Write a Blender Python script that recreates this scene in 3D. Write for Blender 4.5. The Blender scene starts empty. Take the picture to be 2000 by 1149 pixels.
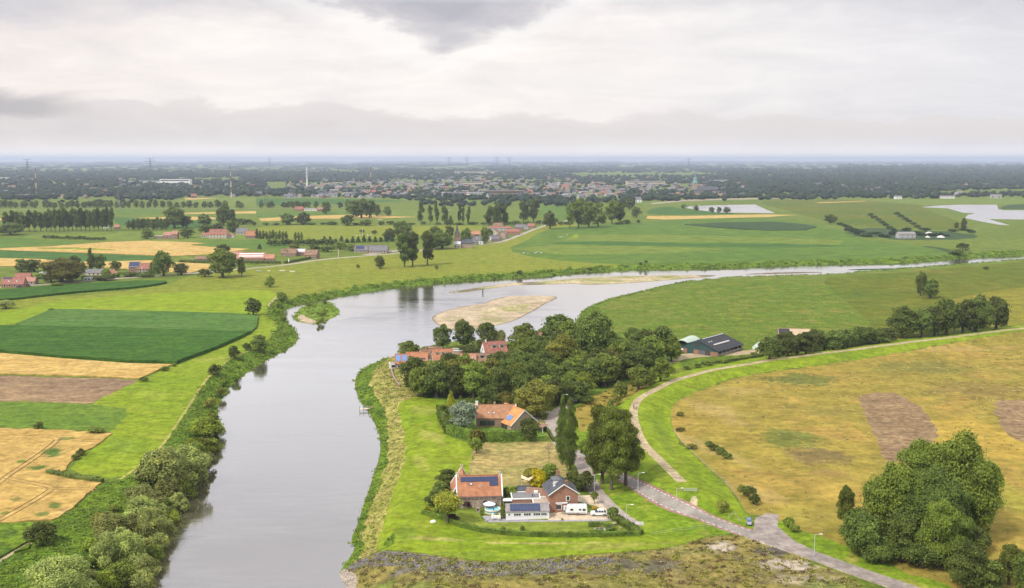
import bpy, bmesh, math, random
import numpy as np
from mathutils import Vector, Matrix
from mathutils.geometry import delaunay_2d_cdt
C = bpy.context.scene.collection
rng = np.random.default_rng(7)
random.seed(7)
R = math.radians
# ------------------------------------------------------------------ camera
F, U0, V0, VH, HC = 2000.0, 1000.0, 574.5, 312.0, 100.0
PITCH = math.atan((V0 - VH) / F); CP, SP = math.cos(PITCH), math.sin(PITCH)
cam = bpy.data.objects.new('camera', bpy.data.cameras.new('camera')); C.objects.link(cam)
cam.data.lens = 36.0; cam.data.sensor_width = 36.0
cam.data.clip_start = 1.0; cam.data.clip_end = 200000.0
cam.location = (0, 0, HC); cam.rotation_euler = (R(90) - PITCH, 0, 0)
bpy.context.scene.camera = cam

def G(u, v, z=0.0):
    """photo position -> ground point at height z (arrays or floats)"""
    u = np.asarray(u, float); v = np.asarray(v, float)
    xi = (u - U0) / F; yi = (V0 - v) / F
    dz = yi * CP - SP; dy = CP + yi * SP
    t = (z - HC) / dz
    return xi * t, dy * t
def scale_at(x, y, z):
    """photo pixels per metre at a point"""
    return F / (y * CP - (z - HC) * SP)

def chaikin(p, n, closed=True):
    p = np.asarray(p, float)
    for _ in range(n):
        q = np.roll(p, -1, 0) if closed else p[1:]
        a = p if closed else p[:-1]
        s = np.empty((2 * len(a), 2)); s[0::2] = .75 * a + .25 * q; s[1::2] = .25 * a + .75 * q
        if not closed: s = np.vstack([p[:1], s, p[-1:]])
        p = s
    return p
def dist_poly(P, poly, closed=True):
    P = np.asarray(P, float); out = np.full(len(P), 1e9)
    q = np.roll(poly, -1, 0) if closed else poly[1:]
    a = poly if closed else poly[:-1]
    for i in range(0, len(P), 4000):
        p = P[i:i + 4000, None, :]; d = (q - a)[None]; w = p - a[None]
        t = np.clip((w * d).sum(2) / np.maximum((d * d).sum(2), 1e-9), 0, 1)
        out[i:i + 4000] = np.sqrt((((w - t[..., None] * d)) ** 2).sum(2)).min(1)
    return out
def inside(P, poly):
    P = np.asarray(P, float); x, y = P[:, 0], P[:, 1]; c = np.zeros(len(P), bool)
    b = P.min(0), P.max(0)
    px, py = poly[:, 0], poly[:, 1]; qx, qy = np.roll(px, -1), np.roll(py, -1)
    m = (x >= px.min()) & (x <= px.max()) & (y >= py.min()) & (y <= py.max())
    if not m.any(): return c
    xs, ys = x[m], y[m]; cc = np.zeros(len(xs), bool)
    for i in range(len(px)):
        if py[i] == qy[i]: continue
        cond = (py[i] > ys) != (qy[i] > ys)
        cc ^= cond & (xs < (qx[i] - px[i]) * (ys - py[i]) / (qy[i] - py[i]) + px[i])
    c[m] = cc
    return c
def sm(t): t = np.clip(t, 0, 1); return t * t * (3 - 2 * t)

# ------------------------------------------------------------------ the river and the dike shape the land
ZW = -4.0
RIVER = [(230,1290),(255,1190),(275,1149),(300,1090),(325,1040),(345,1000),(385,950),(405,900),(420,860),(433,842),(424,800),(430,785),(444,767),(447,757),
 (467,740),(500,717),(525,702),(560,684),(581,667),(581,652),(572,640),(559,630),(554,615),(557,605),(582,595),(620,587),(675,577),(775,561),(875,552),(975,544),
 (1050,541),(1125,533),(1250,526),(1325,525),(1387,524),(1500,521),(1625,516),(1750,514),(1825,510),(1862,506),(1925,502),(2000,499),(2300,480),(2600,466),(2700,480),
 (2300,500),(2000,510),(1875,520),(1750,530),(1662,536),(1620,541),(1550,543),(1425,546),(1345,553),(1292,561),(1225,578),(1185,587),(1147,600),(1130,614),(1130,625),
 (1115,637),(1090,655),(1030,668),(960,672),(900,672),(855,676),(817,682),(775,696),(737,706),(707,720),(695,737),(692,755),(700,777),(707,792),(722,807),(735,835),
 (742,853),(743,886),(734,915),(720,958),(710,985),(699,1023),(684,1055),(694,1069),(685,1087),(669,1106),(661,1128),(694,1149),(730,1180),(790,1290)]
ISLE = [(572,620),(580,610),(587,600),(620,591),(650,590),(652,597),(666,606),(660,617),(640,626),(620,635),(595,632),(575,626)]
BAR = [(841,620),(862,610),(890,601),(950,592),(957,587),(987,579),(1000,578),(1100,577),(1067,592),(1050,604),(1025,617),(1000,629),(965,637),(925,645),(875,646),(850,632)]
BAR2 = [(868,572),(900,567),(945,560),(1000,553),(1037,551),(1075,548),(1150,542),(1225,539),(1375,537),(1410,539),(1325,546),(1275,550),(1225,554),(1175,556),(1150,557),(1120,554),(1075,556),(1040,557),(1000,558),(950,565),(905,572)]
BAR3 = [(1440,537),(1500,532),(1600,531),(1612,533),(1500,536)]
BAR4 = [(1645,528),(1680,525),(1785,524),(1790,525.5),(1690,528)]
DIKE = [(2600,585),(2300,615),(2000,640),(1750,672),(1625,688),(1497,706),(1425,717),(1362,729),(1312,746),(1270,767),(1245,782),(1236,802),(1239,825),(1253,864),(1282,891),(1309,918),(1336,947),(1352,962)]
def world(px, z, n=2, closed=True):
    p = chaikin(px, n, closed); x, y = G(p[:, 0], p[:, 1], z); return np.stack([x, y], 1)
def rough(p, amp, step, seed):
    """break a smooth shoreline into small irregular steps"""
    r = np.random.default_rng(seed); out = []
    q = np.roll(p, -1, 0)
    for a, b in zip(p, q):
        L = np.linalg.norm(b - a); n = int(max(1, min(40, L / step)))
        nrm = np.array([-(b - a)[1], (b - a)[0]]) / max(L, 1e-6)
        for k in range(n):
            o = 0 if k == 0 else r.normal(0, amp)
            out.append(a + (b - a) * k / n + nrm * o)
    return np.array(out)
wRIVER = rough(world(RIVER, ZW, 1), .5, 6, 1)
wISL = [rough(world(p, ZW, 2), .9, 5, 5 + i) for i, p in enumerate((ISLE, BAR, BAR2, BAR3, BAR4))]
wDIKE = world(DIKE, 2.5, 2, False)
def height(P):
    P = np.asarray(P, float)
    z = 2.5 * sm(1 - (dist_poly(P, wDIKE, False) - 3) / 11)
    near = sm((900 - P[:, 1]) / 500)
    z += near * .3 * (np.sin(P[:, 0] * .05 + 1.3) * np.sin(P[:, 1] * .041) + .5 * np.sin(P[:, 0] * .13 + P[:, 1] * .11))
    d = dist_poly(P, wRIVER); ins = inside(P, wRIVER)
    k = sm((d - .5) / 13)
    z = ZW + (z - ZW) * (.05 + .95 * k)
    z = np.where(ins, ZW, np.where(d < .05, ZW, z))
    for w in wISL:
        m = inside(P, w)
        if m.any(): z[m] = ZW + np.minimum(.8, .12 * dist_poly(P[m], w))
    return z
def Pm(uv):
    """photo positions -> points on the land"""
    uv = np.asarray(uv, float).reshape(-1, 2); z = np.zeros(len(uv))
    for _ in range(4):
        x, y = G(uv[:, 0], uv[:, 1], z); z = .5 * z + .5 * height(np.stack([x, y], 1))
    x, y = G(uv[:, 0], uv[:, 1], z)
    return np.stack([x, y, height(np.stack([x, y], 1))], 1)
def P1(u, v): return Vector(Pm([(u, v)])[0])

# ------------------------------------------------------------------ materials
MATS = {}
def new_mat(name):
    m = bpy.data.materials.new(name); m.use_nodes = True; nt = m.node_tree; nt.nodes.clear()
    out = nt.nodes.new('ShaderNodeOutputMaterial'); b = nt.nodes.new('ShaderNodeBsdfPrincipled')
    nt.links.new(b.outputs[0], out.inputs[0]); MATS[name] = m
    return m, nt, b, out
def noise(nt, vec, scale, detail=4, rough=.6, dist=0):
    n = nt.nodes.new('ShaderNodeTexNoise'); n.inputs['Scale'].default_value = scale; n.inputs['Detail'].default_value = detail
    n.inputs['Roughness'].default_value = rough; n.inputs['Distortion'].default_value = dist
    nt.links.new(vec, n.inputs['Vector']); return n.outputs['Fac']
def ramp(nt, fac, stops):
    r = nt.nodes.new('ShaderNodeValToRGB'); e = r.color_ramp.elements
    while len(e) < len(stops): e.new(.5)
    for el, (p, c) in zip(e, stops):
        el.position = p; el.color = (*c, 1) if not isinstance(c, (int, float)) else (c, c, c, 1)
    nt.links.new(fac, r.inputs[0]); return r.outputs[0]
def mix(nt, fac, a, b, mode='MIX'):
    n = nt.nodes.new('ShaderNodeMix'); n.data_type = 'RGBA'; n.blend_type = mode
    for s, val in ((n.inputs[0], fac), (n.inputs[6], a), (n.inputs[7], b)):
        if isinstance(val, bpy.types.NodeSocket): nt.links.new(val, s)
        elif isinstance(val, (int, float)): s.default_value = val
        else: s.default_value = (*val, 1)
    return n.outputs[2]
def mth(nt, op, a, b=None, clamp=False):
    n = nt.nodes.new('ShaderNodeMath'); n.operation = op; n.use_clamp = clamp
    for s, val in ((n.inputs[0], a), (n.inputs[1], b)):
        if val is None: continue
        if isinstance(val, bpy.types.NodeSocket): nt.links.new(val, s)
        else: s.default_value = val
    return n.outputs[0]
def vmap(nt, vec, rot=0, scale=(1, 1, 1)):
    n = nt.nodes.new('ShaderNodeMapping'); n.inputs['Rotation'].default_value = (0, 0, rot); n.inputs['Scale'].default_value = scale
    nt.links.new(vec, n.inputs['Vector']); return n.outputs[0]
def position(nt): return nt.nodes.new('ShaderNodeNewGeometry').outputs['Position']
def objco(nt): return nt.nodes.new('ShaderNodeTexCoord').outputs['Object']
def bump(nt, b, h, dist, strength=.6):
    n = nt.nodes.new('ShaderNodeBump'); n.inputs['Strength'].default_value = strength; n.inputs['Distance'].default_value = dist
    nt.links.new(h, n.inputs['Height']); nt.links.new(n.outputs[0], b.inputs['Normal'])
def sc(c, k): return tuple(x * k for x in c)

def P2(u, v): x, y = G(u, v, 0.5); return float(x), float(y)
def patches(nt, p, col, items):
    wob = noise(nt, p, .07, 5, .65, .5); wob2 = noise(nt, p, .35, 4, .7)
    for (u, v, wpx, hpx, rot, c, amt) in items:
        x, y = P2(u, v); s_ = F / (y * CP + HC * SP); dpx = s_ * HC / math.hypot(y, HC)
        mp = nt.nodes.new('ShaderNodeMapping'); mp.vector_type = 'TEXTURE'; mp.inputs['Location'].default_value = (x, y, 0); mp.inputs['Rotation'].default_value = (0, 0, rot)
        mp.inputs['Scale'].default_value = (wpx / 2 / s_, hpx / 2 / dpx, 1e6); nt.links.new(p, mp.inputs['Vector'])
        ln = nt.nodes.new('ShaderNodeVectorMath'); ln.operation = 'LENGTH'; nt.links.new(mp.outputs[0], ln.inputs[0])
        d = mth(nt, 'ADD', ln.outputs['Value'], mth(nt, 'ADD', mth(nt, 'MULTIPLY', mth(nt, 'SUBTRACT', wob, .5), 2.6), mth(nt, 'MULTIPLY', mth(nt, 'SUBTRACT', wob2, .5), 1.2)))
        col = mix(nt, mth(nt, 'MULTIPLY', ramp(nt, d, [(.55, 1.), (1., 0.)]), amt), col, c)
    return col
def land(name, c1, c2, c3=None, big=.012, mid=.09, fine=.5, streak=None, streak_amt=.35, bump_d=.4, rough=.9, patch=.62, contrast=.45, extra=(), wet=False):
    """open ground: broad drift between two colours, patches of a third, fine speckle, optional mown or sown streaks"""
    m, nt, b, out = new_mat(name); p = position(nt)
    col = mix(nt, ramp(nt, noise(nt, p, big, 3, .55, .6), [(.36, 0.), (.64, 1.)]), c1, c2)
    if c3: col = mix(nt, ramp(nt, noise(nt, p, mid, 5, .65, .8), [(patch - .07, 0.), (patch + .1, 1.)]), col, c3)
    if streak is not None:
        sv = vmap(nt, p, streak, (.012, .42, 1))
        s = noise(nt, sv, 1.0, 4, .7)
        col = mix(nt, mth(nt, 'MULTIPLY', ramp(nt, s, [(.38, 0.), (.66, 1.)]), streak_amt), col, sc(c1, .55))
    if extra: col = patches(nt, p, col, extra)
    if wet:
        sp = nt.nodes.new('ShaderNodeSeparateXYZ'); nt.links.new(p, sp.inputs[0])
        col = mix(nt, ramp(nt, mth(nt, 'ADD', mth(nt, 'MULTIPLY', mth(nt, 'ADD', sp.outputs[2], 4.0), 2.2), mth(nt, 'MULTIPLY', noise(nt, p, .15, 4, .6), .25)), [(.12, 0.), (.62, 1.)]), sc(c1, .45), col)
    f1 = noise(nt, p, fine, 5, .7)
    f2 = noise(nt, p, mid * 2.4, 4, .6); f3 = noise(nt, vmap(nt, p, .3, (.10, .2, 1)), 1.0, 5, .7, .4)
    col = mix(nt, 1.0, col, ramp(nt, f1, [(.28, (1 - 1.1 * contrast,) * 3), (.5, (1., 1., 1.)), (.74, (1 + 1.0 * contrast, 1 + .9 * contrast, 1 + .9 * contrast))]), 'MULTIPLY')
    col = mix(nt, 1.0, col, ramp(nt, f2, [(.3, .72), (.7, 1.22)]), 'MULTIPLY')
    col = mix(nt, 1.0, col, ramp(nt, f3, [(.3, 1 - .45 * contrast), (.7, 1 + .45 * contrast)]), 'MULTIPLY')
    nt.links.new(col, b.inputs['Base Color']); b.inputs['Roughness'].default_value = rough; b.inputs['Specular IOR Level'].default_value = .08
    if bump_d: bump(nt, b, f1, bump_d, .7)
    return m
def plain(name, c, rough=.7, var=.25, scale=1.5, spec=.3, metal=0.0, obj=True):
    m, nt, b, out = new_mat(name); p = objco(nt) if obj else position(nt)
    n = noise(nt, p, scale, 5, .65)
    nt.links.new(ramp(nt, n, [(.25, sc(c, 1 - var)), (.75, sc(c, 1 + var))]), b.inputs['Base Color'])
    b.inputs['Roughness'].default_value = rough; b.inputs['Specular IOR Level'].default_value = spec; b.inputs['Metallic'].default_value = metal
    return m
def leafmat(name, c, hue=.013, val=.34, trans=.3):
    if name in ('leaf_dry', 'leaf_lime', 'leaf_yellow', 'leaf_orange', 'leaf_cream'): hue, val = .002, .1
    else: c = (c[0] * 1.32, c[1] * 1.2, c[2] * .95)
    m, nt, b, out = new_mat(name)
    oi = nt.nodes.new('ShaderNodeObjectInfo'); p = objco(nt)
    n = noise(nt, position(nt), .35, 3, .6); n2 = noise(nt, position(nt), 1.7, 2, .6)
    col = ramp(nt, n, [(.3, sc(c, .62)), (.5, c), (.7, (c[0] * 1.5, c[1] * 1.4, c[2] * 1.2))])
    col = mix(nt, 1.0, col, ramp(nt, n2, [(.3, .7), (.7, 1.3)]), 'MULTIPLY')
    h = nt.nodes.new('ShaderNodeHueSaturation'); nt.links.new(col, h.inputs['Color'])
    nt.links.new(mth(nt, 'ADD', mth(nt, 'MULTIPLY', oi.outputs['Random'], 2 * hue), .5 - hue), h.inputs['Hue'])
    nt.links.new(mth(nt, 'ADD', mth(nt, 'MULTIPLY', oi.outputs['Random'], 2 * val), 1 - val), h.inputs['Value'])
    nt.links.new(h.outputs[0], b.inputs['Base Color']); b.inputs['Roughness'].default_value = .65; b.inputs['Specular IOR Level'].default_value = .2
    t = nt.nodes.new('ShaderNodeBsdfTranslucent'); nt.links.new(h.outputs[0], t.inputs['Color'])
    x = nt.nodes.new('ShaderNodeMixShader'); x.inputs[0].default_value = trans
    nt.links.new(b.outputs[0], x.inputs[1]); nt.links.new(t.outputs[0], x.inputs[2]); nt.links.new(x.outputs[0], out.inputs[0])
    return m
def roofmat(name, c, row=.32):
    m, nt, b, out = new_mat(name); p = objco(nt)
    n = noise(nt, p, .7, 5, .7); n2 = noise(nt, p, 6, 3, .6)
    col = ramp(nt, n, [(.28, sc(c, .62)), (.5, c), (.72, (c[0] * 1.25, c[1] * 1.3, c[2] * 1.4))])
    col = mix(nt, 1.0, col, ramp(nt, n2, [(.3, .75), (.7, 1.2)]), 'MULTIPLY')
    w = nt.nodes.new('ShaderNodeTexWave'); w.bands_direction = 'Z'; w.inputs['Scale'].default_value = .32 / row; w.inputs['Distortion'].default_value = .3
    nt.links.new(p, w.inputs['Vector'])
    col = mix(nt, .25, col, mix(nt, 1.0, col, ramp(nt, w.outputs['Fac'], [(.0, .5), (.6, 1.1)]), 'MULTIPLY'))
    nt.links.new(col, b.inputs['Base Color']); b.inputs['Roughness'].default_value = .75; b.inputs['Specular IOR Level'].default_value = .25
    bump(nt, b, w.outputs['Fac'], .05, .5)
    return m
def brickmat(name, c, c2, mortar, scale=1.0):
    m, nt, b, out = new_mat(name); p = objco(nt)
    w = nt.nodes.new('ShaderNodeTexBrick'); w.inputs['Scale'].default_value = 2.0 * scale
    w.inputs['Color1'].default_value = (*c, 1); w.inputs['Color2'].default_value = (*c2, 1); w.inputs['Mortar'].default_value = (*mortar, 1)
    w.inputs['Mortar Size'].default_value = .018; w.inputs['Row Height'].default_value = .16; w.inputs['Brick Width'].default_value = .5
    cx = nt.nodes.new('ShaderNodeCombineXYZ'); s = nt.nodes.new('ShaderNodeSeparateXYZ'); nt.links.new(p, s.inputs[0])
    nt.links.new(mth(nt, 'ADD', s.outputs[0], s.outputs[1]), cx.inputs[0]); nt.links.new(s.outputs[2], cx.inputs[1]); nt.links.new(cx.outputs[0], w.inputs['Vector'])
    col = mix(nt, 1.0, w.outputs[0], ramp(nt, noise(nt, p, 1.2, 5, .7), [(.25, .62), (.75, 1.3)]), 'MULTIPLY')
    nt.links.new(col, b.inputs['Base Color']); b.inputs['Roughness'].default_value = .85; b.inputs['Specular IOR Level'].default_value = .15
    return m

M = {}
M['ground'] = land('ground_grass', (.10,.14,.017), (.12,.155,.021), (.18,.165,.035), big=.006, mid=.03, streak=.4, streak_amt=.2, bump_d=.3)
M['meadow'] = land('meadow_grass', (.155,.185,.016), (.18,.195,.02), (.225,.195,.035), big=.01, mid=.05, streak=-.2, streak_amt=.25)
M['bright'] = land('mown_grass', (.148,.210,.011), (.182,.23,.014), (.25,.24,.035), big=.02, mid=.08, streak=1.1, streak_amt=.2, bump_d=.15, patch=.64, contrast=.38,
 extra=[(845,850,40,50,.4,(.27,.255,.06),.6),(820,900,30,40,.2,(.27,.255,.06),.5),(870,1050,160,9,-.1,(.30,.26,.08),.7),(1060,1055,260,6,0,(.30,.26,.08),.7),(1200,1062,220,14,.05,(.24,.23,.05),.6),(900,1080,200,12,0,(.13,.17,.02),.6),(790,1040,50,40,0,(.12,.17,.02),.5),(860,960,60,30,.5,(.13,.18,.02),.5),(830,800,60,20,0,(.24,.235,.05),.5),(1290,850,30,90,0,(.12,.18,.02),.4),(1290,930,40,40,0,(.13,.18,.02),.5),(240,870,60,50,.6,(.13,.19,.02),.5),(300,770,60,40,.6,(.21,.24,.03),.5),(420,700,80,12,.5,(.25,.25,.05),.5)])
M['bright2'] = land('mown_meadow_grass', (.16,.225,.009), (.19,.245,.011), (.225,.225,.025), big=.015, mid=.05, streak=.1, streak_amt=.2, bump_d=.15, contrast=.3)
M['verge'] = land('verge_grass', (.115,.185,.010), (.15,.21,.013), (.27,.235,.05), big=.03, mid=.12, bump_d=.3)
M['lawn'] = land('lawn_grass', (.135,.185,.02), (.175,.205,.03), None, big=.05, mid=.15, streak=0, streak_amt=.2, bump_d=.08, contrast=.25)
M['maize'] = land('maize_crop', (.042,.105,.012), (.055,.12,.014), None, big=.02, mid=.08, streak=.06, streak_amt=.85, bump_d=.6, contrast=.4)
M['maize2'] = land('young_maize_crop', (.07,.145,.025), (.085,.155,.03), None, big=.02, mid=.08, streak=.05, streak_amt=.7, bump_d=.4, contrast=.35)
M['wheat'] = land('ripe_wheat', (.42,.28,.085), (.46,.32,.11), (.34,.215,.06), big=.02, mid=.06, streak=.35, streak_amt=.28, bump_d=.2, contrast=.35, patch=.6)
M['wheatweed'] = land('weedy_ripe_wheat', (.42,.28,.085), (.39,.255,.075), (.31,.20,.055), big=.03, mid=.09, fine=.5, streak=.75, streak_amt=.3, bump_d=.3, contrast=.32, patch=.57,
 extra=[(105,880,52,24,.6,(.07,.12,.02),1),(72,914,46,16,.3,(.08,.125,.02),.95),(108,985,26,14,.5,(.08,.125,.02),.9),(80,1003,34,9,.3,(.10,.14,.03),.85),(44,900,22,9,0,(.09,.13,.02),.9),(30,975,34,10,0,(.14,.16,.04),.8),(130,855,30,6,0,(.10,.14,.03),.8),(10,1000,24,12,0,(.08,.12,.02),.8),(150,900,30,14,.4,(.36,.27,.12),.6),(130,1000,40,12,0,(.30,.22,.09),.6)])
M['stubble'] = land('stubble_soil', (.22,.145,.085), (.27,.18,.095), (.33,.235,.12), big=.02, mid=.07, streak=.1, streak_amt=.6, bump_d=.2, contrast=.45)
M['rgreen'] = land('rough_green', (.115,.175,.02), (.09,.155,.018), (.14,.19,.03), big=.03, mid=.1, streak=.1, streak_amt=.3)
M['bank'] = land('bank_plants', (.10,.165,.012), (.13,.19,.016), (.055,.10,.012), big=.04, mid=.16, fine=.8, bump_d=.9, contrast=.55, patch=.52)
M['drybank'] = land('dry_bank_grass', (.30,.27,.075), (.21,.22,.04), (.36,.295,.10), big=.04, mid=.14, fine=.8, bump_d=.6, contrast=.5, patch=.55)
M['golden'] = land('dry_golden_grass', (.255,.19,.036), (.215,.18,.03), (.31,.20,.048), big=.013, mid=.04, fine=.35, streak=.15, streak_amt=.25, bump_d=.3, contrast=.33, patch=.58,
 extra=[(1560,740,180,24,.05,(.10,.115,.025),.85),(1540,850,120,50,.5,(.12,.135,.025),.9),(1600,890,130,34,.1,(.16,.115,.045),.8),(1620,800,200,30,.1,(.20,.165,.035),.7),(1800,715,260,30,.1,(.14,.13,.03),.7),(1900,760,220,40,.1,(.17,.12,.035),.7),(1400,800,90,60,.4,(.30,.22,.07),.8),(1380,870,60,90,.4,(.31,.23,.07),.8),(1650,960,160,60,.2,(.31,.215,.045),.9),(1580,1000,120,70,.3,(.24,.20,.035),.8),(1900,850,240,120,.1,(.33,.225,.04),.9),(1960,960,120,140,0,(.22,.20,.03),.8),(1960,1060,140,80,0,(.30,.21,.04),.8),(1480,960,70,80,.5,(.32,.23,.07),.8),(1450,760,100,24,.2,(.28,.215,.06),.7),(1850,680,300,14,.1,(.32,.22,.07),.7),(1620,920,90,20,.1,(.27,.17,.06),.6),(1760,840,150,110,0,(.235,.165,.09),.0)])
M['golden2'] = land('tall_yellow_grass', (.33,.225,.026), (.29,.215,.024), (.22,.2,.02), big=.012, mid=.05, fine=.8, streak=.1, streak_amt=.15, bump_d=.4, contrast=.3, patch=.62)
M['olive'] = land('olive_pasture', (.075,.115,.008), (.12,.125,.01), (.16,.14,.02), big=.006, mid=.03, fine=.5, streak=.1, streak_amt=.3, bump_d=.5)
M['olive2'] = land('yellowing_pasture', (.16,.155,.016), (.19,.17,.02), (.23,.18,.028), big=.008, mid=.04, streak=.1, streak_amt=.25, bump_d=.4)
M['pasture'] = land('river_pasture', (.09,.14,.011), (.11,.15,.013), (.17,.165,.03), big=.008, mid=.06, fine=.55, streak=.15, streak_amt=.25, bump_d=.6, contrast=.5, patch=.57)
M['gstripA'] = land('green_strip', (.08,.14,.018), (.095,.15,.02), None, big=.006, mid=.02, streak=.02, streak_amt=.3, bump_d=.2)
M['gstripB'] = land('light_green_strip', (.12,.165,.022), (.135,.175,.026), None, big=.006, mid=.02, streak=.02, streak_amt=.25, bump_d=.2)
M['gstripC'] = land('deep_green_strip', (.05,.11,.018), (.055,.115,.02), None, big=.006, mid=.02, streak=.02, streak_amt=.25, bump_d=.2)
M['dkcrop'] = land('dark_crop', (.034,.06,.02), (.045,.072,.024), None, big=.01, mid=.03, bump_d=.5)
M['hay'] = land('cut_hay', (.31,.23,.085), (.27,.225,.075), (.19,.2,.05), big=.03, mid=.12, streak=1.35, streak_amt=.35, bump_d=.2, patch=.6)
M['tilled'] = land('tilled_soil', (.205,.135,.07), (.24,.16,.085), (.29,.20,.10), big=.03, mid=.16, fine=.5, streak=1.1, streak_amt=.5, bump_d=.4, contrast=.5, patch=.55)
M['sand'] = land('river_sand', (.34,.265,.175), (.385,.305,.205), (.27,.215,.13), big=.02, mid=.06, bump_d=.1, contrast=.3, wet=True, extra=[(1000,595,90,14,.1,(.25,.23,.09),.8),(920,625,90,20,0,(.36,.27,.17),.8),(890,612,60,10,0,(.27,.23,.12),.6),(1050,585,70,10,0,(.33,.26,.15),.7),(960,612,70,14,.1,(.22,.21,.08),.7)])
M['sandgreen'] = land('sand_with_grass', (.33,.28,.16), (.22,.22,.07), (.40,.32,.2), big=.03, mid=.05, bump_d=.3, patch=.5, wet=True)
M['islegreen'] = land('island_plants', (.12,.19,.02), (.16,.21,.03), (.07,.11,.02), big=.05, mid=.15, bump_d=.5, patch=.6)
M['track'] = land('trodden_track', (.33,.25,.15), (.36,.285,.18), (.24,.22,.08), big=.05, mid=.2, bump_d=.05, contrast=.3, patch=.62)
M['rubble'] = land('rubble_slope', (.105,.092,.082), (.135,.118,.105), (.19,.155,.07), big=.05, mid=.12, fine=.6, bump_d=.6, contrast=.6, patch=.56)
M['roughdry'] = land('rough_dry_plants', (.20,.16,.045), (.155,.145,.035), (.10,.085,.045), big=.03, mid=.11, fine=.5, bump_d=.6, contrast=.45, patch=.57,
 extra=[(1410,1066,80,26,0,(.36,.30,.24),.95),(1540,1102,120,26,.1,(.36,.30,.24),.95),(1560,1130,160,30,.1,(.27,.22,.15),.8),(1500,1072,90,20,.2,(.09,.08,.07),.9),(1250,1100,220,26,0,(.10,.09,.075),.7),(1030,1110,240,22,0,(.11,.10,.09),.85),(860,1105,180,20,0,(.11,.10,.095),.8),(720,1130,110,30,0,(.13,.165,.03),.8),(800,1140,130,24,0,(.12,.15,.03),.7),(1350,1130,200,30,0,(.19,.145,.05),.7),(1620,1140,120,26,0,(.13,.16,.035),.8),(1330,1075,110,24,0,(.21,.19,.06),.7),(1000,1140,260,20,0,(.22,.175,.045),.7)])
M['palesoil'] = land('pale_gravel', (.34,.28,.22), (.29,.23,.17), (.17,.14,.10), big=.06, mid=.2, fine=1.3, bump_d=.4, contrast=.5, patch=.6)
M['asphalt'] = land('road_asphalt', (.225,.20,.175), (.26,.23,.20), None, big=.02, mid=.1, fine=2, bump_d=0, contrast=.2)
M['asphalt2'] = land('worn_asphalt', (.235,.20,.175), (.27,.225,.20), None, big=.03, mid=.1, fine=.5, bump_d=0, contrast=.3)
M['redlane'] = land('red_asphalt', (.245,.14,.115), (.27,.16,.13), None, big=.05, mid=.2, fine=2, bump_d=0, contrast=.25)
M['lane'] = land('lane_paving', (.30,.25,.215), (.34,.285,.245), None, big=.05, mid=.2, fine=2, bump_d=0, contrast=.25)
M['drive'] = land('sand_paving', (.47,.37,.26), (.52,.42,.30), None, big=.08, mid=.3, fine=2.5, bump_d=0, contrast=.2)
M['patio'] = land('grey_paving', (.27,.25,.27), (.31,.29,.31), None, big=.1, mid=.4, fine=3, bump_d=0, contrast=.2)
M['white'] = plain('road_paint', (.56,.53,.50), .6, .1)
# ------------------------------------------------------------------ the land: one sheet, divided at the edges of fields, roads and water
def ribbon(px, w, n=2, off=0.0):
    """strip w metres wide along a line of photo positions"""
    p = chaikin(px, n, False); p = Pm(p)[:, :2]
    return ribbon_w(p, w, off)
def ribbon_w(p, w, off=0.0):
    t = np.gradient(p, axis=0); t /= np.linalg.norm(t, axis=1)[:, None]; nn = np.stack([-t[:, 1], t[:, 0]], 1)
    return np.vstack([p + nn * (off + w / 2), (p + nn * (off - w / 2))[::-1]])
NAT = ('bright', 'bright2', 'verge', 'golden', 'golden2', 'rgreen', 'tilled', 'bank', 'drybank', 'roughdry', 'rubble', 'palesoil', 'hay', 'meadow', 'wheatweed', 'stubble', 'track')
REG = []   # name, material key, polygon, raise
def reg(name, mat, px, n=0, up=0.0, w=None):
    poly = w if w is not None else Pm(chaikin(px, n))[:, :2]
    if w is None and mat in NAT and poly[:, 1].max() < 900 or name in ('rubble_slope',): poly = rough(poly, .7 if name != 'rubble_slope' else 1.6, 3.5, len(REG))
    REG.append((name, mat, poly, up))
# --- wide tracts
reg('meadow', 'meadow', [(-700,592),(100,584),(320,560),(370,538),(500,524),(625,505),(712,499),(775,494),(862,484),(970,474),(1000,465),(1060,441),(1107,431),(1140,445),(1050,470),(1000,486),(1100,500),(1250,520),(1060,540),(880,551),(780,559),(680,575),(580,594),(540,575),(300,590),(100,610),(-700,660)], 1)
reg('bright_meadow', 'bright2', [(-300,640),(0,612),(100,589),(250,576),(400,568),(520,566),(545,575),(530,590),(505,620),(490,618),(130,606),(80,614),(32,634),(-100,648)], 1)
reg('pasture', 'pasture', [(1100,640),(1147,600),(1185,587),(1225,579),(1345,556),(1425,548),(1550,546),(1620,548),(1640,575),(1690,620),(1740,660),(1640,690),(1497,702),(1400,714),(1320,728),(1280,752),(1200,790),(1150,775),(1050,720),(1080,660)], 1)
reg('pasture', 'olive', [(1600,545),(1662,538),(1750,533),(1875,522),(2000,512),(2600,480),(2900,520),(2600,600),(2000,640),(1750,672),(1720,660),(1690,620),(1640,580)], 1)
reg('pasture', 'olive2', [(1830,592),(1900,575),(2000,560),(2300,545),(2600,540),(2600,580),(2000,636),(1900,640),(1960,610)], 2)
reg('golden_field', 'golden', [(2600,592),(2300,622),(2000,645),(1875,668),(1750,691),(1625,711),(1550,721),(1497,727),(1425,742),(1362,764),(1325,782),(1310,795),(1310,822),(1316,842),(1333,867),(1360,894),(1393,923),(1424,953),(1446,980),(1460,1007),(1500,1005),(1560,1058),(1680,1110),(1806,1152),(2050,1250),(3000,1250),(3000,700)], 1)
reg('verge', 'verge', [(1500,1000),(1540,1030),(1640,1060),(1700,1090),(1900,1160),(1800,1160),(1680,1112),(1590,1080),(1540,1055)], 1)
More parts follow.
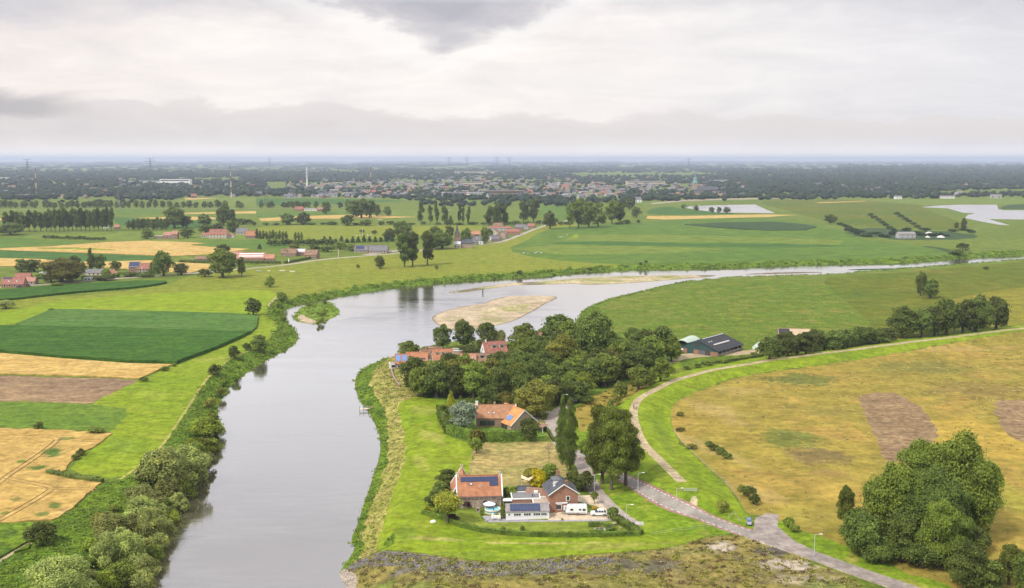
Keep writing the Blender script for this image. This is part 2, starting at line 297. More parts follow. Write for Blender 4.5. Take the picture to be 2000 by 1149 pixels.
reg('tilled_patch', 'tilled', [(1675,775),(1707,767),(1750,767),(1770,777),(1800,797),(1825,830),(1835,850),(1820,880),(1772,885),(1760,900),(1726,906),(1715,870),(1702,840),(1687,805)], 0)
reg('tilled_patch', 'tilled', [(1937,782),(2000,780),(2120,790),(2120,880),(1995,865),(1957,842),(1945,810)], 1)
# --- village ground and peninsula
reg('village_green', 'verge', [(775,690),(830,682),(920,678),(1040,672),(1120,650),(1220,690),(1330,690),(1330,720),(1280,750),(1205,795),(1180,830),(1100,800),(1000,790),(870,785),(800,775),(775,740)], 1)
reg('dry_bank', 'drybank', [(775,690),(805,684),(850,678),(865,690),(800,720),(790,740),(815,770),(870,785),(830,800),(800,860),(790,960),(760,1066),(737,1074),(700,1095),(680,1110),(690,1090),(703,1063),(699,1052),(715,1012),(729,974),(747,929),(758,875),(758,840),(750,800),(738,780),(725,760),(722,740),(735,717)], 1)
reg('mown_dike', 'bright', [(775,790),(800,778),(830,774),(865,777),(870,790),(857,800),(862,820),(873,842),(882,857),(917,865),(924,885),(918,930),(890,935),(840,985),(826,1003),(853,1012),(898,1029),(937,1038),(977,1043),(1070,1048),(1250,1046),(1320,1035),(1400,1030),(1375,1050),(1330,1065),(1250,1075),(1150,1082),(1060,1088),(1000,1094),(950,1097),(850,1083),(780,1075),(737,1073),(734,1066),(747,1034),(758,993),(772,948),(789,902),(790,840),(782,817)], 1)
reg('verge', 'verge', [(1088,800),(1130,790),(1215,790),(1250,800),(1330,870),(1420,960),(1460,1010),(1480,1035),(1400,1045),(1300,1050),(1250,1046),(1205,1010),(1160,960),(1130,905),(1090,860)], 1)
reg('dike_grass', 'bright', [(2600,592),(2300,622),(2000,644),(1875,667),(1750,690),(1625,710),(1550,720),(1497,725),(1425,740),(1362,762),(1325,780),(1310,794),(1310,822),(1315,842),(1331,867),(1357,894),(1390,923),(1420,953),(1441,980),(1455,1007),(1440,1020),(1400,990),(1360,962),(1310,955),(1270,935),(1245,890),(1225,840),(1205,797),(1237,770),(1280,752),(1312,730),(1375,718),(1425,708),(1497,697),(1625,680),(1750,664),(2000,634),(2300,606),(2600,578)], 1)
reg('hay_field', 'hay', [(923,883),(948,864),(1084,864),(1090,890),(1112,925),(1092,952),(985,950),(916,935)], 0)
reg('orchard_strip', 'golden', [(1120,800),(1150,778),(1200,755),(1260,735),(1290,745),(1240,770),(1205,795),(1160,830),(1130,850)], 1)
reg('garden_lawn', 'lawn', [(826,1003),(860,990),(895,996),(935,1000),(942,1017),(1200,1014),(1250,1045),(1070,1047),(977,1042),(937,1037),(898,1028),(853,1011)], 0)
reg('garden_soil', 'bank', [(830,1000),(850,985),(870,960),(890,960),(900,990),(870,1012),(853,1008)], 1)
reg('garden_lawn', 'lawn', [(1055,862),(1058,845),(1072,842),(1082,862)], 0)
reg('garden_soil', 'rgreen', [(862,800),(940,800),(945,830),(1035,834),(1062,846),(1060,858),(885,856),(872,838)], 0)
reg('village_wood_floor', 'rgreen', [(790,742),(815,772),(870,785),(900,800),(1000,800),(1060,800),(1110,792),(1150,778),(1200,755),(1250,740),(1310,712),(1310,700),(1240,690),(1190,690),(1130,680),(1060,680),(1000,690),(960,735),(880,735)], 1)
# --- lower slope
reg('rough_slope', 'roughdry', [(661,1128),(672,1112),(700,1098),(737,1075),(780,1077),(850,1085),(950,1099),(1000,1096),(1060,1090),(1150,1084),(1250,1077),(1330,1067),(1372,1050),(1440,1045),(1500,1062),(1590,1097),(1700,1150),(1760,1250),(1500,1320),(760,1320),(730,1180),(694,1149)], 1)
reg('rubble_slope', 'rubble', [(672,1110),(700,1094),(737,1077),(782,1078),(850,1086),(890,1098),(1000,1098),(1060,1092),(1190,1088),(1200,1100),(1080,1118),(1000,1124),(890,1126),(836,1113),(790,1105),(715,1108),(680,1114)], 1)
reg('gravel_beach', 'palesoil', [(661,1128),(669,1108),(680,1112),(700,1125),(694,1149),(720,1175),(700,1170)], 1)
reg('bank_slope', 'bank', [(500,681),(470,692),(447,703),(425,722),(400,744),(371,792),(338,842),(318,872),(273,912),(235,937),(202,944),(183,960),(150,987),(105,1020),(60,1064),(0,1098),(-150,1200),(-250,1300),(230,1300),(275,1149),(345,1000),(405,900),(433,842),(424,800),(447,757),(500,717),(525,702)], 0)
# --- fields beyond the river, north-west
reg('maize_field', 'maize2', [(60,645),(32,635),(80,616),(97,608),(135,607),(250,610),(350,612),(450,615),(490,617),(504,622),(501,641),(490,652),(440,652),(160,643),(-60,640),(-150,655)], 0, 1.2)
reg('maize_field', 'maize', [(-150,655),(-60,640),(160,643),(440,652),(490,652),(425,682),(362,705),(345,712),(250,710),(125,701),(0,690),(-150,676)], 0, 1.8)
reg('wheat_field', 'wheat', [(-150,677),(0,691),(125,702),(250,711),(337,713),(315,722),(272,741),(175,736),(0,731),(-150,722)], 0, .5)
reg('stubble_field', 'stubble', [(-150,724),(0,733),(175,738),(272,743),(250,757),(212,775),(172,789),(150,788),(0,784),(-150,776)], 0)
reg('rough_meadow', 'rgreen', [(-150,778),(0,786),(150,790),(200,791),(262,796),(260,807),(220,845),(107,839),(0,834),(-150,825)], 0)
reg('mown_dike', 'bright', [(345,714),(425,684),(492,654),(503,641),(506,620),(515,600),(535,580),(548,578),(532,592),(525,605),(537,620),(545,635),(527,660),(500,680),(470,690),(447,701),(425,720),(400,742),(370,790),(337,840),(317,870),(272,910),(235,936),(132,923),(153,896),(215,850),(262,800),(200,792),(172,790),(272,743),(318,723)], 1)
reg('wheat_field', 'wheatweed', [(-150,828),(0,838),(107,841),(220,848),(199,864),(150,896),(129,920),(97,929),(202,942),(183,958),(150,985),(115,1012),(102,1017),(54,1019),(0,1023),(-150,1035)], 0, .4)
for tl in ([(-40,968),(0,945),(12,934),(81,888),(112,863),(112,858),(89,853),(0,848),(-60,846)], [(-60,1050),(0,1018),(54,988),(100,960),(100,955),(91,951),(27,939),(12,934)], [(103,957),(186,958)], [(116,859),(199,864)]):
    for o_ in (-1.0, 1.0): reg('tramline', 'stubble', None, 0, .25, w=ribbon(tl, .55, 2, o_))
reg('crop_strip', 'maize', [(-150,1040),(0,1025),(60,1022),(105,1022),(110,1040),(60,1061),(0,1094),(-150,1150)], 0, .5)
REG[-1] = (REG[-1][0], 'bank', rough(REG[-1][2], .7, 3, 3), .5)
reg('maize_field', 'dkcrop', [(-150,578),(0,570),(120,560),(250,552),(322,551),(327,555),(275,563),(175,571),(100,578),(25,587),(-150,602)], 1, 1.6)
REG[-1] = (REG[-1][0], 'maize', REG[-1][2], REG[-1][3])
reg('wheat_field', 'wheat', [(-150,488),(0,486),(100,482),(205,474),(287,471),(400,475),(410,477),(370,480),(437,485),(490,487),(425,497),(335,501),(212,496),(100,492),(-150,490)], 0, .5)
reg('crop_strip', 'bright2', [(72,485),(150,484.5),(227,488.5),(225,490.5),(140,488),(75,487)], 0)
reg('wheat_field', 'wheat', [(-150,505),(0,505),(82,507),(130,512),(207,512),(287,509),(375,515),(415,517),(410,525),(370,534),(300,531),(235,526),(175,520),(85,522),(-150,518)], 0, .5)
reg('crop_strip', 'gstripC', [(-150,490),(0,489),(100,493),(212,497),(335,502),(287,508),(207,511.5),(130,511),(82,506),(-150,504)], 0, .3)
reg('crop_strip', 'gstripA', [(-150,465),(0,462),(100,470),(205,473),(0,485),(-150,487)], 0)
reg('crop_strip', 'gstripB', [(37,462),(150,455),(300,451),(500,455),(560,468),(490,486),(437,484),(370,479),(410,476),(290,470),(205,472),(150,470),(60,467)], 1)
reg('crop_strip', 'gstripA', [(380,470),(500,468),(560,470),(560,486),(490,487),(437,484),(372,479),(412,476)], 0)
reg('wheat_field', 'wheat', [(252,426),(380,423),(425,425),(425,428),(385,430),(300,428)], 1)
reg('wheat_field', 'wheat', [(357,416),(500,412.5),(500,417),(362,418)], 0)
reg('wheat_field', 'wheat', [(-50,426),(8,426),(10,430),(-50,431)], 0)
reg('wheat_field', 'wheat', [(360,386.5),(430,387),(432,389.5),(362,390)], 0)
reg('wheat_field', 'wheat', [(505,427),(600,422),(700,419),(760,422),(820,424),(760,426),(690,427),(600,427.5),(550,431),(510,432)], 0)
reg('crop_strip', 'gstripA', [(500,415),(690,413),(690,418),(600,421),(500,425)], 0)
reg('crop_strip', 'gstripA', [(220,411),(340,409),(345,416),(230,420)], 0)
reg('crop_strip', 'gstripB', [(765,410),(820,411),(815,423),(765,421)], 0)
reg('crop_strip', 'gstripC', [(500,388),(700,389),(800,392),(700,398),(500,402)], 0)
reg('crop_strip', 'gstripB', [(430,387),(500,385),(500,403),(300,402),(360,391)], 0)
reg('crop_strip', 'meadow', [(500,440),(770,441),(960,440),(940,455),(800,460),(700,468),(560,469),(500,458)], 1)
reg('crop_strip', 'gstripC', [(220,424),(380,432),(440,440),(380,446),(250,444),(225,435)], 0)
reg('crop_strip', 'gstripA', [(1050,402),(1110,402),(1110,430),(1085,434),(1050,420)], 0)
# --- fields north of the river, east side
reg('crop_strip', 'gstripA', [(1055,452),(1107,442),(1220,437),(1330,428),(1500,424),(1640,446),(1660,462),(1700,470),(1780,478),(1860,488),(1850,505),(1700,512),(1500,519),(1330,522),(1200,518),(1050,505),(985,488),(1030,470)], 1)
reg('crop_strip', 'gstripB', [(1125,460),(1300,459),(1500,463),(1650,470),(1640,478),(1500,475),(1300,473),(1100,470)], 0)
reg('crop_strip', 'gstripC', [(1080,473.5),(1200,472),(1350,476),(1500,476),(1690,481),(1500,484),(1300,481),(1090,477)], 0)
reg('crop_strip', 'gstripB', [(1000,487),(1080,478),(1300,482),(1420,487),(1280,495),(1100,498)], 0)
reg('crop_strip', 'bright2', [(1115,464),(1122,457),(1131,458),(1126,467)], 1)
reg('crop_strip', 'dkcrop', [(1337,439),(1400,436),(1500,433.5),(1560,438),(1595,444),(1575,450),(1500,451),(1425,447),(1362,442)], 0, .8)
REG[-1] = (REG[-1][0], 'dkcrop', rough(REG[-1][2], 4, 30, 9), .8)
reg('wheat_field', 'wheat', [(1265,422),(1350,422),(1425,420),(1500,419),(1557,420),(1525,422),(1500,424),(1375,427),(1300,429),(1262,427)], 0)
reg('crop_strip', 'gstripC', [(1260,412),(1300,402),(1340,410),(1450,417),(1420,419),(1270,420)], 1)
reg('crop_strip', 'olive', [(1500,392),(1640,390),(1780,392),(1800,405),(1850,425),(1890,440),(1870,450),(1790,448),(1700,443),(1640,440),(1540,412),(1480,396)], 1)
reg('crop_strip', 'gstripB', [(1820,376),(2000,372),(2300,372),(2300,380),(1820,380)], 0)
reg('crop_strip', 'gstripB', [(1640,388),(1780,390),(2000,387),(2300,386),(2300,396),(2000,398),(1800,400)], 0)
reg('crop_strip', 'dkcrop', [(1980,398),(2200,395),(2300,408),(1962,409.5),(1950,406)], 1)
reg('gravel_yard', 'dkcrop', [(1655,448),(1700,445),(1790,451),(1850,452),(1900,458),(1905,465),(1870,468),(1800,469),(1750,469),(1720,464),(1655,462)], 0)
REG[-1] = (REG[-1][0], 'dkcrop', rough(REG[-1][2], 8, 25, 19), 0)
reg('crop_strip', 'dkcrop', [(1790,480),(1830,482),(1870,492),(1860,498),(2000,488),(2300,478),(2300,484),(2000,494),(1900,500),(1862,500),(1840,488)], 1)
reg('lake', 'water', [(1336,405.5),(1355,402),(1475,399.5),(1500,411),(1514,416.5),(1475,416),(1400,415),(1362,410)], 0)
reg('lake', 'water', [(1801,405),(1825,402),(1875,400),(1947,400),(1950,409),(1962,411),(2000,411),(2300,412),(2300,432),(2000,429),(1930,428),(1972,440),(1950,439),(1912,432),(1885,426),(1890,420),(1905,417),(1882,416),(1850,407)], 0)
reg('gravel_patch', 'palesoil', [(1270,397),(1340,390),(1420,388),(1500,387),(1580,385.5),(1580,387),(1500,389),(1420,390.5),(1340,393),(1275,399)], 0)
reg('gravel_patch', 'wheat', [(1595,395.5),(1690,392.5),(1690,393.5),(1600,397)], 0)
# --- roads and tracks
reg('road', 'lane', None, w=ribbon([(-150,572),(0,561.5),(75,556.5),(162,550),(225,544),(300,540),(375,534),(462,527),(562,517.5),(625,507),(712,500),(775,495),(820,490),(862,486),(925,480),(970,475),(1000,466),(1060,441),(1107,431),(1150,426)], 6.5))
reg('road', 'lane', None, w=ribbon([(0,410),(150,408.5),(400,407.5),(560,407),(700,406)], 7))
reg('road', 'lane', None, w=ribbon([(715,498),(760,491),(800,488),(830,489)], 12))
reg('footpath', 'track', None, w=ribbon([(-60,1135),(0,1094),(59,1060)], 1.4))
reg('footpath', 'drybank', None, w=ribbon([(235,936),(272,911),(317,871),(337,841),(370,791),(400,743),(425,721),(447,702),(470,691),(500,681)], 1.0))
reg('footpath', 'track', None, w=ribbon([(545,575),(532,587),(524,598)], 1.5))
dk = wDIKE[np.r_[0:len(wDIKE)]]
reg('dike_path', 'track', None, w=ribbon_w(wDIKE[wDIKE[:, 1] > 300][::1], 3.3))
reg('dike_path', 'track', [(1350,970),(1362,970),(1363,990),(1345,993)], 1)
reg('farm_yard', 'track', [(1300,708),(1322,698),(1335,690),(1400,690),(1460,684),(1490,680),(1500,688),(1440,694),(1380,696),(1335,702),(1312,712)], 1)
reg('lane', 'lane', None, w=ribbon([(1128,773),(1112,788),(1092,800),(1078,815),(1076,838),(1088,862),(1112,886),(1135,902),(1147,930),(1162,958),(1180,978),(1206,1004),(1246,1028)], 4.6))
reg('lane', 'lane', None, w=ribbon([(1030,816),(1055,818),(1080,822)], 4.0))
reg('lane', 'lane', None, w=ribbon([(1080,806),(1060,804),(1035,800)], 4.0))
reg('forecourt', 'drive', [(1127,968),(1153,967),(1164,972),(1190,1000),(1182,1003),(1168,990),(1127,979)], 0)
reg('driveway', 'drive', [(1070,1000),(1127,1001),(1184,1000),(1196,1013),(1180,1015.5),(1070,1017)], 0)
reg('patio', 'patio', [(942,1008),(985,1006),(1000,1014),(1072,1016),(1190,1014.5),(1200,1016),(1180,1018),(950,1020)], 0)
ROADC = Pm(chaikin([(1118,880),(1150,897),(1190,918),(1246,950),(1296,977),(1363,1006),(1444,1037),(1500,1054),(1594,1086),(1680,1118),(1770,1148),(1900,1195),(2050,1250)], 3, False))[:, :2]
KJ = int(np.argmin(np.abs(ROADC[:, 0] - Pm([(1470, 1045)])[0, 0])))
reg('cycle_lane', 'redlane', None, w=ribbon_w(ROADC[:KJ], 6.2))
reg('road', 'asphalt2', [(1470,1040),(1475,1012),(1497,1003),(1522,1005),(1518,1028),(1552,1057),(1600,1080),(1590,1092),(1540,1075)], 0)
reg('road', 'asphalt', None, w=ribbon_w(ROADC[:KJ], 4.2))
reg('road', 'asphalt2', None, w=ribbon_w(ROADC[KJ - 1:], 5.0))
reg('kerb_stones', 'palesoil', None, w=ribbon_w(ROADC[KJ:], .7, -2.9))
reg('sand_bar', 'sand', None, w=wISL[1]); reg('sand_bar', 'sandgreen', None, w=wISL[2]); reg('sand_bar', 'sand', None, w=wISL[3]); reg('sand_bar', 'dkcrop', None, w=wISL[4])
reg('island', 'islegreen', None, w=wISL[0])
reg('sand_bar', 'sandgreen', [(930,607),(980,598),(1030,592),(1040,597),(990,607),(940,616)], 2)
reg('gravel_beach', 'sand', [(578,622),(590,612),(600,620),(620,628),(612,633),(595,631)], 1)

def build_land():
    verts, edges = [], []
    def addpoly(p, closed=True):
        i0 = len(verts); verts.extend(map(tuple, p)); n = len(p)
        edges.extend((i0 + i, i0 + (i + 1) % n) for i in range(n if closed else n - 1))
    B = 45000.0
    addpoly(np.array([(-B, -3000), (B, -3000), (B, B), (-B, B)]))
    addpoly(wRIVER)
    for _, _, p, _ in REG: addpoly(p)
    uu, vv = np.meshgrid(np.arange(-700, 2701, 30.0), np.r_[np.arange(322, 400, 8.0), np.arange(400, 700, 7), np.arange(700, 1300, 13)])
    uv = np.stack([uu.ravel(), vv.ravel()], 1); uv += rng.uniform(-3, 3, uv.shape)
    x, y = G(uv[:, 0], uv[:, 1], 0); g = np.stack([x, y], 1); g = g[(np.abs(g[:, 0]) < B - 100) & (g[:, 1] < B - 100)]
    verts.extend(map(tuple, g))
    near = wRIVER[(wRIVER[:, 1] < 1500)]
    for o in (2.5, 5.5, 9, 14):
        a = near; t = np.roll(a, -1, 0) - np.roll(a, 1, 0); t /= np.linalg.norm(t, axis=1)[:, None] + 1e-9
        nn = np.stack([-t[:, 1], t[:, 0]], 1)
        for sgn in (1, -1):
            q = (a + nn * o * sgn)[::2]; q = q[~inside(q, wRIVER)]; q = q[dist_poly(q, wRIVER) > o * .8]
            verts.extend(map(tuple, q))
    for o in (3.2, 6, 9, 13):
        t = np.gradient(wDIKE, axis=0); t /= np.linalg.norm(t, axis=1)[:, None]; nn = np.stack([-t[:, 1], t[:, 0]], 1)
        for sgn in (1, -1): verts.extend(map(tuple, wDIKE + nn * o * sgn))
    for w in wISL[:3]:
        bx = w.min(0), w.max(0); q = rng.uniform(bx[0], bx[1], (150, 2)); verts.extend(map(tuple, q[inside(q, w)]))
    co, ed, fa, *_ = delaunay_2d_cdt([Vector(v) for v in verts], edges, [], 0, .02)
    co = np.array([(c[0], c[1]) for c in co]); fa = np.array([f for f in fa if len(f) == 3])
    A = co[fa]; area = (A[:, 1, 0] - A[:, 0, 0]) * (A[:, 2, 1] - A[:, 0, 1]) - (A[:, 2, 0] - A[:, 0, 0]) * (A[:, 1, 1] - A[:, 0, 1])
    fa[area < 0] = fa[area < 0][:, ::-1]
    fa = fa[np.abs(area) > 1e-4]
    cen = co[fa].mean(1)
    z = height(co)
    lab = np.full(len(fa), -1)                      # -1 ground
    inr = inside(cen, wRIVER)
    db = dist_poly(cen, wRIVER)
    lab[(~inr) & (db < 13) & (cen[:, 1] < 1400)] = -3            # plants along the banks
    for i, (nm, mt, p, up) in enumerate(REG):
        if nm in ('sand_bar', 'island', 'gravel_beach'): continue
        m = inside(cen, p) & ~inr
        if nm in ('meadow', 'pasture', 'village_green', 'crop_strip', 'mown_dike'): m &= ~((db < 11) & (lab == -3))
        if nm == 'dry_bank': m &= db > 3
        lab[m] = i
    lab[inr] = -2
    for i, (nm, mt, p, up) in enumerate(REG):
        if nm in ('sand_bar', 'island', 'gravel_beach'): lab[inside(cen, p)] = i
    z[np.unique(fa[lab == -2])] = ZW
    for i, (nm, *_r) in enumerate(REG):
        if nm == 'lake': z[np.unique(fa[lab == i])] = 0
    def emit(name, mat, sel, up):
        f = fa[sel]
        if not len(f): return None
        ids, inv = np.unique(f, return_inverse=True); f = inv.reshape(f.shape)
        v = np.column_stack([co[ids], z[ids] + up])
        faces = [tuple(t) for t in f]
        V = [tuple(q) for q in v]
        if up > 0:
            cnt = {}
            for t in f:
                for a, b in ((t[0], t[1]), (t[1], t[2]), (t[2], t[0])):
                    cnt[(a, b)] = 1
            low = {}
            def lo(i):
                if i not in low: low[i] = len(V); V.append((v[i, 0], v[i, 1], v[i, 2] - up - .3))
                return low[i]
            for (a, b) in list(cnt):
                if (b, a) not in cnt: faces.append((b, a, lo(a), lo(b)))
        me = bpy.data.meshes.new(name); me.from_pydata(V, [], faces); me.update()
        me.materials.append(M[mat]); o = bpy.data.objects.new(name, me); C.objects.link(o); o['kind'] = 'structure'
        return o
    emit('ground', 'ground', lab == -1, 0)
    emit('river_water', 'water', lab == -2, 0)
    emit('river_bank', 'bank', lab == -3, 0)
    for i, (nm, mt, p, up) in enumerate(REG): emit(nm, mt, lab == i, up)
    return co, fa, lab, z

# water: murky and dark underneath, mirror-like towards grazing view
m, nt, b, out = new_mat('water'); p = position(nt)
b.inputs['Base Color'].default_value = (.085, .072, .055, 1); b.inputs['Roughness'].default_value = .6; b.inputs['Specular IOR Level'].default_value = 0
gl = nt.nodes.new('ShaderNodeBsdfGlossy'); gl.inputs['Roughness'].default_value = .05; gl.inputs['Color'].default_value = (1, .975, .955, 1)
n1 = noise(nt, vmap(nt, p, .2, (.10, .3, 1)), 1.0, 5, .65, .4); n2 = noise(nt, vmap(nt, p, .9, (.8, 1.6, 1)), .012, 5, .65, 1.5)
bp = nt.nodes.new('ShaderNodeBump'); bp.inputs['Distance'].default_value = .30
nt.links.new(ramp(nt, n2, [(.40, .03), (.68, .5)]), bp.inputs['Strength']); nt.links.new(n1, bp.inputs['Height']); nt.links.new(bp.outputs[0], gl.inputs['Normal'])
fr = nt.nodes.new('ShaderNodeLayerWeight'); fr.inputs['Blend'].default_value = .5
xs = nt.nodes.new('ShaderNodeMixShader'); nt.links.new(mth(nt, 'SUBTRACT', mth(nt, 'MULTIPLY', fr.outputs['Facing'], 1.2), .25), xs.inputs[0]); nt.links.new(b.outputs[0], xs.inputs[1]); nt.links.new(gl.outputs[0], xs.inputs[2]); nt.links.new(xs.outputs[0], out.inputs[0])
M['water'] = m
LAND = build_land()
# ------------------------------------------------------------------ helpers for things
def link(name, me, parent=None, mats=()):
    o = bpy.data.objects.new(name, me); C.objects.link(o)
    for mm in mats: me.materials.append(mm)
    if parent is not None: o.parent = parent
    return o
def thing(name, label, cat, loc=(0, 0, 0), rz=0, group=None):
    o = bpy.data.objects.new(name, None); C.objects.link(o); o.empty_display_size = .5
    o.location = loc; o.rotation_euler = (0, 0, rz); tag(o, label, cat, group); return o
def tag(o, label, cat, group=None, kind=None):
    if label: o['label'] = label
    if cat: o['category'] = cat
    if group: o['group'] = group
    if kind: o['kind'] = kind
    return o
class MB:
    def __init__(s): s.v = []; s.f = []; s.m = []
    def face(s, pts, mi=0):
        i = len(s.v); s.v += [tuple(p) for p in pts]; s.f.append(tuple(range(i, i + len(pts)))); s.m.append(mi)
    def box(s, c, d, rz=0, mi=0, taper=1.0):
        c = Vector(c); hx, hy, hz = d[0] / 2, d[1] / 2, d[2] / 2; ca, sa = math.cos(rz), math.sin(rz); i = len(s.v)
        for z, k in ((-hz, 1), (hz, taper)):
            for x, y in ((-hx * k, -hy * k), (hx * k, -hy * k), (hx * k, hy * k), (-hx * k, hy * k)):
                s.v.append((c.x + x * ca - y * sa, c.y + x * sa + y * ca, c.z + z))
        for f in ((3, 2, 1, 0), (4, 5, 6, 7), (0, 1, 5, 4), (1, 2, 6, 5), (2, 3, 7, 6), (3, 0, 4, 7)):
            s.f.append(tuple(i + k for k in f)); s.m.append(mi)
        return s
    def extrude(s, prof, x0, x1, mi=0, axis='x'):
        """closed (y, z) profile swept along x (or an (x, z) profile along y)"""
        i = len(s.v); n = len(prof)
        for x in (x0, x1):
            for a, b in prof: s.v.append((x, a, b) if axis == 'x' else (a, x, b))
        fl = (lambda t: t) if axis == 'x' else (lambda t: t[::-1])
        for k in range(n):
            s.f.append(fl((i + k, i + (k + 1) % n, i + n + (k + 1) % n, i + n + k))); s.m.append(mi)
        s.f.append(fl(tuple(i + k for k in range(n))[::-1])); s.m.append(mi)
        s.f.append(fl(tuple(i + n + k for k in range(n)))); s.m.append(mi)
        return s
    def tube(s, a, b, r0, r1=None, n=8, mi=0, cap=True):
        a, b = Vector(a), Vector(b); r1 = r0 if r1 is None else r1
        d = (b - a).normalized(); u = d.orthogonal().normalized(); w_ = d.cross(u); i = len(s.v)
        for p, r in ((a, r0), (b, r1)):
            for k in range(n):
                t = 2 * math.pi * k / n; s.v.append(tuple(p + u * (r * math.cos(t)) + w_ * (r * math.sin(t))))
        for k in range(n):
            s.f.append((i + k, i + (k + 1) % n, i + n + (k + 1) % n, i + n + k)); s.m.append(mi)
        if cap:
            s.f.append(tuple(i + k for k in range(n))[::-1]); s.m.append(mi)
            s.f.append(tuple(i + n + k for k in range(n))); s.m.append(mi)
        return s
    def lathe(s, prof, c=(0, 0, 0), n=20, mi=0):
        i = len(s.v); k_ = len(prof)
        for k in range(n):
            t = 2 * math.pi * k / n
            for r, z in prof: s.v.append((c[0] + r * math.cos(t), c[1] + r * math.sin(t), c[2] + z))
        for k in range(n):
            for j in range(k_ - 1):
                a = i + k * k_ + j; b_ = i + ((k + 1) % n) * k_ + j
                s.f.append((a, b_, b_ + 1, a + 1)); s.m.append(mi)
        return s
    def mesh(s, name, mats=()):
        me = bpy.data.meshes.new(name); me.from_pydata(s.v, [], s.f)
        for mm in mats: me.materials.append(mm)
        if len(mats) > 1: me.polygons.foreach_set('material_index', s.m)
        me.update(); return me
    def obj(s, name, mats, parent=None): return link(name, s.mesh(name, mats if isinstance(mats, (list, tuple)) else (mats,)), parent)
def cards(pos, nrm, size, asp=1.5, jit=.55, r=rng, bend=True):
    """leaf clumps: one small bent sheet per point"""
    n = len(pos); nr = nrm + r.normal(0, jit, (n, 3)); nr /= np.linalg.norm(nr, axis=1)[:, None] + 1e-9
    a = r.normal(0, 1, (n, 3)); a -= nr * (a * nr).sum(1)[:, None]; a /= np.linalg.norm(a, axis=1)[:, None] + 1e-9
    b = np.cross(nr, a); sz = (size * r.uniform(.55, 1.35, n))[:, None] * .5
    q = np.stack([pos - a * sz * asp, pos - b * sz + nr * sz * .25, pos + a * sz * asp, pos + b * sz + nr * sz * .25], 1)
    return q.reshape(-1, 3)
def card_mesh(name, V, mats=(), extra=None):
    n = len(V) // 4; me = bpy.data.meshes.new(name)
    if extra:
        ev, ef, em = extra; V2 = np.vstack([V, np.array(ev)]); F = [tuple(range(4 * i, 4 * i + 4)) for i in range(n)] + [tuple(k + 4 * n for k in f) for f in ef]
        me.from_pydata(V2.tolist(), [], F); me.polygons.foreach_set('material_index', [0] * n + list(em))
    else:
        me.vertices.add(4 * n); me.vertices.foreach_set('co', V.ravel()); me.loops.add(4 * n); me.loops.foreach_set('vertex_index', np.arange(4 * n))
        me.polygons.add(n); me.polygons.foreach_set('loop_start', np.arange(0, 4 * n, 4)); me.polygons.foreach_set('loop_total', np.full(n, 4))
    for mm in mats: me.materials.append(mm)
    me.update(calc_edges=True); return me
# leaf colours
LF = {'mid': leafmat('leaf_mid', (0.12,0.165,0.03)), 'dark': leafmat('leaf_dark', (0.088,0.126,0.03)), 'olive': leafmat('leaf_olive', (0.157,0.173,0.036)),
 'willow': leafmat('leaf_willow', (0.215,0.265,0.09)), 'light': leafmat('leaf_light', (0.161,0.217,0.028)), 'poplar': leafmat('leaf_poplar', (0.096,0.14,0.033)),
 'yellow': leafmat('leaf_yellow', (.50,.42,.012)), 'lime': leafmat('leaf_lime', (.36,.37,.025)), 'blue': leafmat('leaf_blue', (0.14,0.19,0.157)),
 'purple': leafmat('leaf_purple', (0.042,0.021,0.026)), 'conifer': leafmat('leaf_conifer', (0.041,0.074,0.033)), 'chestnut': leafmat('leaf_chestnut', (0.225,0.262,0.038)),
 'hedge': leafmat('leaf_hedge', (0.091,0.148,0.026)), 'bank': leafmat('leaf_bank', (0.13,0.208,0.026)), 'dry': leafmat('leaf_dry', (.33,.29,.095)), 'orange': leafmat('leaf_orange', (.45,.26,.03)), 'cream': leafmat('leaf_cream', (.6,.55,.35)),
 'brown': leafmat('leaf_brown', (0.116,0.083,0.049))}
BARK = plain('bark', (.12,.095,.07), .9, .4, 3); BARK2 = plain('pale_bark', (.22,.18,.14), .9, .3, 3)

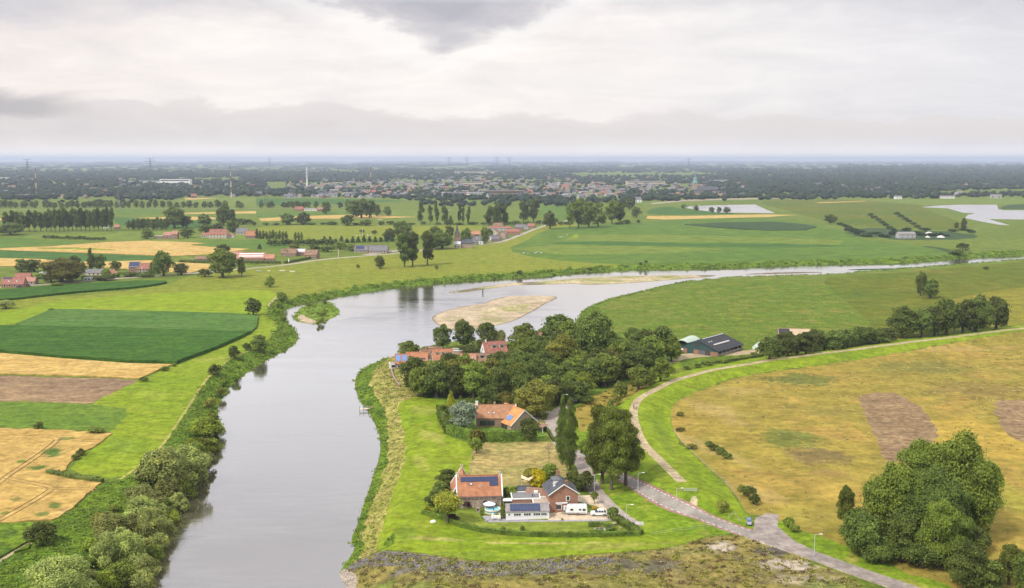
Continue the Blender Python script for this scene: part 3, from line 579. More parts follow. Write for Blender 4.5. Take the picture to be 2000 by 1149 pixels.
def lobes_for(shape, r):
    L = []
    if shape == 'oak':
        L.append((r.normal(0, .03), r.normal(0, .03), .49, .35, .35, .38))
        for k in range(20):
            t = r.uniform(0, 6.28); e = r.uniform(-.95, 1.35); rr = r.uniform(.27, .36)
            L.append((math.cos(t) * rr * math.cos(e), math.sin(t) * rr * math.cos(e), .50 + .36 * math.sin(e), *(r.uniform(.08, .21),) * 2, r.uniform(.07, .17)))
    elif shape == 'tall':
        for k in range(17):
            z = .22 + .70 * (k + .5) / 17; pr = .36 * math.sin(math.pi * min(1, (z - .10) / .92)) ** .6; t = r.uniform(0, 6.28); rr = pr * r.uniform(.2, .85)
            L.append((math.cos(t) * rr, math.sin(t) * rr, z, *(r.uniform(.14, .22),) * 2, r.uniform(.07, .11)))
    elif shape == 'column':
        for k in range(16):
            z = .08 + .87 * k / 15; pr = .42 * (min(1, (z + .05) / .35) ** .6) * (1 - max(0, (z - .45) / .62)) ** .75; t = r.uniform(0, 6.28)
            L.append((math.cos(t) * pr * .3, math.sin(t) * pr * .3, z, pr * .8 + .03, pr * .8 + .03, .075))
    elif shape == 'cone':
        for k in range(12):
            z = .08 + .86 * k / 11; pr = .46 * (1 - z) ** .8 + .03
            L.append((r.normal(0, .02), r.normal(0, .02), z, pr, pr, .07))
    elif shape in ('willow', 'shrub'):
        L.append((0, 0, .42, .36, .36, .36))
        for k in range(15):
            t = r.uniform(0, 6.28); e = r.uniform(-.1, 1.4); rr = r.uniform(.26, .36)
            L.append((math.cos(t) * rr * math.cos(e), math.sin(t) * rr * math.cos(e), .28 + .48 * math.sin(e), *(r.uniform(.13, .2),) * 2, r.uniform(.14, .22)))
    elif shape == 'ball':
        L.append((0, 0, .66, .46, .46, .33))
        for k in range(12):
            t = r.uniform(0, 6.28); e = r.uniform(-.7, 1.4)
            L.append((math.cos(t) * .33 * math.cos(e), math.sin(t) * .33 * math.cos(e), .66 + .23 * math.sin(e), .15, .15, .11))
    elif shape == 'weep':
        for k in range(14):
            t = r.uniform(0, 6.28); rr = r.uniform(0, .34)
            L.append((math.cos(t) * rr, math.sin(t) * rr, .62 - .5 * rr + r.uniform(-.05, .1), .13, .13, .26))
    return np.array(L)
def crown(shape, n, card, seed):
    r = np.random.default_rng(seed); L = lobes_for(shape, r)
    wgt = L[:, 3] * L[:, 5]; wgt /= wgt.sum(); idx = r.choice(len(L), n, p=wgt)
    d = r.normal(0, 1, (n, 3)); d /= np.linalg.norm(d, axis=1)[:, None]; fl = r.random(n) < .6; d[fl, 2] = np.abs(d[fl, 2])
    rad = r.uniform(.35, 1.0, n) ** .45
    stray = r.random(n) < .12; rad[stray] *= r.uniform(1.0, 1.38, stray.sum())
    pos = L[idx, :3] + d * L[idx, 3:6] * rad[:, None]
    pos[:, 2] = np.clip(pos[:, 2], .02, 1.02)
    c0 = np.array([0, 0, .45]); nn = .65 * d + .5 * (pos - c0); nn[:, 2] += .15
    return cards(pos, nn, card, r=r)
def trunk_mb(shape, seed):
    r = random.Random(seed); mb = MB(); tr = {'column': .035, 'cone': .03, 'tall': .035, 'ball': .035}.get(shape, .045)
    top = {'column': .8, 'cone': .85, 'tall': .8}.get(shape, .6)
    mb.tube((0, 0, -.03), (0, 0, .12), tr * 1.35, tr, 8); mb.tube((0, 0, .12), (.01, .01, top), tr, tr * .3, 8)
    if shape in ('oak', 'tall', 'willow', 'ball', 'weep'):
        for k in range(6):
            z = r.uniform(.22, .5) if shape != 'tall' else r.uniform(.2, .7); t = k * 1.05 + r.uniform(-.3, .3); l = r.uniform(.16, .28)
            mb.tube((0, 0, z), (math.cos(t) * l, math.sin(t) * l, min(.9, z + r.uniform(.12, .28))), tr * .55, tr * .15, 6)
    return mb
TM = {}
def tree_mesh(shape, lod, k):
    key = (shape, lod, k)
    if key not in TM:
        n, cd = {'top': (26000, .0185), 'hi': (11000, .028), 'near': (4800, .042), 'mid': (1100, .075), 'low': (260, .14)}[lod]
        if shape in ('column', 'cone'): cd *= .8
        seed = hash(shape) % 97 if False else sum(map(ord, shape)) + 31 * k
        V = crown(shape, n, cd, seed); tb = trunk_mb(shape, seed)
        if lod == 'low': TM[key] = (card_mesh(shape + '_tree', V, (LF['mid'], BARK), (tb.v, tb.f, [1] * len(tb.f))), None)
        else: TM[key] = (card_mesh(shape + '_crown', V, (LF['mid'],)), tb.mesh(shape + '_trunk', (BARK,)))
    return TM[key]
NAMES = {'oak': 'tree', 'tall': 'poplar_tree', 'column': 'columnar_tree', 'cone': 'conifer_tree', 'willow': 'willow_tree', 'shrub': 'shrub', 'ball': 'ball_tree', 'weep': 'weeping_tree'}
CATS = {'oak': 'tree', 'tall': 'poplar', 'column': 'columnar tree', 'cone': 'conifer', 'willow': 'willow', 'shrub': 'shrub', 'ball': 'round tree', 'weep': 'weeping tree'}
SHAPEW = {'oak': 'broad tree', 'tall': 'tall poplar', 'column': 'slim columnar tree', 'cone': 'pointed conifer', 'willow': 'bushy willow', 'shrub': 'rounded shrub', 'ball': 'ball-crowned tree', 'weep': 'weeping tree'}
COLW = {'mid': 'green', 'dark': 'dark green', 'olive': 'olive green', 'willow': 'grey-green', 'light': 'light green', 'poplar': 'deep green', 'yellow': 'bright yellow', 'lime': 'lime yellow', 'blue': 'blue-grey', 'purple': 'purple-leaved', 'conifer': 'blackish green', 'chestnut': 'yellow-green', 'hedge': 'green', 'brown': 'brownish', 'orange': 'orange', 'cream': 'cream', 'bank': 'fresh green', 'dry': 'straw-coloured'}
TREES = []
GROW = {'oak': (1.16, 1.14), 'tall': (1.12, 1.04), 'column': (1.28, 1.03), 'willow': (1.1, 1.05), 'shrub': (1.12, 1.05), 'cone': (1.15, 1.03)}
def tree(shape, leaf, u, v, w, h, group=None, label=None):
    TREES.append([shape, leaf, u, v, w, h, group, label])
def place_trees(landmarks):
    pts = Pm([(t[2], t[3]) for t in TREES]); use = {}
    lm = np.array([(a, b) for _, a, b in landmarks], float); keys = {}
    for i, t in enumerate(TREES):
        if t[7]: continue
        d = np.hypot(lm[:, 0] - t[2], (lm[:, 1] - t[3]) * 2.2); j = int(d.argmin()); dv = t[3] - lm[j, 1]
        rel = 'in front of' if dv > 7 else 'behind' if dv < -7 else 'beside'
        keys.setdefault((COLW[t[1]], SHAPEW[t[0]], rel, j), []).append((d[j], i))
    tens = ['', 'first', 'second', 'third', 'fourth', 'fifth', 'sixth', 'seventh', 'eighth', 'ninth']
    ordn = ['', 'second', 'third', 'fourth', 'fifth', 'sixth', 'seventh', 'eighth', 'ninth', 'tenth', 'eleventh', 'twelfth', 'thirteenth', 'fourteenth', 'fifteenth', 'sixteenth', 'seventeenth', 'eighteenth', 'nineteenth', 'twentieth'] + ['twenty-' + a for a in tens[1:]] + ['thirtieth'] + ['thirty-' + a for a in tens[1:]]
    for (cw, sw, rel, j), l in keys.items():
        l.sort()
        for k, (_, i) in enumerate(l):
            TREES[i][7] = f"{cw} {sw} {rel} {landmarks[j][0]}" + ('' if len(l) == 1 else ', first from it' if k == 0 else f", {ordn[min(k, 38)]} from it")
    for i, (shape, leaf, u, v, w, h, group, label) in enumerate(TREES):
        x, y, z = pts[i]; s = scale_at(x, y, z); W, H = w / s * GROW.get(shape, (1, 1))[0], h / s * GROW.get(shape, (1, 1))[1]
        big = max(w, h); lod = 'top' if big >= 115 else 'hi' if big >= 66 else 'near' if big >= 36 else 'mid' if big >= 17 else 'low'
        k = use.get((shape, lod), 0); use[(shape, lod)] = k + 1
        cm, tm = tree_mesh(shape, lod, k % (4 if lod in ('low', 'mid', 'near') else 3))
        rz = rng.uniform(0, 6.28); scl = (W * rng.uniform(1.02, 1.15), W * rng.uniform(.95, 1.1), H)
        def setleaf(o):
            o.material_slots[0].link = 'OBJECT'; o.material_slots[0].material = LF[leaf]
        if tm is None:
            o = link(NAMES[shape], cm); setleaf(o); o.location = (x, y, z); o.rotation_euler = (0, 0, rz); o.scale = scl; tag(o, label, CATS[shape], group)
        else:
            o = thing(NAMES[shape], label, CATS[shape], (x, y, z), rz, group); o.scale = scl
            c_ = link('crown', cm, o); setleaf(c_); link('trunk', tm, o)
# ---- (shape, leaf, u, v of the foot, width, height) in photo positions
for r_ in [('willow','willow',362,946,92,80),('willow','light',394,885,36,34),('willow','willow',316,957,92,86),('willow','willow',340,962,55,62),('willow','dark',285,950,40,58),('willow','willow',273,990,64,46),('willow','willow',276,1020,66,52),('willow','willow',305,1022,48,46),
 ('willow','willow',292,1066,66,80),('willow','willow',262,1062,50,60),('willow','willow',212,1056,74,56),('shrub','olive',194,1026,36,28),('willow','willow',208,1106,62,70),('willow','willow',252,1108,62,78),('willow','willow',286,1092,34,44),('willow','willow',116,1182,128,104),('willow','mid',238,1150,64,60),('willow','light',205,1160,50,50),
 ('shrub','dark',80,1066,54,48),('willow','light',403,858,60,46),('willow','mid',415,842,34,42),('shrub','olive',412,797,27,24),('shrub','mid',430,775,26,22),('shrub','dark',421,733,26,23),('shrub','dark',457,700,22,26),('shrub','dark',482,684,18,16),('oak','dark',506,686,30,30),('shrub','bank',462,745,22,18),('shrub','bank',440,755,20,16),
 ('oak','dark',495,616,30,30),('shrub','mid',527,561,20,22),('shrub','mid',550,588,20,20),('oak','mid',742,525,21,23),('shrub','mid',543,602,14,14),('shrub','mid',555,628,12,12),('shrub','bank',540,615,16,14),
 ('shrub','light',699,524,8,8),('shrub','mid',853,526,9,9),('shrub','willow',12,603,34,18),('shrub','dark',76,838,20,15),('shrub','dark',102,608,14,6),('shrub','mid',322,724,17,9),('shrub','mid',281,745,17,10),('shrub','mid',340,716,10,8),('shrub','mid',190,846,34,12),('shrub','mid',157,890,20,14),('shrub','mid',148,898,16,12),
 ('shrub','mid',627,632,13,14),('shrub','mid',622,637,8,10),('shrub','mid',603,598,11,8),('shrub','mid',634,594,9,10),('shrub','mid',632,618,12,12),
 ('willow','willow',330,975,50,50),('willow','willow',300,1000,50,44),('willow','willow',300,1042,56,56),('willow','willow',236,1078,50,50),('willow','willow',275,1128,50,50),('willow','mid',382,905,44,46),('willow','willow',392,925,36,40),('shrub','light',180,1075,34,26),('shrub','bank',165,1110,40,24),('shrub','bank',245,1020,30,20),('shrub','mid',225,1000,26,16),
 ('willow','willow',422,852,38,32),('shrub','light',414,882,36,28),('willow','willow',402,914,40,34),('willow','willow',384,944,44,38),('willow','mid',366,972,42,36),('willow','willow',348,998,44,38),('shrub','light',336,1022,38,30),('willow','willow',324,1048,44,40),('willow','willow',310,1076,46,40),('willow','mid',300,1100,46,38),('willow','willow',288,1126,50,44),('willow','willow',276,1156,54,50),('willow','willow',170,1150,50,40),('willow','willow',350,925,50,50),('willow','light',376,885,36,30),('willow','willow',242,1050,44,40),
 # village among the trees
 ('oak','mid',796,699,42,30),('oak','dark',864,683,37,44),('oak','dark',906,680,50,50),('oak','dark',950,688,42,52),('weep','willow',977,688,38,48),('oak','mid',1022,680,54,44),('cone','dark',938,690,22,24),('cone','dark',955,692,22,24),('shrub','dark',912,699,46,26),('shrub','dark',868,698,22,16),('shrub','light',890,690,14,12),('shrub','light',995,684,16,14),
 ('oak','dark',973,729,42,38),('oak','dark',889,724,29,29),('oak','dark',806,762,50,60),('oak','mid',822,775,50,52),('oak','dark',852,776,56,64),('oak','dark',886,778,44,60),('oak','mid',925,778,58,66),('oak','dark',973,782,44,62),('oak','mid',1008,779,46,64),('oak','mid',843,730,28,24),('oak','dark',955,790,44,34),('shrub','olive',985,792,40,28),('shrub','mid',1003,790,30,22),
 ('oak','dark',1087,672,64,52),('oak','dark',1165,712,88,92),('oak','dark',1140,700,44,60),('oak','dark',1190,714,40,60),('oak','mid',1022,725,58,58),('oak','olive',1097,726,62,66),('cone','mid',1135,711,26,48),('oak','dark',1238,694,40,48),('oak','dark',1262,700,50,52),('oak','dark',1292,704,52,60),('oak','mid',1311,706,34,46),('oak','dark',1228,719,42,48),('oak','dark',1265,720,37,44),('oak','dark',1225,738,54,46),('oak','dark',1250,722,40,40),
 ('oak','mid',1180,754,62,58),('oak','dark',1160,758,40,52),('oak','dark',1203,746,38,46),('oak','light',1140,773,38,42),('oak','dark',1098,764,46,50),('oak','mid',1072,760,40,48),('oak','dark',1045,765,46,58),('oak','dark',1105,786,40,40),('oak','dark',1130,786,42,38),('oak','olive',1051,812,78,64),('oak','dark',1015,782,44,58),('oak','dark',1030,745,44,50),('oak','dark',1058,735,40,44),('oak','dark',1070,705,40,42),('oak','mid',1120,745,44,46),('oak','dark',990,755,40,50),
 ('oak','mid',1247,763,48,44),('shrub','mid',1268,752,26,28),('oak','mid',1290,747,38,42),('shrub','mid',1305,738,24,26),('oak','mid',1212,779,28,30),('shrub','olive',1206,792,18,20),('shrub','mid',1193,800,14,22),('cone','dark',1328,690,9,13),('shrub','dark',1148,790,24,20),('oak','dark',1110,760,40,46),
 ('column','poplar',1098,908,23,133),('column','poplar',1114,918,29,138),
 ('tall','mid',1176,945,78,150),('tall','mid',1194,957,80,160),('tall','mid',1222,948,76,142),('tall','mid',1160,926,56,112),
 # gardens
 ('shrub','dark',1118,956,34,38),('shrub','dark',1142,958,40,42),('shrub','olive',1040,948,40,36),('shrub','mid',1072,946,46,44),('oak','yellow',1050,958,34,38),('ball','mid',1161,984,17,24),('shrub','dark',1197,1013,26,24),
 ('oak','dark',873,948,36,30),('shrub','dark',862,975,40,36),('shrub','dark',848,988,34,32),('ball','chestnut',874,1021,60,62),('shrub','purple',884,1019,22,17),('shrub','purple',911,992,15,18),('shrub','lime',834,1002,14,14),('shrub','lime',846,1003,12,12),('shrub','mid',856,1006,22,18),('cone','mid',984,1012,15,29),('shrub','light',999,979,24,28),('shrub','dark',988,976,14,26),('shrub','mid',1012,966,30,18),('shrub','mid',965,990,15,12),
 ('cone','lime',881,804,24,40),('oak','blue',905,840,56,52),('shrub','mid',866,815,22,26),('shrub','mid',871,830,20,22),('shrub','mid',876,840,20,20),('shrub','olive',931,864,26,30),('shrub','mid',931,886,29,34),('oak','dark',1035,861,40,40),('shrub','mid',1062,820,14,10),('cone','mid',900,792,12,20),('shrub','mid',940,792,24,18),('shrub','mid',958,792,22,20),('shrub','mid',915,792,18,16),
 ('shrub','mid',1020,1036,9,10),('shrub','mid',983,1038,10,12),('shrub','mid',977,1040,12,7),('shrub','orange',967,1038,12,6),('shrub','cream',1106,1046,13,6),('shrub','cream',1200,1026,9,8),('shrub','cream',1212,1034,6,6),('shrub','orange',1161,995,9,6),('shrub','mid',941,1006,6,6),('shrub','mid',948,1017,4,4),('shrub','mid',1098,1016,5,4),
 # field edge shrubs east of the road
 ('shrub','olive',1410,1000,28,24),('shrub','mid',1395,880,20,14),('shrub','dark',1408,888,20,16),('shrub','dark',1420,896,18,14),('shrub','dark',1385,872,16,12),('shrub','dark',1462,970,26,22),('shrub','dark',1472,985,24,22),('shrub','olive',1448,960,18,14),('shrub','mid',1540,1030,26,22),('shrub','mid',1552,1040,20,16),('shrub','olive',1328,812,14,8),('shrub','olive',1330,842,18,8),('shrub','olive',1350,876,22,9),
 # big clump beside the golden field
 ('oak','mid',1860,1052,124,192),('oak','mid',1800,1000,90,128),('oak','mid',1736,1076,112,158),('oak','dark',1780,1082,90,130),('oak','mid',1830,1108,84,122),('oak','mid',1905,1056,92,150),('oak','mid',1650,1030,36,76),('oak','dark',1678,1080,66,80),('oak','dark',1885,1156,76,92),('oak','mid',1970,1142,54,74),('oak','dark',1930,1160,60,60),('oak','dark',2000,1165,50,76),('oak','dark',1820,1060,100,140),
 # trees above the dike
 ('oak','dark',1761,659,52,56),('oak','dark',1800,658,44,48),('oak','dark',1825,656,44,52),('oak','dark',1848,654,56,62),('oak','dark',1880,652,50,60),('oak','dark',1905,650,60,66),('oak','dark',1945,645,50,58),('oak','dark',1798,578,22,42),('oak','dark',1818,583,32,34),('shrub','dark',1925,526,12,6)]:
    tree(*r_)
VW = np.array([(800,748),(815,776),(870,784),(900,798),(1030,800),(1110,790),(1150,776),(1200,753),(1250,738),(1310,708),(1250,690),(1190,694),(1130,684),(1060,690),(1005,705),(965,738),(880,742)], float)
for v_ in np.arange(690, 800, 13.0):
    for u_ in np.arange(790, 1320, 31.0):
        q = (u_ + rng.uniform(-10, 10) + (15 if int(v_ / 13) % 2 else 0), v_ + rng.uniform(-4, 4))
        if inside(np.array([q]), VW)[0] and min(math.hypot(q[0] - t[2], (q[1] - t[3]) * 2) for t in TREES) > 17:
            tree('oak', ['dark', 'mid', 'dark', 'olive'][rng.integers(4)], q[0], q[1], rng.uniform(38, 52), rng.uniform(36, 52))
for r_ in [('oak','dark',1690,1090,70,80),('oak','dark',1760,1095,80,90),('shrub','dark',1725,1098,70,50),('shrub','dark',1800,1108,80,56),('shrub','dark',1870,1100,80,60),('oak','dark',1850,1080,90,130),('oak','mid',1890,1030,80,140),('shrub','dark',1905,1080,60,60),('shrub','dark',1660,1062,44,40),('oak','mid',1765,1040,70,120)]: tree(*r_)
for i in range(14):
    t = i / 13; tree('oak' if i % 3 else 'shrub', 'dark', 1503 + 232 * t, 702 - 33 * t + rng.uniform(-2, 2), 40 + rng.uniform(-6, 8), 40 - 14 * t + rng.uniform(-3, 6))
for i in range(8):
    tree('shrub', 'dark', 1545 + 12 * i, 652 + 2 * i, 20, 12)
for i in range(7): tree('shrub', 'mid', 1345 + 22 * i + rng.uniform(-5, 5), 722 - 4.2 * i, 15, 9)
# north-west plain
for r_ in [('shrub','dark',20,459,48,25),('oak','dark',341,446,36,38),('oak','dark',252,448,13,15),('oak','dark',365,445,22,21),('oak','dark',400,442,27,21),('oak','dark',437,441,30,38),('oak','dark',452,438,19,26),('shrub','dark',475,438,32,12),('oak','dark',288,467,24,15),('oak','dark',367,465,27,19),('oak','dark',402,456,30,16),('oak','dark',455,457,28,25),('oak','dark',427,451,24,13),
 ('oak','dark',434,494,27,15),('column','dark',178,529,13,43),('oak','dark',195,528,24,28),('oak','dark',147,528,24,26),('oak','dark',160,530,16,16),('oak','dark',42,531,27,22),('oak','dark',67,531,34,22),('oak','olive',120,552,76,42),('oak','olive',140,551,40,30),('shrub','mid',112,562,22,11),('oak','dark',226,528,22,16),('oak','dark',320,539,40,44),('oak','dark',354,537,32,20),('cone','dark',296,536,15,23),('oak','mid',435,542,52,50),('oak','mid',472,540,17,34),('shrub','mid',400,541,26,16),('shrub','mid',78,544,24,10),('shrub','dark',205,548,36,12),('shrub','mid',208,540,20,16),('shrub','dark',100,551,30,16),('shrub','dark',255,540,30,9),('shrub','dark',285,541,30,8),('shrub','mid',35,548,12,8),
 ('oak','dark',560,439,32,20),('oak','dark',592,438,30,20),('oak','dark',678,441,26,19),('shrub','dark',715,441,27,13),('oak','dark',637,418,19,21),('oak','dark',690,426,27,32),('oak','dark',706,426,30,33),('oak','dark',722,425,28,31),('oak','dark',736,422,18,20),('oak','dark',756,422,15,17),('shrub','dark',707,456,12,8),('shrub','dark',731,458,11,9),('oak','dark',760,469,24,20),('oak','dark',787,468,36,32),
 ('tall','dark',790,522,34,64),('tall','dark',806,521,34,66),('tall','dark',835,518,32,64),('oak','dark',852,472,28,27),('oak','dark',877,467,21,23),('oak','dark',863,486,46,28),('oak','dark',845,488,22,26),('oak','dark',910,480,22,30),('oak','dark',947,477,18,30),('oak','dark',957,465,14,16),('oak','dark',931,470,10,10),
 ('tall','dark',822,439,15,42),('tall','dark',840,439,13,38),('tall','dark',853,439,11,42),('tall','dark',868,439,15,36),('cone','dark',880,439,13,18),('tall','dark',898,439,9,40),('tall','dark',905,439,8,36),('tall','dark',915,438,10,34),('tall','dark',955,442,20,38),('tall','dark',972,444,22,46),('tall','dark',985,443,18,42),
 ('tall','mid',1113,447,20,48),('tall','mid',1130,446,32,54),('tall','mid',1150,444,34,48),('tall','mid',1168,444,37,46),('tall','mid',1195,438,32,46),('tall','mid',1211,437,26,42),('oak','dark',1230,409,21,19),('oak','dark',1243,425,19,19),('oak','dark',1074,447,26,30),('tall','dark',1022,437,22,43),('tall','dark',1042,435,26,45),('shrub','dark',1225,437,9,8),('shrub','dark',1247,436,8,8),
 ('oak','dark',1335,408,10,8),('oak','dark',1360,412,11,9),('oak','dark',1390,415,12,9),('oak','dark',1404,416,10,10),('oak','dark',1420,417,14,11),('shrub','dark',1262,515,8,7),('shrub','dark',1251,518,6,6),('oak','dark',1622,436,27,16),('oak','dark',1882,451,11,22),('oak','dark',1868,447,9,11),('shrub','dark',1880,490,22,16),('shrub','dark',1868,497,30,10),('shrub','dark',1015,538,12,7),('shrub','mid',1150,524,10,5),
 ('shrub','mid',665,487,26,16),('shrub','mid',688,490,24,15),('shrub','mid',640,492,26,12),('shrub','mid',615,490,26,12),('shrub','olive',575,487,18,10),('cone','dark',507,487,10,10),('oak','dark',617,505,12,13),('shrub','dark',590,497,30,12),('shrub','dark',560,500,18,14),('shrub','dark',1340,405,4,3)]:
    tree(*r_)
for i in range(8): tree('tall', 'dark', 12 + 11.3 * i, 453 + rng.uniform(-1, 1), 16, 38 + rng.uniform(-3, 4), 'poplar row at the plain edge')
for i in range(15): tree('tall', 'dark', 100 + 8.4 * i, 452 - .1 * i + rng.uniform(-1, 1), 15, 41 + rng.uniform(-3, 4), 'second poplar row at the plain edge')
for i in range(8): tree('oak', 'dark', 262 + 9 * i, 449 + rng.uniform(-1, 1), 13, 20 + rng.uniform(-3, 3), 'young trees in a line')
for i in range(14): tree('shrub', 'dark', 528 + 9.2 * i, 480 - .1 * i, 15, 12 + rng.uniform(-1, 2), 'dark clipped trees in a row')
for i in range(13): tree('cone', 'conifer', 634 + 11 * i, 476 - .3 * i, 10, 11 + rng.uniform(-2, 4), 'small conifers in a row')
for i in range(10): tree('column', 'dark', 502 + 6.3 * i, 467 + rng.uniform(-.5, .5), 8, 17 + rng.uniform(-4, 3), 'garden cypresses in a row')
for i in range(3): tree('column', 'dark', 577 + 6 * i, 469, 6, 15, 'cypress trio in the meadow')
for i in range(16): tree('shrub', 'dark', 88 + 7.6 * i, 466 + .25 * i, 10, rng.uniform(5, 9), 'dark shrubs on the field strip')
for i in range(34): tree('shrub', 'dark', 500 + 22 * i + rng.uniform(-6, 6), 440 - .06 * i + rng.uniform(-.6, .6), rng.uniform(8, 22), rng.uniform(4, 9), 'hedge shrubs along the olive meadow')
for x_ in (2,10,20,31,44,50,63,70,89,98,107,120,131,141,151,163,168,176,184,192,200,208,216,228,240,252,266,278,291,303,318,332,346,358,370,383,400,410,425,440,465,470,510,525,531,555,563,571,580,587,594,602,617,664,679):
    tree('oak', 'dark', x_, 406.5 + rng.uniform(-.8, .8), rng.uniform(9, 13), rng.uniform(10, 14), 'roadside trees on the plain')
for i in range(26): tree('shrub', 'conifer', 1655 + 9.6 * i + rng.uniform(-3, 3), 456 + rng.uniform(-6, 8), rng.uniform(12, 22), rng.uniform(4, 8), 'scrub round the gravel heaps')
for (a, b_, c_, d_) in ((1640,440,1680,455), (1700,422,1745,452), (1752,420,1800,450)):
    for i in range(7): t = i / 6; tree('shrub', 'conifer', a + (c_ - a) * t, b_ + (d_ - b_) * t, 12, 6, 'hedge scrub on the slope')
for (t, lab) in (('', ''),): pass
GROUPL = {'poplar row at the plain edge': 'dark tall poplar in the row on the far field edge', 'second poplar row at the plain edge': 'dark tall poplar in the long dense row beside a small red roof', 'young trees in a line': 'slim dark tree in the line of young trees on the plain',
 'dark clipped trees in a row': 'low dark tree in the dense row behind the brown farm', 'small conifers in a row': 'small dark conifer in the row behind the grey villa', 'garden cypresses in a row': 'dark cypress in the row beside the orange gable', 'cypress trio in the meadow': 'dark cypress in the group of three on the meadow',
 'dark shrubs on the field strip': 'blackish shrub in the strip between two green fields', 'hedge shrubs along the olive meadow': 'dark shrub in the hedge line beyond the olive meadow', 'roadside trees on the plain': 'small dark round tree in the long row beside the plain road', 'scrub round the gravel heaps': 'blackish low shrub around the white gravel heaps', 'hedge scrub on the slope': 'blackish shrub in a sloping hedge line above the gravel heaps'}
for t in TREES:
    if t[6]: t[7] = GROUPL[t[6]]
LANDMARKS = [('the willowed river bend', 316, 957), ('the wide wheat field', 150, 930), ('the maize field corner', 500, 640), ('the small green island', 620, 610), ('the riverside solar house', 785, 712), ('the long orange roof', 815, 708), ('the white-gabled village house', 842, 698),
 ('the dormered brown roof', 930, 708), ('the white house with red roof', 970, 688), ('the tree-hidden red roof', 1030, 665), ('the bright mown dike', 850, 790), ('the orange-roofed farmhouse', 985, 815), ('the lane corner', 1085, 800), ('the black-roofed cattle barn', 1390, 680), ('the winding dike path', 1245, 770), ('the twin columnar poplars', 1106, 910),
 ('the bare poplar trunks', 1191, 955), ('the grey-roofed brick house', 1100, 980), ('the stone barn', 936, 985), ('the curved garden hedge', 940, 1040), ('the white caravan', 1125, 1004), ('the parked white car', 1150, 1003), ('the road junction', 1490, 1030), ('the golden field margin', 1400, 900), ('the tilled patch', 1760, 850), ('the frame corner clump', 1850, 1090), ('the grassy dike slope', 1800, 680),
 ('the broad red barns', 497, 505), ('the brown brick farm', 583, 500), ('the grey villa', 728, 490), ('the slim village church', 893, 480), ('the row of village houses', 985, 465), ('the red farmhouse with solar roof', 275, 530), ('the grey bungalow roof', 178, 535), ('the long red roof by the dike road', 30, 550), ('the twin red blocks', 325, 462), ('the big inn with pale walls', 425, 460), ('the dark-roofed farmhouse', 480, 460), ('the cattle meadow', 1000, 495), ('the narrow orange stubble strip', 1350, 425), ('the far lake', 1430, 410), ('the gravel heaps', 1790, 462), ('the shallow river reach', 1150, 545), ('the river pasture', 1450, 620)]
place_trees(LANDMARKS)

# ------------------------------------------------------------------ hedges
def hedge(label, px, h, t, leaf='hedge', dens=3.2, size=.42, group=None):
    p = Pm(px); q = [Vector(a) for a in p]
    mb = MB(); V = []
    for a, b in zip(q[:-1], q[1:]):
        d = (b - a); L = d.length; d2 = Vector((d.x, d.y, 0)).normalized(); nn = Vector((-d2.y, d2.x, 0))
        n = int(L * (2 * h + t) * dens)
        r1 = rng.uniform(0, 1, n); k = rng.uniform(0, 2 * h + t, n)
        off = np.where(k < h, -t / 2, np.where(k < h + t, k - h - t / 2, t / 2)); zz = np.where(k < h, k, np.where(k < h + t, h, k - h - t))
        base = np.array(a)[None] + np.array(d)[None] * r1[:, None]
        pos = base + np.array(nn)[None] * off[:, None]; pos[:, 2] += zz + rng.normal(0, .06, n)
        nr = np.array(nn)[None] * np.where(k < h, -1, np.where(k < h + t, 0, 1))[:, None]; nr[:, 2] += np.where((k >= h) & (k < h + t), 1, .15)
        V.append(cards(pos, nr, size))
        c = (a + b) / 2; mb.extrude([(-t / 2 * .93, -.2), (t / 2 * .93, -.2), (t / 2 * .93, h * .96), (-t / 2 * .93, h * .96)], -L / 2 - .1, L / 2 + .1)
        nv = 8; ang = math.atan2(d2.y, d2.x)
        for j in range(len(mb.v) - nv, len(mb.v)):
            x, y, z = mb.v[j]; mb.v[j] = (c.x + x * math.cos(ang) - y * math.sin(ang), c.y + x * math.sin(ang) + y * math.cos(ang), c.z + z + d.z * (x / max(L, .1)))
    V = np.vstack(V)
    me = card_mesh('hedge', V, (LF[leaf],), (mb.v, mb.f, [0] * len(mb.f)))
    o = bpy.data.objects.new('hedge', me); C.objects.link(o); tag(o, label, 'hedge', group); return o
hedge('long low clipped hedge curving round the garden lawn', [(825,1004),(853,1012),(875,1018),(898,1029),(937,1038.5),(977,1043.5),(1016,1046.5),(1070,1048.5),(1150,1048.5),(1250,1046.5)], 1.3, 1.0, 'hedge', 5, .3)
hedge('wide sloping hedge closing the garden beside the lane end', [(1203,1016),(1226,1030),(1249,1045)], 1.4, 2.6, 'hedge', 4, .35)
hedge('clipped hedge horseshoe around a small paved seat', [(1150,1028.5),(1168,1028),(1185,1030),(1196,1035),(1196,1040),(1185,1042)], 1.3, 1.2, 'dark', 5, .3)
hedge('short clipped hedge block on the lawn by the horseshoe', [(1151,1042.5),(1180,1043)], 1.2, 1.2, 'dark', 5, .3)
hedge('tall bushy hedge in front of the orange-roofed farmhouse', [(876,848),(900,855),(930,861),(980,861.5),(1036,861)], 3.6, 2.4, 'hedge', 3.5, .5)
hedge('tall rounded hedge on the dike side of the orange-roofed farmhouse', [(859,806),(862,820),(870,835),(876,848)], 3.2, 2.6, 'hedge', 3.5, .5)
hedge('low hedge along the lane beside the farmhouse garden', [(1058,836),(1069,843),(1081,863)], 1.3, .9, 'hedge', 4, .35)
hedge('dark clipped hedge along the dike road below the red farmhouse', [(232,536),(262,538),(296,536)], 2.2, 1.8, 'dark', 1.2, .9)
hedge('dark hedge below the grey bungalow roof', [(160,545),(200,546),(232,541)], 3.0, 2.5, 'dark', 1.0, 1.0)
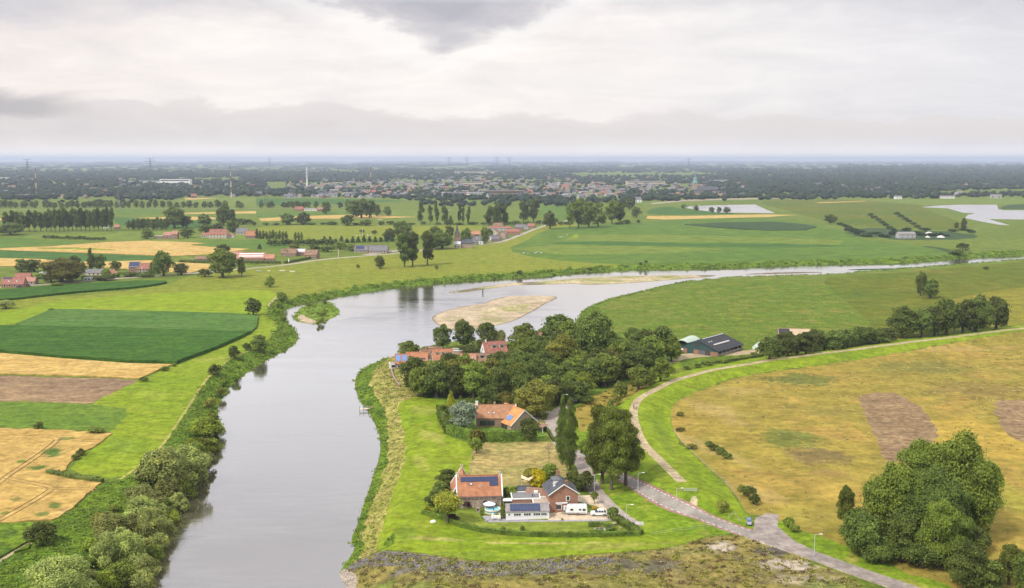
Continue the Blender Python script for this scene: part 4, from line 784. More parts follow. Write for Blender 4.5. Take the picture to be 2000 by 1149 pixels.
hedge('dark hedge below the long red barns', [(350,513),(420,514),(470,514),(500,515),(548,515)], 2.4, 2.5, 'dark', 1.0, 1.0)
hedge('dark hedge wrapping round the brown brick farm', [(555,515),(580,511),(605,506),(614,503)], 2.2, 2.2, 'dark', 1.0, 1.0)
hedge('dark hedge crossing the meadow beside the maize field foot', [(94,925),(115,930),(150,937),(200,943)], 1.4, 1.8, 'dark', 2, .6)
hedge('thin dark hedge before the dike path beside the barn yard', [(1370,712),(1430,706),(1490,696)], 1.2, 1.4, 'dark', 2, .6)
# ------------------------------------------------------------------ buildings
W = {}
W['brick'] = brickmat('red_brick', (.32,.135,.075), (.26,.105,.06), (.33,.27,.22))
W['brownbrick'] = brickmat('brown_brick', (.27,.16,.10), (.21,.125,.08), (.30,.25,.2))
W['palebrick'] = brickmat('pale_brick', (.36,.27,.20), (.30,.22,.16), (.36,.31,.26))
W['marl'] = plain('pale_render', (.5,.42,.32), .85, .2, 1.2); W['whitewall'] = plain('white_render', (.72,.71,.69), .8, .07, 1.0); W['greywall'] = plain('grey_render', (.36,.35,.34), .8, .15, 1.0)
m, nt, b, out = new_mat('rubble_stone'); p = objco(nt)
vo = nt.nodes.new('ShaderNodeTexVoronoi'); vo.inputs['Scale'].default_value = 2.6; nt.links.new(p, vo.inputs['Vector'])
nt.links.new(mix(nt, 1.0, mix(nt, ramp(nt, vo.outputs['Color'], [(.2, 0.), (.8, 1.)]), (.58,.45,.34), (.34,.26,.20)), ramp(nt, vo.outputs['Distance'], [(.1, 1.1), (.5, .55)]), 'MULTIPLY'), b.inputs['Base Color']); b.inputs['Roughness'].default_value = .9
W['stone'] = m
RF = {'orange': roofmat('orange_tile', (.36,.155,.078)), 'bright': roofmat('bright_orange_tile', (.52,.235,.08)), 'weathered': roofmat('weathered_orange_tile', (.34,.17,.09)), 'red': roofmat('red_tile', (.29,.12,.085)), 'brown': roofmat('brown_tile', (.24,.14,.09)), 'dark': roofmat('dark_slate', (.075,.078,.09)), 'grey': roofmat('grey_tile', (.16,.15,.155)),
      'pink': roofmat('faded_red_sheet', (.36,.18,.13), .9), 'black': roofmat('black_sheet', (.035,.034,.037), .9), 'flat': plain('flat_roof_felt', (.17,.16,.16), .9, .25, .8), 'gravelroof': plain('gravel_roof', (.36,.29,.22), .9, .25, 1.5), 'mono': roofmat('weathered_sheet', (.25,.22,.21), .5), 'lightorange': roofmat('pale_orange_tile', (.38,.185,.11))}
TRIM = plain('white_trim', (.75,.74,.72), .5, .05, 1); LEAD = plain('lead_grey', (.12,.12,.13), .5, .15, 2); ZINC = plain('zinc', (.45,.46,.48), .4, .15, 2); TIMBER = plain('timber', (.20,.14,.09), .8, .3, 3); DARKT = plain('dark_timber', (.06,.05,.045), .8, .3, 2); GREENP = plain('teal_cladding', (.035,.075,.075), .6, .15, 1)
TILEV = plain('green_white_sheet', (.36,.42,.34), .5, .15, .3)
def glassmat(name, c, rough=.08):
    m, nt, b, out = new_mat(name); b.inputs['Base Color'].default_value = (*c, 1); b.inputs['Roughness'].default_value = rough; b.inputs['Specular IOR Level'].default_value = .8; return m
GLASS = glassmat('window_pane', (.025,.032,.04)); 
m, nt, b, out = new_mat('solar_cells'); p = objco(nt)
w1 = nt.nodes.new('ShaderNodeTexBrick'); w1.offset = 0; w1.inputs['Scale'].default_value = 1; w1.inputs['Row Height'].default_value = 1.6; w1.inputs['Brick Width'].default_value = 1.0; w1.inputs['Mortar Size'].default_value = .035
w1.inputs['Color1'].default_value = (.018,.028,.075,1); w1.inputs['Color2'].default_value = (.024,.034,.09,1); w1.inputs['Mortar'].default_value = (.05,.06,.10,1)
nt.links.new(p, w1.inputs['Vector']); nt.links.new(w1.outputs[0], b.inputs['Base Color']); b.inputs['Roughness'].default_value = .16
SOLAR = m; SOLARB = glassmat('blue_solar_cells', (.10,.19,.42), .25)

class House:
    def __init__(s, label, cat, u, v, L, D, he, hr, rot, wall, roof, name='house', anchor='c', over=.35, loc=None, group=None, wing=None):
        s.L, s.D, s.he, s.hr = L, D, he, hr; p = P1(u, v) if loc is None else Vector(loc); r = R(rot); ca, sa = math.cos(r), math.sin(r)
        dx, dy = {'c': (0, 0), 'f': (0, D / 2), 'l': (L / 2, 0), 'r': (-L / 2, 0), 'fl': (L / 2, D / 2)}[anchor]
        s.loc = Vector((p.x + dx * ca - dy * sa, p.y + dx * sa + dy * ca, p.z - .05))
        s.o = thing(name, label, cat, s.loc, r, group) if wing is None else None
        s.par = s.o
        if wing is not None:                       # a wing: same thing, its own pieces, turned about the thing's foot
            s.par = wing.o; s.T = wing.o_matrix().inverted() @ (Matrix.Translation(s.loc) @ Matrix.Rotation(r, 4, 'Z'))
        else: s.T = Matrix.Identity(4)
        s.rot = r; k = (hr - he) / (D / 2) if D else 0; s.k = k
        if wall is not None:
            mb = MB()
            if hr > he: mb.extrude([(-D/2, -.6), (D/2, -.6), (D/2, he - .02), (0, hr - .02), (-D/2, he - .02)], -L/2, L/2)
            else: mb.extrude([(-D/2, -.6), (D/2, -.6), (D/2, he - .02), (-D/2, he - .02)], -L/2, L/2)
            s.add('wall', mb, W[wall] if isinstance(wall, str) else wall)
        mb = MB(); e = D / 2 + over
        if hr > he:
            th = .2; z0 = he - over * k
            mb.extrude([(-e, z0), (0, hr), (e, z0), (e, z0 + th), (0, hr + th * 1.15), (-e, z0 + th)], -L/2 - over * .7, L/2 + over * .7)
            mb.box((0, 0, hr + .26), (L + over, .32, .16))
        else:
            mb.box((0, 0, he + .06), (L - .5, D - .5, .12))
        s.roof = s.add('roof', mb, RF[roof] if isinstance(roof, str) else roof)
        if hr <= he:
            f = MB()
            for (c, d) in (((0, -D/2, he + .03), (L + .16, .28, .34)), ((0, D/2, he + .03), (L + .16, .28, .34)), ((-L/2, 0, he + .03), (.28, D - .3, .34)), ((L/2, 0, he + .03), (.28, D - .3, .34))): f.box(c, d)
            s.add('fascia', f, TRIM)
    def o_matrix(s): return Matrix.Translation(s.loc) @ Matrix.Rotation(s.rot, 4, 'Z')
    def add(s, name, mb, mat, parent=None, label=None):
        if s.T != Matrix.Identity(4): mb.v = [tuple(s.T @ Vector(q)) for q in mb.v]
        o = mb.obj(name, mat, parent or s.par)
        if label: o['label'] = label
        return o
    def _side(s, side, x, z, w_, h, d, out):
        L, D = s.L, s.D
        if side == 'F': return (x, -D/2 - out, z), (w_, d, h)
        if side == 'B': return (x, D/2 + out, z), (w_, d, h)
        if side == 'L': return (-L/2 - out, x, z), (d, w_, h)
        return (L/2 + out, x, z), (d, w_, h)
    def win(s, side, x, z, w_=1.2, h=1.3, frame=None, bars=1):
        fr = MB(); c, d = s._side(side, x, z, w_ + .24, h + .24, .14, .04); fr.box(c, d)
        o = s.add('window', fr, frame or TRIM); pn = MB()
        for k in range(bars):
            ww = w_ / bars; c, d = s._side(side, x - w_/2 + ww * (k + .5), z, ww - .09, h, .06, .10); pn.box(c, d)
        s.add('pane', pn, GLASS, o); return s
    def door(s, side, x, w_=1.1, h=2.1, mat=None, name='door'):
        c, d = s._side(side, x, h/2, w_, h, .12, .05); mb = MB(); mb.box(c, d); o = s.add(name, mb, mat or DARKT)
        c, d = s._side(side, x + w_*.36, 1.0, .14, .06, .1, .14); mb = MB(); mb.box(c, d); s.add('handle', mb, ZINC, o); return s
    def chim(s, x, y=0, h=1.1, w_=.75, mat=None):
        z0 = s.hr - abs(y) * s.k - .5; mb = MB(); mb.box((x, y, z0 + (h + .7) / 2), (w_, w_, h + .7)); mb.box((x, y, z0 + h + .76), (w_ + .2, w_ + .2, .12)); c = s.add('chimney', mb, mat or W['brick'], s.roof)
        pb = MB(); pb.tube((x, y, z0 + h + .8), (x, y, z0 + h + 1.15), .14, .11); s.add('chimney_pot', pb, LEAD, s.roof); return s
    def slope(s, side, x0, x1, t0, t1, lift=.32, th=.06):
        """thin slab on the roof slope, t measured from the ridge (0) to the eave (1)"""
        sg = -1 if side == 'F' else 1; mb = MB(); i = len(mb.v); k = s.k; nl = math.hypot(1, k)
        def pt(x, t, l): return (x, sg * (t * s.D / 2 + l * k / nl), s.hr - t * (s.hr - s.he) + l / nl)
        for l in (lift - th, lift):
            for x, t in ((x0, t0), (x1, t0), (x1, t1), (x0, t1)): mb.v.append(pt(x, t, l))
        fs = ((3, 2, 1, 0), (4, 5, 6, 7), (0, 1, 5, 4), (1, 2, 6, 5), (2, 3, 7, 6), (3, 0, 4, 7))
        if sg > 0: fs = tuple(f[::-1] for f in fs)
        mb.f += [f[::-1] for f in fs]; mb.m += [0] * 6; return mb
    def solar(s, side, x0, x1, t0, t1, mat=None): s.add('solar_panel', s.slope(side, x0, x1, t0, t1), mat or SOLAR, s.roof); return s
    def sky(s, side, x, t, w_=.8, dt=.16):
        o = s.add('skylight', s.slope(side, x - w_/2 - .08, x + w_/2 + .08, t - dt/2 - .02, t + dt/2 + .02, .29, .1), LEAD, s.roof)
        s.add('skylight_pane', s.slope(side, x - w_/2, x + w_/2, t - dt/2, t + dt/2, .33, .03), ZINC, o); return s
    def dormer(s, side, x, t, w_=1.8, h=1.3, mat=None, roof=None):
        sg = -1 if side == 'F' else 1; y = sg * t * s.D/2; z = s.hr - t * (s.hr - s.he); dep = h / max(s.k, .2) + .3
        mb = MB(); mb.box((x, y - sg * dep / 2, z + h/2 + .05), (w_, dep, h)); d = s.add('dormer', mb, mat or TRIM, s.roof)
        mb = MB(); mb.box((x, y - sg * (dep / 2 - .1), z + h + .14), (w_ + .3, dep + .2, .16)); s.add('dormer_roof', mb, roof or LEAD, s.roof)
        mb = MB(); mb.box((x, y + sg * .04, z + h * .55), (w_ * .7, .08, h * .55)); s.add('dormer_pane', mb, GLASS, s.roof); return s
    def gutter(s, mat=None):
        for sg in (-1, 1):
            e = s.D/2 + .4; mb = MB(); mb.box((0, sg * e, s.he - .35 * s.k + .05), (s.L + .5, .14, .16)); s.add('gutter', mb, mat or LEAD, s.par)
        return s
    def verge(s, mat, w_=.3, up=.22, out=.12):
        """raised gable copings"""
        for sx in (-1, 1):
            mb = MB(); D, he, hr, k = s.D, s.he, s.hr, s.k; e = D/2 + .25; z0 = he - .25 * k
            mb.extrude([(-e, z0 - .1), (0, hr - .1), (e, z0 - .1), (e, z0 + up + .25), (0, hr + up + .35), (-e, z0 + up + .25)], sx * (s.L/2 + out) - w_/2 + (.2 * sx), sx * (s.L/2 + out) + w_/2 + (.2 * sx))
            s.add('gable_coping', mb, mat)
        return s
    def wins(s, side, xs, z, w_=1.1, h=1.2, **k):
        for x in xs: s.win(side, x, z, w_, h, **k)
        return s

# --- stone barn with solar roof
sb = House('stone barn house with orange tile roof, white copings and a wide solar strip', 'house', 937, 992, 12.6, 8.4, 3.7, 8.3, 5, 'stone', 'orange', 'barn_house', 'f', over=.25)
sb.verge(TRIM).gutter().solar('F', -5.4, 5.5, .06, .30).solar('F', 3.0, 5.5, .31, .53).sky('F', -2.4, .42, .6, .08).chim(-6.1, 0, .9, .6, W['marl']).chim(6.1, 0, .9, .6, W['marl'])
mb = MB(); mb.tube((.3, -2.4, 5.0), (.3, -2.4, 6.3), .16, .16); sb.add('flue', mb, ZINC, sb.roof)
sb.wins('L', (-2.0, 1.8), 1.7, .8, 1.2).win('L', 0, 4.6, .7, .9).win('F', 1.5, 1.6, .7, .9, DARKT)
wg = House(None, None, 905, 978, 9.5, 6.4, 3.0, 7.6, 95, 'stone', 'orange', wing=sb, anchor='c', over=.25, loc=tuple(P1(903, 972))); wg.verge(TRIM).wins('F', (-2, 2), 1.6, .9, 1.1).chim(4.4, 0, .9, .6, W['marl'])
# --- brick house with grey roof, flat extension in front
bh = House('two-storey red brick house with dark slate roof, white dormer and flat extensions', 'house', 1101, 1000, 9.4, 8.2, 5.4, 8.1, 99, 'brick', 'dark', 'brick_house', 'l', over=.5)
bh.dormer('B', 1.0, .55, 3.2, 1.5).chim(-2.6, -1.2, .9, .8).chim(3.8, 0, 1.2, .9).sky('B', -1.8, .5, .9, .16).win('L', -1.2, 4.0, .9, 1.2).gutter(TRIM).wins('F', (-2.5, 1.5), 1.6, 1.4, 1.4).wins('F', (-2.5, 1.5), 4.1, 1.2, 1.2)
for sg in (-1, 1):
    mb = MB(); e = 4.6; z0 = 5.4 - .5 * bh.k
    mb.extrude([(0, 8.12), (sg * e, z0), (sg * e, z0 + .25), (0, 8.42)][::-sg], -5.16, -5.02); bh.add('barge_board', mb, TRIM)
ex = House(None, None, 0, 0, 9.6, 5.6, 2.75, 2.75, 4, 'brick', 'gravelroof', wing=bh, anchor='f', loc=tuple(P1(1075, 1001)))
ex.win('F', 2.2, 1.6, 1.9, 1.3).win('F', -3.4, 1.7, .9, 1.0).door('F', 4.2, .9, 2.0, TRIM)
ex2 = House(None, None, 0, 0, 8.2, 6.0, 2.9, 2.9, 4, 'brick', 'flat', wing=bh, anchor='f', loc=tuple(P1(1028, 993)))
mb = MB(); mb.box((1.9, -1.5, 3.5), (.35, .35, 1.0)); ex2.add('vent', mb, LEAD); mb = MB(); mb.box((3.2, 1.6, 3.35), (1.1, .7, .7)); ex2.add('air_unit', mb, TRIM)
# --- white garage row
gr = House('long low white garage with grey sheet roof and a broad solar field', 'garage', 1030.5, 1014.5, 12.2, 5.6, 2.25, 3.5, 3, 'whitewall', 'mono', 'garage', 'f', over=.2)
gr.solar('F', -4.9, 3.6, .06, .97)
for x0 in (-2.9, -.1, 2.6):
    gr.win('F', x0, 1.55, 2.0, .62, bars=3)
gr.win('F', -5.2, 1.6, .55, .5).win('F', 4.6, 1.55, 1.6, .62, bars=3).door('R', 0, 1.0, 2.0, TRIM)
# --- garden shed with canopy frame
sh = House('small dark grey shed behind the flat roofs', 'shed', 1024, 972, 3.6, 3.0, 2.0, 2.9, 5, 'greywall', 'dark', 'shed', 'f'); sh.door('F', .8, .9, 1.8)
cp = thing('canopy', 'brown timber canopy frame with sloping tile roof behind the brick house', 'canopy', P1(1047, 981), R(-12))
mb = MB(); mb.extrude([(-2.2, 2.2), (2.2, 3.6), (2.2, 3.75), (-2.2, 2.35)], -3.2, 3.4); mb.obj('roof', RF['brown'], cp)
for x in (-2.9, 0, 3.1):
    for y, h in ((-2, 2.2), (2, 3.5)): mb = MB(); mb.box((x, y, h/2), (.16, .16, h)); mb.obj('post', TIMBER, cp)
mb = MB()
for a, b_ in (((-3.4, -1.6), (-1.2, 1.2)),):
    g = []
    for i in range(9):
        for j in range(9):
            s_, t_ = i / 8, j / 8; g.append((s_ * 4.4 - 2.2, t_ * 3.6 - 1.8, 3.3 + 1.1 * abs(s_ - .5) * 2 * abs(t_ - .5) * 2 + .6 * (1 - t_) * s_))
    mb.v = g
    for i in range(8):
        for j in range(8): mb.f.append((i * 9 + j, (i + 1) * 9 + j, (i + 1) * 9 + j + 1, i * 9 + j + 1)); mb.m.append(0)
cs = thing('shade_sail', 'beige shade sail stretched on poles beside the yellow tree', 'shade sail', P1(1032, 958))
mb.obj('sail', plain('sail_cloth', (.62,.48,.34), .8, .1), cs)
for x, y in ((-2.1, -1.7), (2.1, -1.7), (-2.1, 1.7), (2.1, 1.7)): q = MB(); q.tube((x, y, 0), (x, y, 4.3), .06, .05); q.obj('pole', ZINC, cs)
# --- orange-roofed farmhouse with wing
fh = House('farmhouse with weathered orange roof, white gable and bright orange wing', 'house', 968, 834, 14.6, 8.0, 3.4, 7.5, 0, 'brownbrick', 'weathered', 'farmhouse', 'f', over=.2)
fh.verge(TRIM, .26, .05).chim(-7.2, 0, 1.2, .8, TRIM).chim(-.5, .6, 1.3, .7, W['palebrick']).sky('F', -2.6, .62, .6, .09).sky('F', -.6, .62, .6, .09).win('F', -4.5, 1.6, 2.6, 1.6, DARKT, bars=3).win('F', -1.7, 1.6, 2.3, 1.7, DARKT, bars=2)
mb = MB(); mb.extrude([(-4.0, -.5), (4.0, -.5), (4.0, 3.3), (0, 7.35), (-4.0, 3.3)], -7.42, -7.31); fh.add('gable_wall', mb, W['whitewall'], label='whitewashed end wall')
fw = House(None, None, 0, 0, 13.5, 11.4, 2.3, 7.2, -58, 'palebrick', 'bright', wing=fh, anchor='c', over=.4, loc=tuple(P1(1005, 831)))
fw.solar('F', 1.2, 4.2, .50, .80, SOLARB).wins('F', (-3.6, -1.4, .8, 3.0), 1.15, 1.7, 1.9, frame=DARKT, bars=2)
for sg in (-1, 1):
    mb = MB(); e = 6.1; z0 = 2.3 - .4 * fw.k
    mb.extrude([(0, 7.22), (sg * e, z0), (sg * e, z0 + .3), (0, 7.58)][::-sg], 7.04, 7.18); fw.add('barge_board', mb, TRIM)
lt = thing('open_shed', 'low open timber shelter at the lane side of the farmhouse', 'shelter', P1(1053, 842), R(-40))
mb = MB(); mb.extrude([(-1.6, 2.0), (1.6, 2.7), (1.6, 2.82), (-1.6, 2.12)], -3, 3); mb.obj('roof', RF['brown'], lt)
for x in (-2.8, 0, 2.8):
    for y, h in ((-1.4, 2.0), (1.4, 2.6)): mb = MB(); mb.box((x, y, h/2), (.14, .14, h)); mb.obj('post', TRIM, lt)
sm_ = House('small orange-tiled outhouse behind the white farmhouse gable', 'outhouse', 926, 812, 3.4, 4.5, 2.2, 4.0, 0, 'palebrick', 'orange', 'outhouse', 'f')
# --- houses among the village trees
h1 = House('riverside house with orange roof and two solar blocks', 'house', 785, 721, 6.4, 7.2, 2.9, 6.6, 6, 'brownbrick', 'orange', 'house', 'f'); h1.solar('F', -2.8, -.5, .12, .78, SOLARB).solar('F', .4, 2.6, .12, .78, SOLARB).wins('F', (-1.6, 1.4), 1.5, 1.1, 1.2)
h2 = House('long house under an orange tile roof with red brick gable', 'house', 814, 716, 10.5, 7.4, 3.0, 6.4, 4, 'brick', 'orange', 'house', 'f'); h2.wins('F', (-3.5, -.5, 2.8), 1.6).solar('F', -3.5, 4.2, .74, .9).win('R', 0, 3.6, .8, 1)
h3 = House('white-gabled house with brown tile roof at the river tip', 'house', 841, 709, 11.5, 8.0, 3.4, 7.2, 33, 'whitewall', 'brown', 'house'); h3.chim(-2, 0).wins('F', (-3, 0, 3), 1.7).win('L', 0, 3.4, .9, 1.1)
h4 = House('house with orange roof and three small white dormers', 'house', 866, 714, 10.0, 8.0, 3.0, 7.4, 12, 'whitewall', 'orange', 'house', 'f'); h4.dormer('F', -2.8, .55, 1.4, 1.1).dormer('F', 0, .55, 1.4, 1.1).dormer('F', 2.8, .55, 1.4, 1.1).wins('F', (-3, 0, 3), 1.6)
h5 = House('bare pale brick outbuilding with flat roof behind the village roofs', 'outbuilding', 893, 701, 8.0, 5.5, 4.2, 4.2, -8, 'palebrick', 'flat', 'outbuilding', 'f'); h5.wins('F', (-2.5, 1.0), 2.4, .9, 1.2).door('F', 3.0)
h5b = House('low brown-roofed shed behind the white-gabled house', 'shed', 849, 697, 7.0, 5.0, 3.4, 4.6, -6, 'palebrick', 'brown', 'shed', 'f'); h5b.door('F', 1.5, 1.6, 2.2)
h6 = House('long house with orange tiles and a red brick end', 'house', 911, 722, 8.6, 7.6, 3.0, 7.0, -6, 'brick', 'lightorange', 'house', 'f'); h6.sky('F', 2.5, .5).wins('F', (-2.5, 1), 1.6).chim(-3.5, 0)
h7 = House('brown-roofed house with dark arched dormers', 'house', 941, 720, 11.0, 7.6, 3.2, 6.6, -2, 'whitewall', 'brown', 'house', 'f'); h7.dormer('F', -3.4, .55, 1.5, 1.2, LEAD).dormer('F', 0, .55, 1.5, 1.2, LEAD).wins('F', (-3, 0, 3), 1.6)
h8 = House('flat white garage between the orange and brown roofs', 'garage', 914, 703, 7.0, 5.0, 2.6, 2.6, 0, 'whitewall', 'flat', 'garage', 'f'); h8.door('F', -1, 2.4, 2.1, ZINC)
h9 = House('white house with faded red roof and two dormers', 'house', 970, 700, 12.0, 8.4, 3.2, 8.0, 20, 'whitewall', 'red', 'house', 'f'); h9.dormer('F', -.8, .6, 2.6, 1.2).dormer('F', 3.4, .6, 2.6, 1.2).chim(-4.4, 0, .9, .6, TRIM).wins('L', (-1.8, 1.8), 1.7).win('L', 0, 4.6, .9, 1.1)
h10 = House('house with red tile roof showing above dense tree crowns', 'house', 1033, 683, 12.5, 8.4, 5.0, 8.6, -6, 'brick', 'red', 'house', 'f'); h10.wins('F', (-3.5, 0, 3.5), 3.2).win('R', 0, 5.5)
h11 = House('small red-roofed outbuilding glimpsed behind tall trees', 'outbuilding', 1108, 672, 5.0, 4.6, 3.6, 5.6, -10, 'brick', 'red', 'outbuilding', 'f'); h11.win('F', 0, 1.8)
wl = thing('garden_wall', 'curved low brown-grey wall on the river slope by the solar house', 'wall', P1(768, 738))
pw = [Vector(a) for a in Pm(chaikin([(764,722),(766,735),(773,748),(781,757)], 2, False))]; mb = MB()
for a, b_ in zip(pw[:-1], pw[1:]):
    c = (a + b_) / 2 - wl.location; d_ = b_ - a; mb.box((c.x, c.y, .5), (d_.length + .1, .4, 1.5), math.atan2(d_.y, d_.x))
mb.obj('wall_run', W['brownbrick'], wl)
mb = MB(); pw2 = Vector((0, 0, 1.3)); 
for a, b_ in zip(pw[:-1], pw[1:]):
    c = (a + b_) / 2 - wl.location; d_ = b_ - a; mb.box((c.x, c.y, 1.31), (d_.length + .15, .52, .1), math.atan2(d_.y, d_.x))
mb.obj('coping', W['brownbrick'], wl)
gh = House('small white garden room beside the solar-roofed riverside house', 'garden room', 769, 720, 4.2, 3.2, 2.3, 2.3, 6, 'whitewall', 'flat', 'garden_room', 'f'); gh.win('F', 0, 1.2, 2.4, 1.2)
# --- cattle barn
P0 = P1(1362, 692); dB = R(50)
cb = House('wide cattle barn with black sheet roof, teal gable and open feeding side', 'barn', 0, 0, 27.0, 23.5, 3.0, 7.2, 50, None, 'black', 'cattle_barn', 'l', over=.7, loc=tuple(P0))
mb = MB(); mb.extrude([(-11.75, 2.3), (11.75, 2.3), (11.75, 2.95), (0, 7.1), (-11.75, 2.95)], -13.5, -13.25); cb.add('gable_cladding', mb, GREENP)
mb = MB()
for y0, y1 in ((-11.75, -7.6), (-.6, 2.2), (6.2, 11.75)): mb.box((-13.38, (y0 + y1) / 2, .85), (.3, y1 - y0, 2.9))
mb.box((0, 11.6, 1.0), (27, .3, 3.8)); mb.box((13.3, 0, 1.3), (.3, 23, 4.4)); cb.add('wall', mb, W['brick'])
for y, w_, mt in ((4.2, 3.8, GREENP), (-2.9, 4.4, LEAD)):
    mb = MB(); mb.box((-13.3, y, 1.05), (.2, w_, 2.5)); cb.add('barn_door', mb, mt)
mb = MB(); mb.box((-13.55, -6.0, 1.3), (.14, 3.0, 3.0)); cb.add('barn_door', mb, DARKT)
for y in (-.9, .9): mb = MB(); mb.box((-13.58, y, 5.0), (.14, 1.1, 2.4)); cb.add('loft_hatch', mb, DARKT)
mb = MB(); mb.box((-13.56, 9.0, 1.6), (.12, 1.2, .8)); cb.add('window', mb, TRIM)
for k_ in range(7): mb = MB(); mb.box((-12.6 + k_ * 4.2, -11.5, 1.45), (.25, .25, 3.0)); cb.add('post', mb, ZINC)
mb = MB(); mb.box((0, -10.9, .55), (26.6, .2, .9)); mb.box((0, -7, .1), (26.6, .25, 3.2)); cb.add('feed_barrier', mb, plain('concrete', (.42,.38,.34), .9, .2))
cb.add('roof_light', cb.slope('F', -8.5, 8.0, .52, .60, .30, .05), plain('milky_sheet', (.42,.40,.38), .6, .2), cb.roof); cb.add('ridge_vent', cb.slope('F', -9, 13, 0.0, .03, .4, .2), ZINC, cb.roof)
for x in (-8.6, -6.2): cb.add('skylight', cb.slope('F', x, x + 1.0, .28, .34, .31, .05), ZINC, cb.roof)
def arch_tent(label, u, v, L, D, h, rot, mat, name):
    o = thing(name, label, name.replace('_', ' '), P1(u, v), R(rot)); pr = [(-D/2 + D * k / 12, h * math.sin(math.pi * k / 12) ** .6) for k in range(13)]
    mb = MB(); mb.extrude([(a, b_ + .05) for a, b_ in pr][::-1] + [(a * .985, b_ - .05 if 0 < i < 12 else 0) for i, (a, b_) in enumerate(pr)], -L/2, L/2); mb.obj('cover', mat, o)
    mb = MB(); mb.extrude([(a * .97, max(-.3, b_ - .1)) for a, b_ in pr][::-1], L/2 - .3, L/2 - .2); mb.obj('end_wall', GREENP, o); return o
arch_tent('pale green and white covered silo store behind the black-roofed barn', 1342, 673, 18, 11, 3.6, 60, TILEV, 'silo_store')
rn = House('half-finished barn with tan tarpaulin roof behind the dark shrubs', 'barn', 1552, 668, 17, 10, 4.0, 6.4, -8, 'brownbrick', plain('tan_tarp', (.40,.30,.19), .8, .25, .3), 'barn', 'f'); rn.add('roof_sheet', rn.slope('F', -8.5, -2.5, .02, .95, .3, .05), RF['black'], rn.roof)
tp = thing('silage_tarp', 'grey-green tarpaulin sheet over a silage heap beside the barn yard', 'tarpaulin', P1(1492, 680), R(-12)); mb = MB()
for i in range(9):
    for j in range(7): mb.v.append((i * 1.5 - 6, j * 1.3 - 3.9, max(-.05, 4.2 * (math.sin(math.pi * i / 8) ** .8) * (math.sin(math.pi * j / 6) ** .7) * (.8 + .3 * ((i * 7 + j * 3) % 5) / 5))))
for i in range(8):
    for j in range(6): mb.f.append((i * 7 + j, (i + 1) * 7 + j, (i + 1) * 7 + j + 1, i * 7 + j + 1)); mb.m.append(0)
mb.obj('sheet', TILEV, tp)
mb = MB(); mb.box((6.4, -1, 2.5), (.35, .35, 5.6)); mb.obj('post', DARKT, tp)
# --- hamlet beyond the river, along the dike road
def hs(label, u, v, L, D, he, hr, rot, wall, roof, n=3, cat='house', name='house', **k):
    h = House(label, cat, u, v, L, D, he, hr, rot, wall, roof, name, 'f')
    step = L / (n + .5)
    for i in range(n): h.win('F', -L/2 + step * (i + .75), 1.7, 1.5, 1.5)
    if he > 4.5:
        for i in range(n): h.win('F', -L/2 + step * (i + .75), 4.3, 1.4, 1.4)
    if hr > he: h.win('R', 0, he + .3, 1.1, 1.2).win('L', 0, he + .3, 1.1, 1.2)
    return h
a = hs('long red-tiled house with dark roof panels at the dike road', 24, 562, 17, 9, 2.8, 7.6, 4, 'brick', 'red', 4); a.sky('F', -3, .6, 1, .16).sky('F', 3, .6, 1, .16).solar('F', -8, -1, .05, .25)
hs('red-roofed annex behind the long house at the dike road', 44, 552, 12, 8, 3.5, 7.2, 10, 'brick', 'red', 2)
hs('small square brick garage with hipped red roof by the dike road', 58, 556, 8, 7, 2.6, 5.6, 2, 'palebrick', 'pink', 2, 'garage', 'garage')
hs('low grey bungalow with hipped grey roof among dark hedges', 183, 539, 14, 9, 2.6, 5.4, -8, 'marl', 'grey', 3, 'bungalow', 'bungalow')
hs('pale flat-roofed cottage beside the grey bungalow', 163, 536, 7, 6, 3.0, 3.0, 5, 'marl', 'flat', 2, 'cottage', 'cottage')
hs('small red brick gable house among light green bushes', 225, 540, 6, 7, 2.8, 6.0, 70, 'brick', 'lightorange', 1)
a = hs('red farmhouse with dark solar panels on its taller half', 262, 532, 9, 9, 4.8, 8.8, 8, 'brick', 'grey', 2, 'farmhouse', 'farmhouse'); a.solar('F', -4, 4, .08, .85, SOLAR)
hs('lower red-roofed barn joined to the solar farmhouse', 281, 532, 13, 9, 3.2, 7.6, 8, 'palebrick', 'red', 2, 'barn', 'barn')
hs('white cabin kiosk on posts by the dike road', 171, 550, 6, 4, 3.2, 3.2, 4, 'greywall', 'flat', 2, 'kiosk', 'kiosk')
hs('grey flat hut half hidden beside the spreading olive tree', 84, 540, 6, 5, 3.4, 3.4, 0, 'greywall', 'flat', 1, 'hut', 'hut')
hs('red twin-gabled house with a taller end block on the plain', 328, 467, 12, 9, 4.6, 8.4, 4, 'brick', 'pink', 3); hs('tall narrow red end house on the plain', 341, 467, 7, 9, 6.2, 10, 4, 'brick', 'pink', 2); hs('low dark brick annex of the red plain houses', 310, 467, 11, 8, 4, 4, 4, 'brownbrick', 'flat', 3, 'annex', 'annex')
a = hs('large pale inn with red roof, dormers and a terrace', 425, 466, 22, 12, 5.2, 11.5, 3, 'marl', 'red', 5, 'inn', 'inn'); a.dormer('F', -5, .55, 2.2, 1.6).dormer('F', 3, .55, 2.2, 1.6).chim(4, 0)
hs('long cream low wing with red roof beside the inn', 445, 465, 13, 7, 3.0, 5.4, 0, 'whitewall', 'pink', 3, 'wing', 'annex'); hs('low red-roofed terrace building left of the inn', 402, 464, 12, 8, 3.4, 5.6, 3, 'marl', 'red', 4, 'annex', 'annex')
hs('dark hipped-roof house behind orange farm roofs', 472, 459, 15, 12, 3.2, 8.6, 5, 'marl', 'grey', 3); hs('orange-roofed farmhouse with brown brick gable on the plain', 490, 466, 13, 10, 3.6, 9, 8, 'brownbrick', 'orange', 3, 'farmhouse', 'farmhouse'); hs('orange gable barn at the cypress row', 506, 463, 8, 9, 3.4, 8.0, 62, 'brownbrick', 'lightorange', 1, 'barn', 'barn')
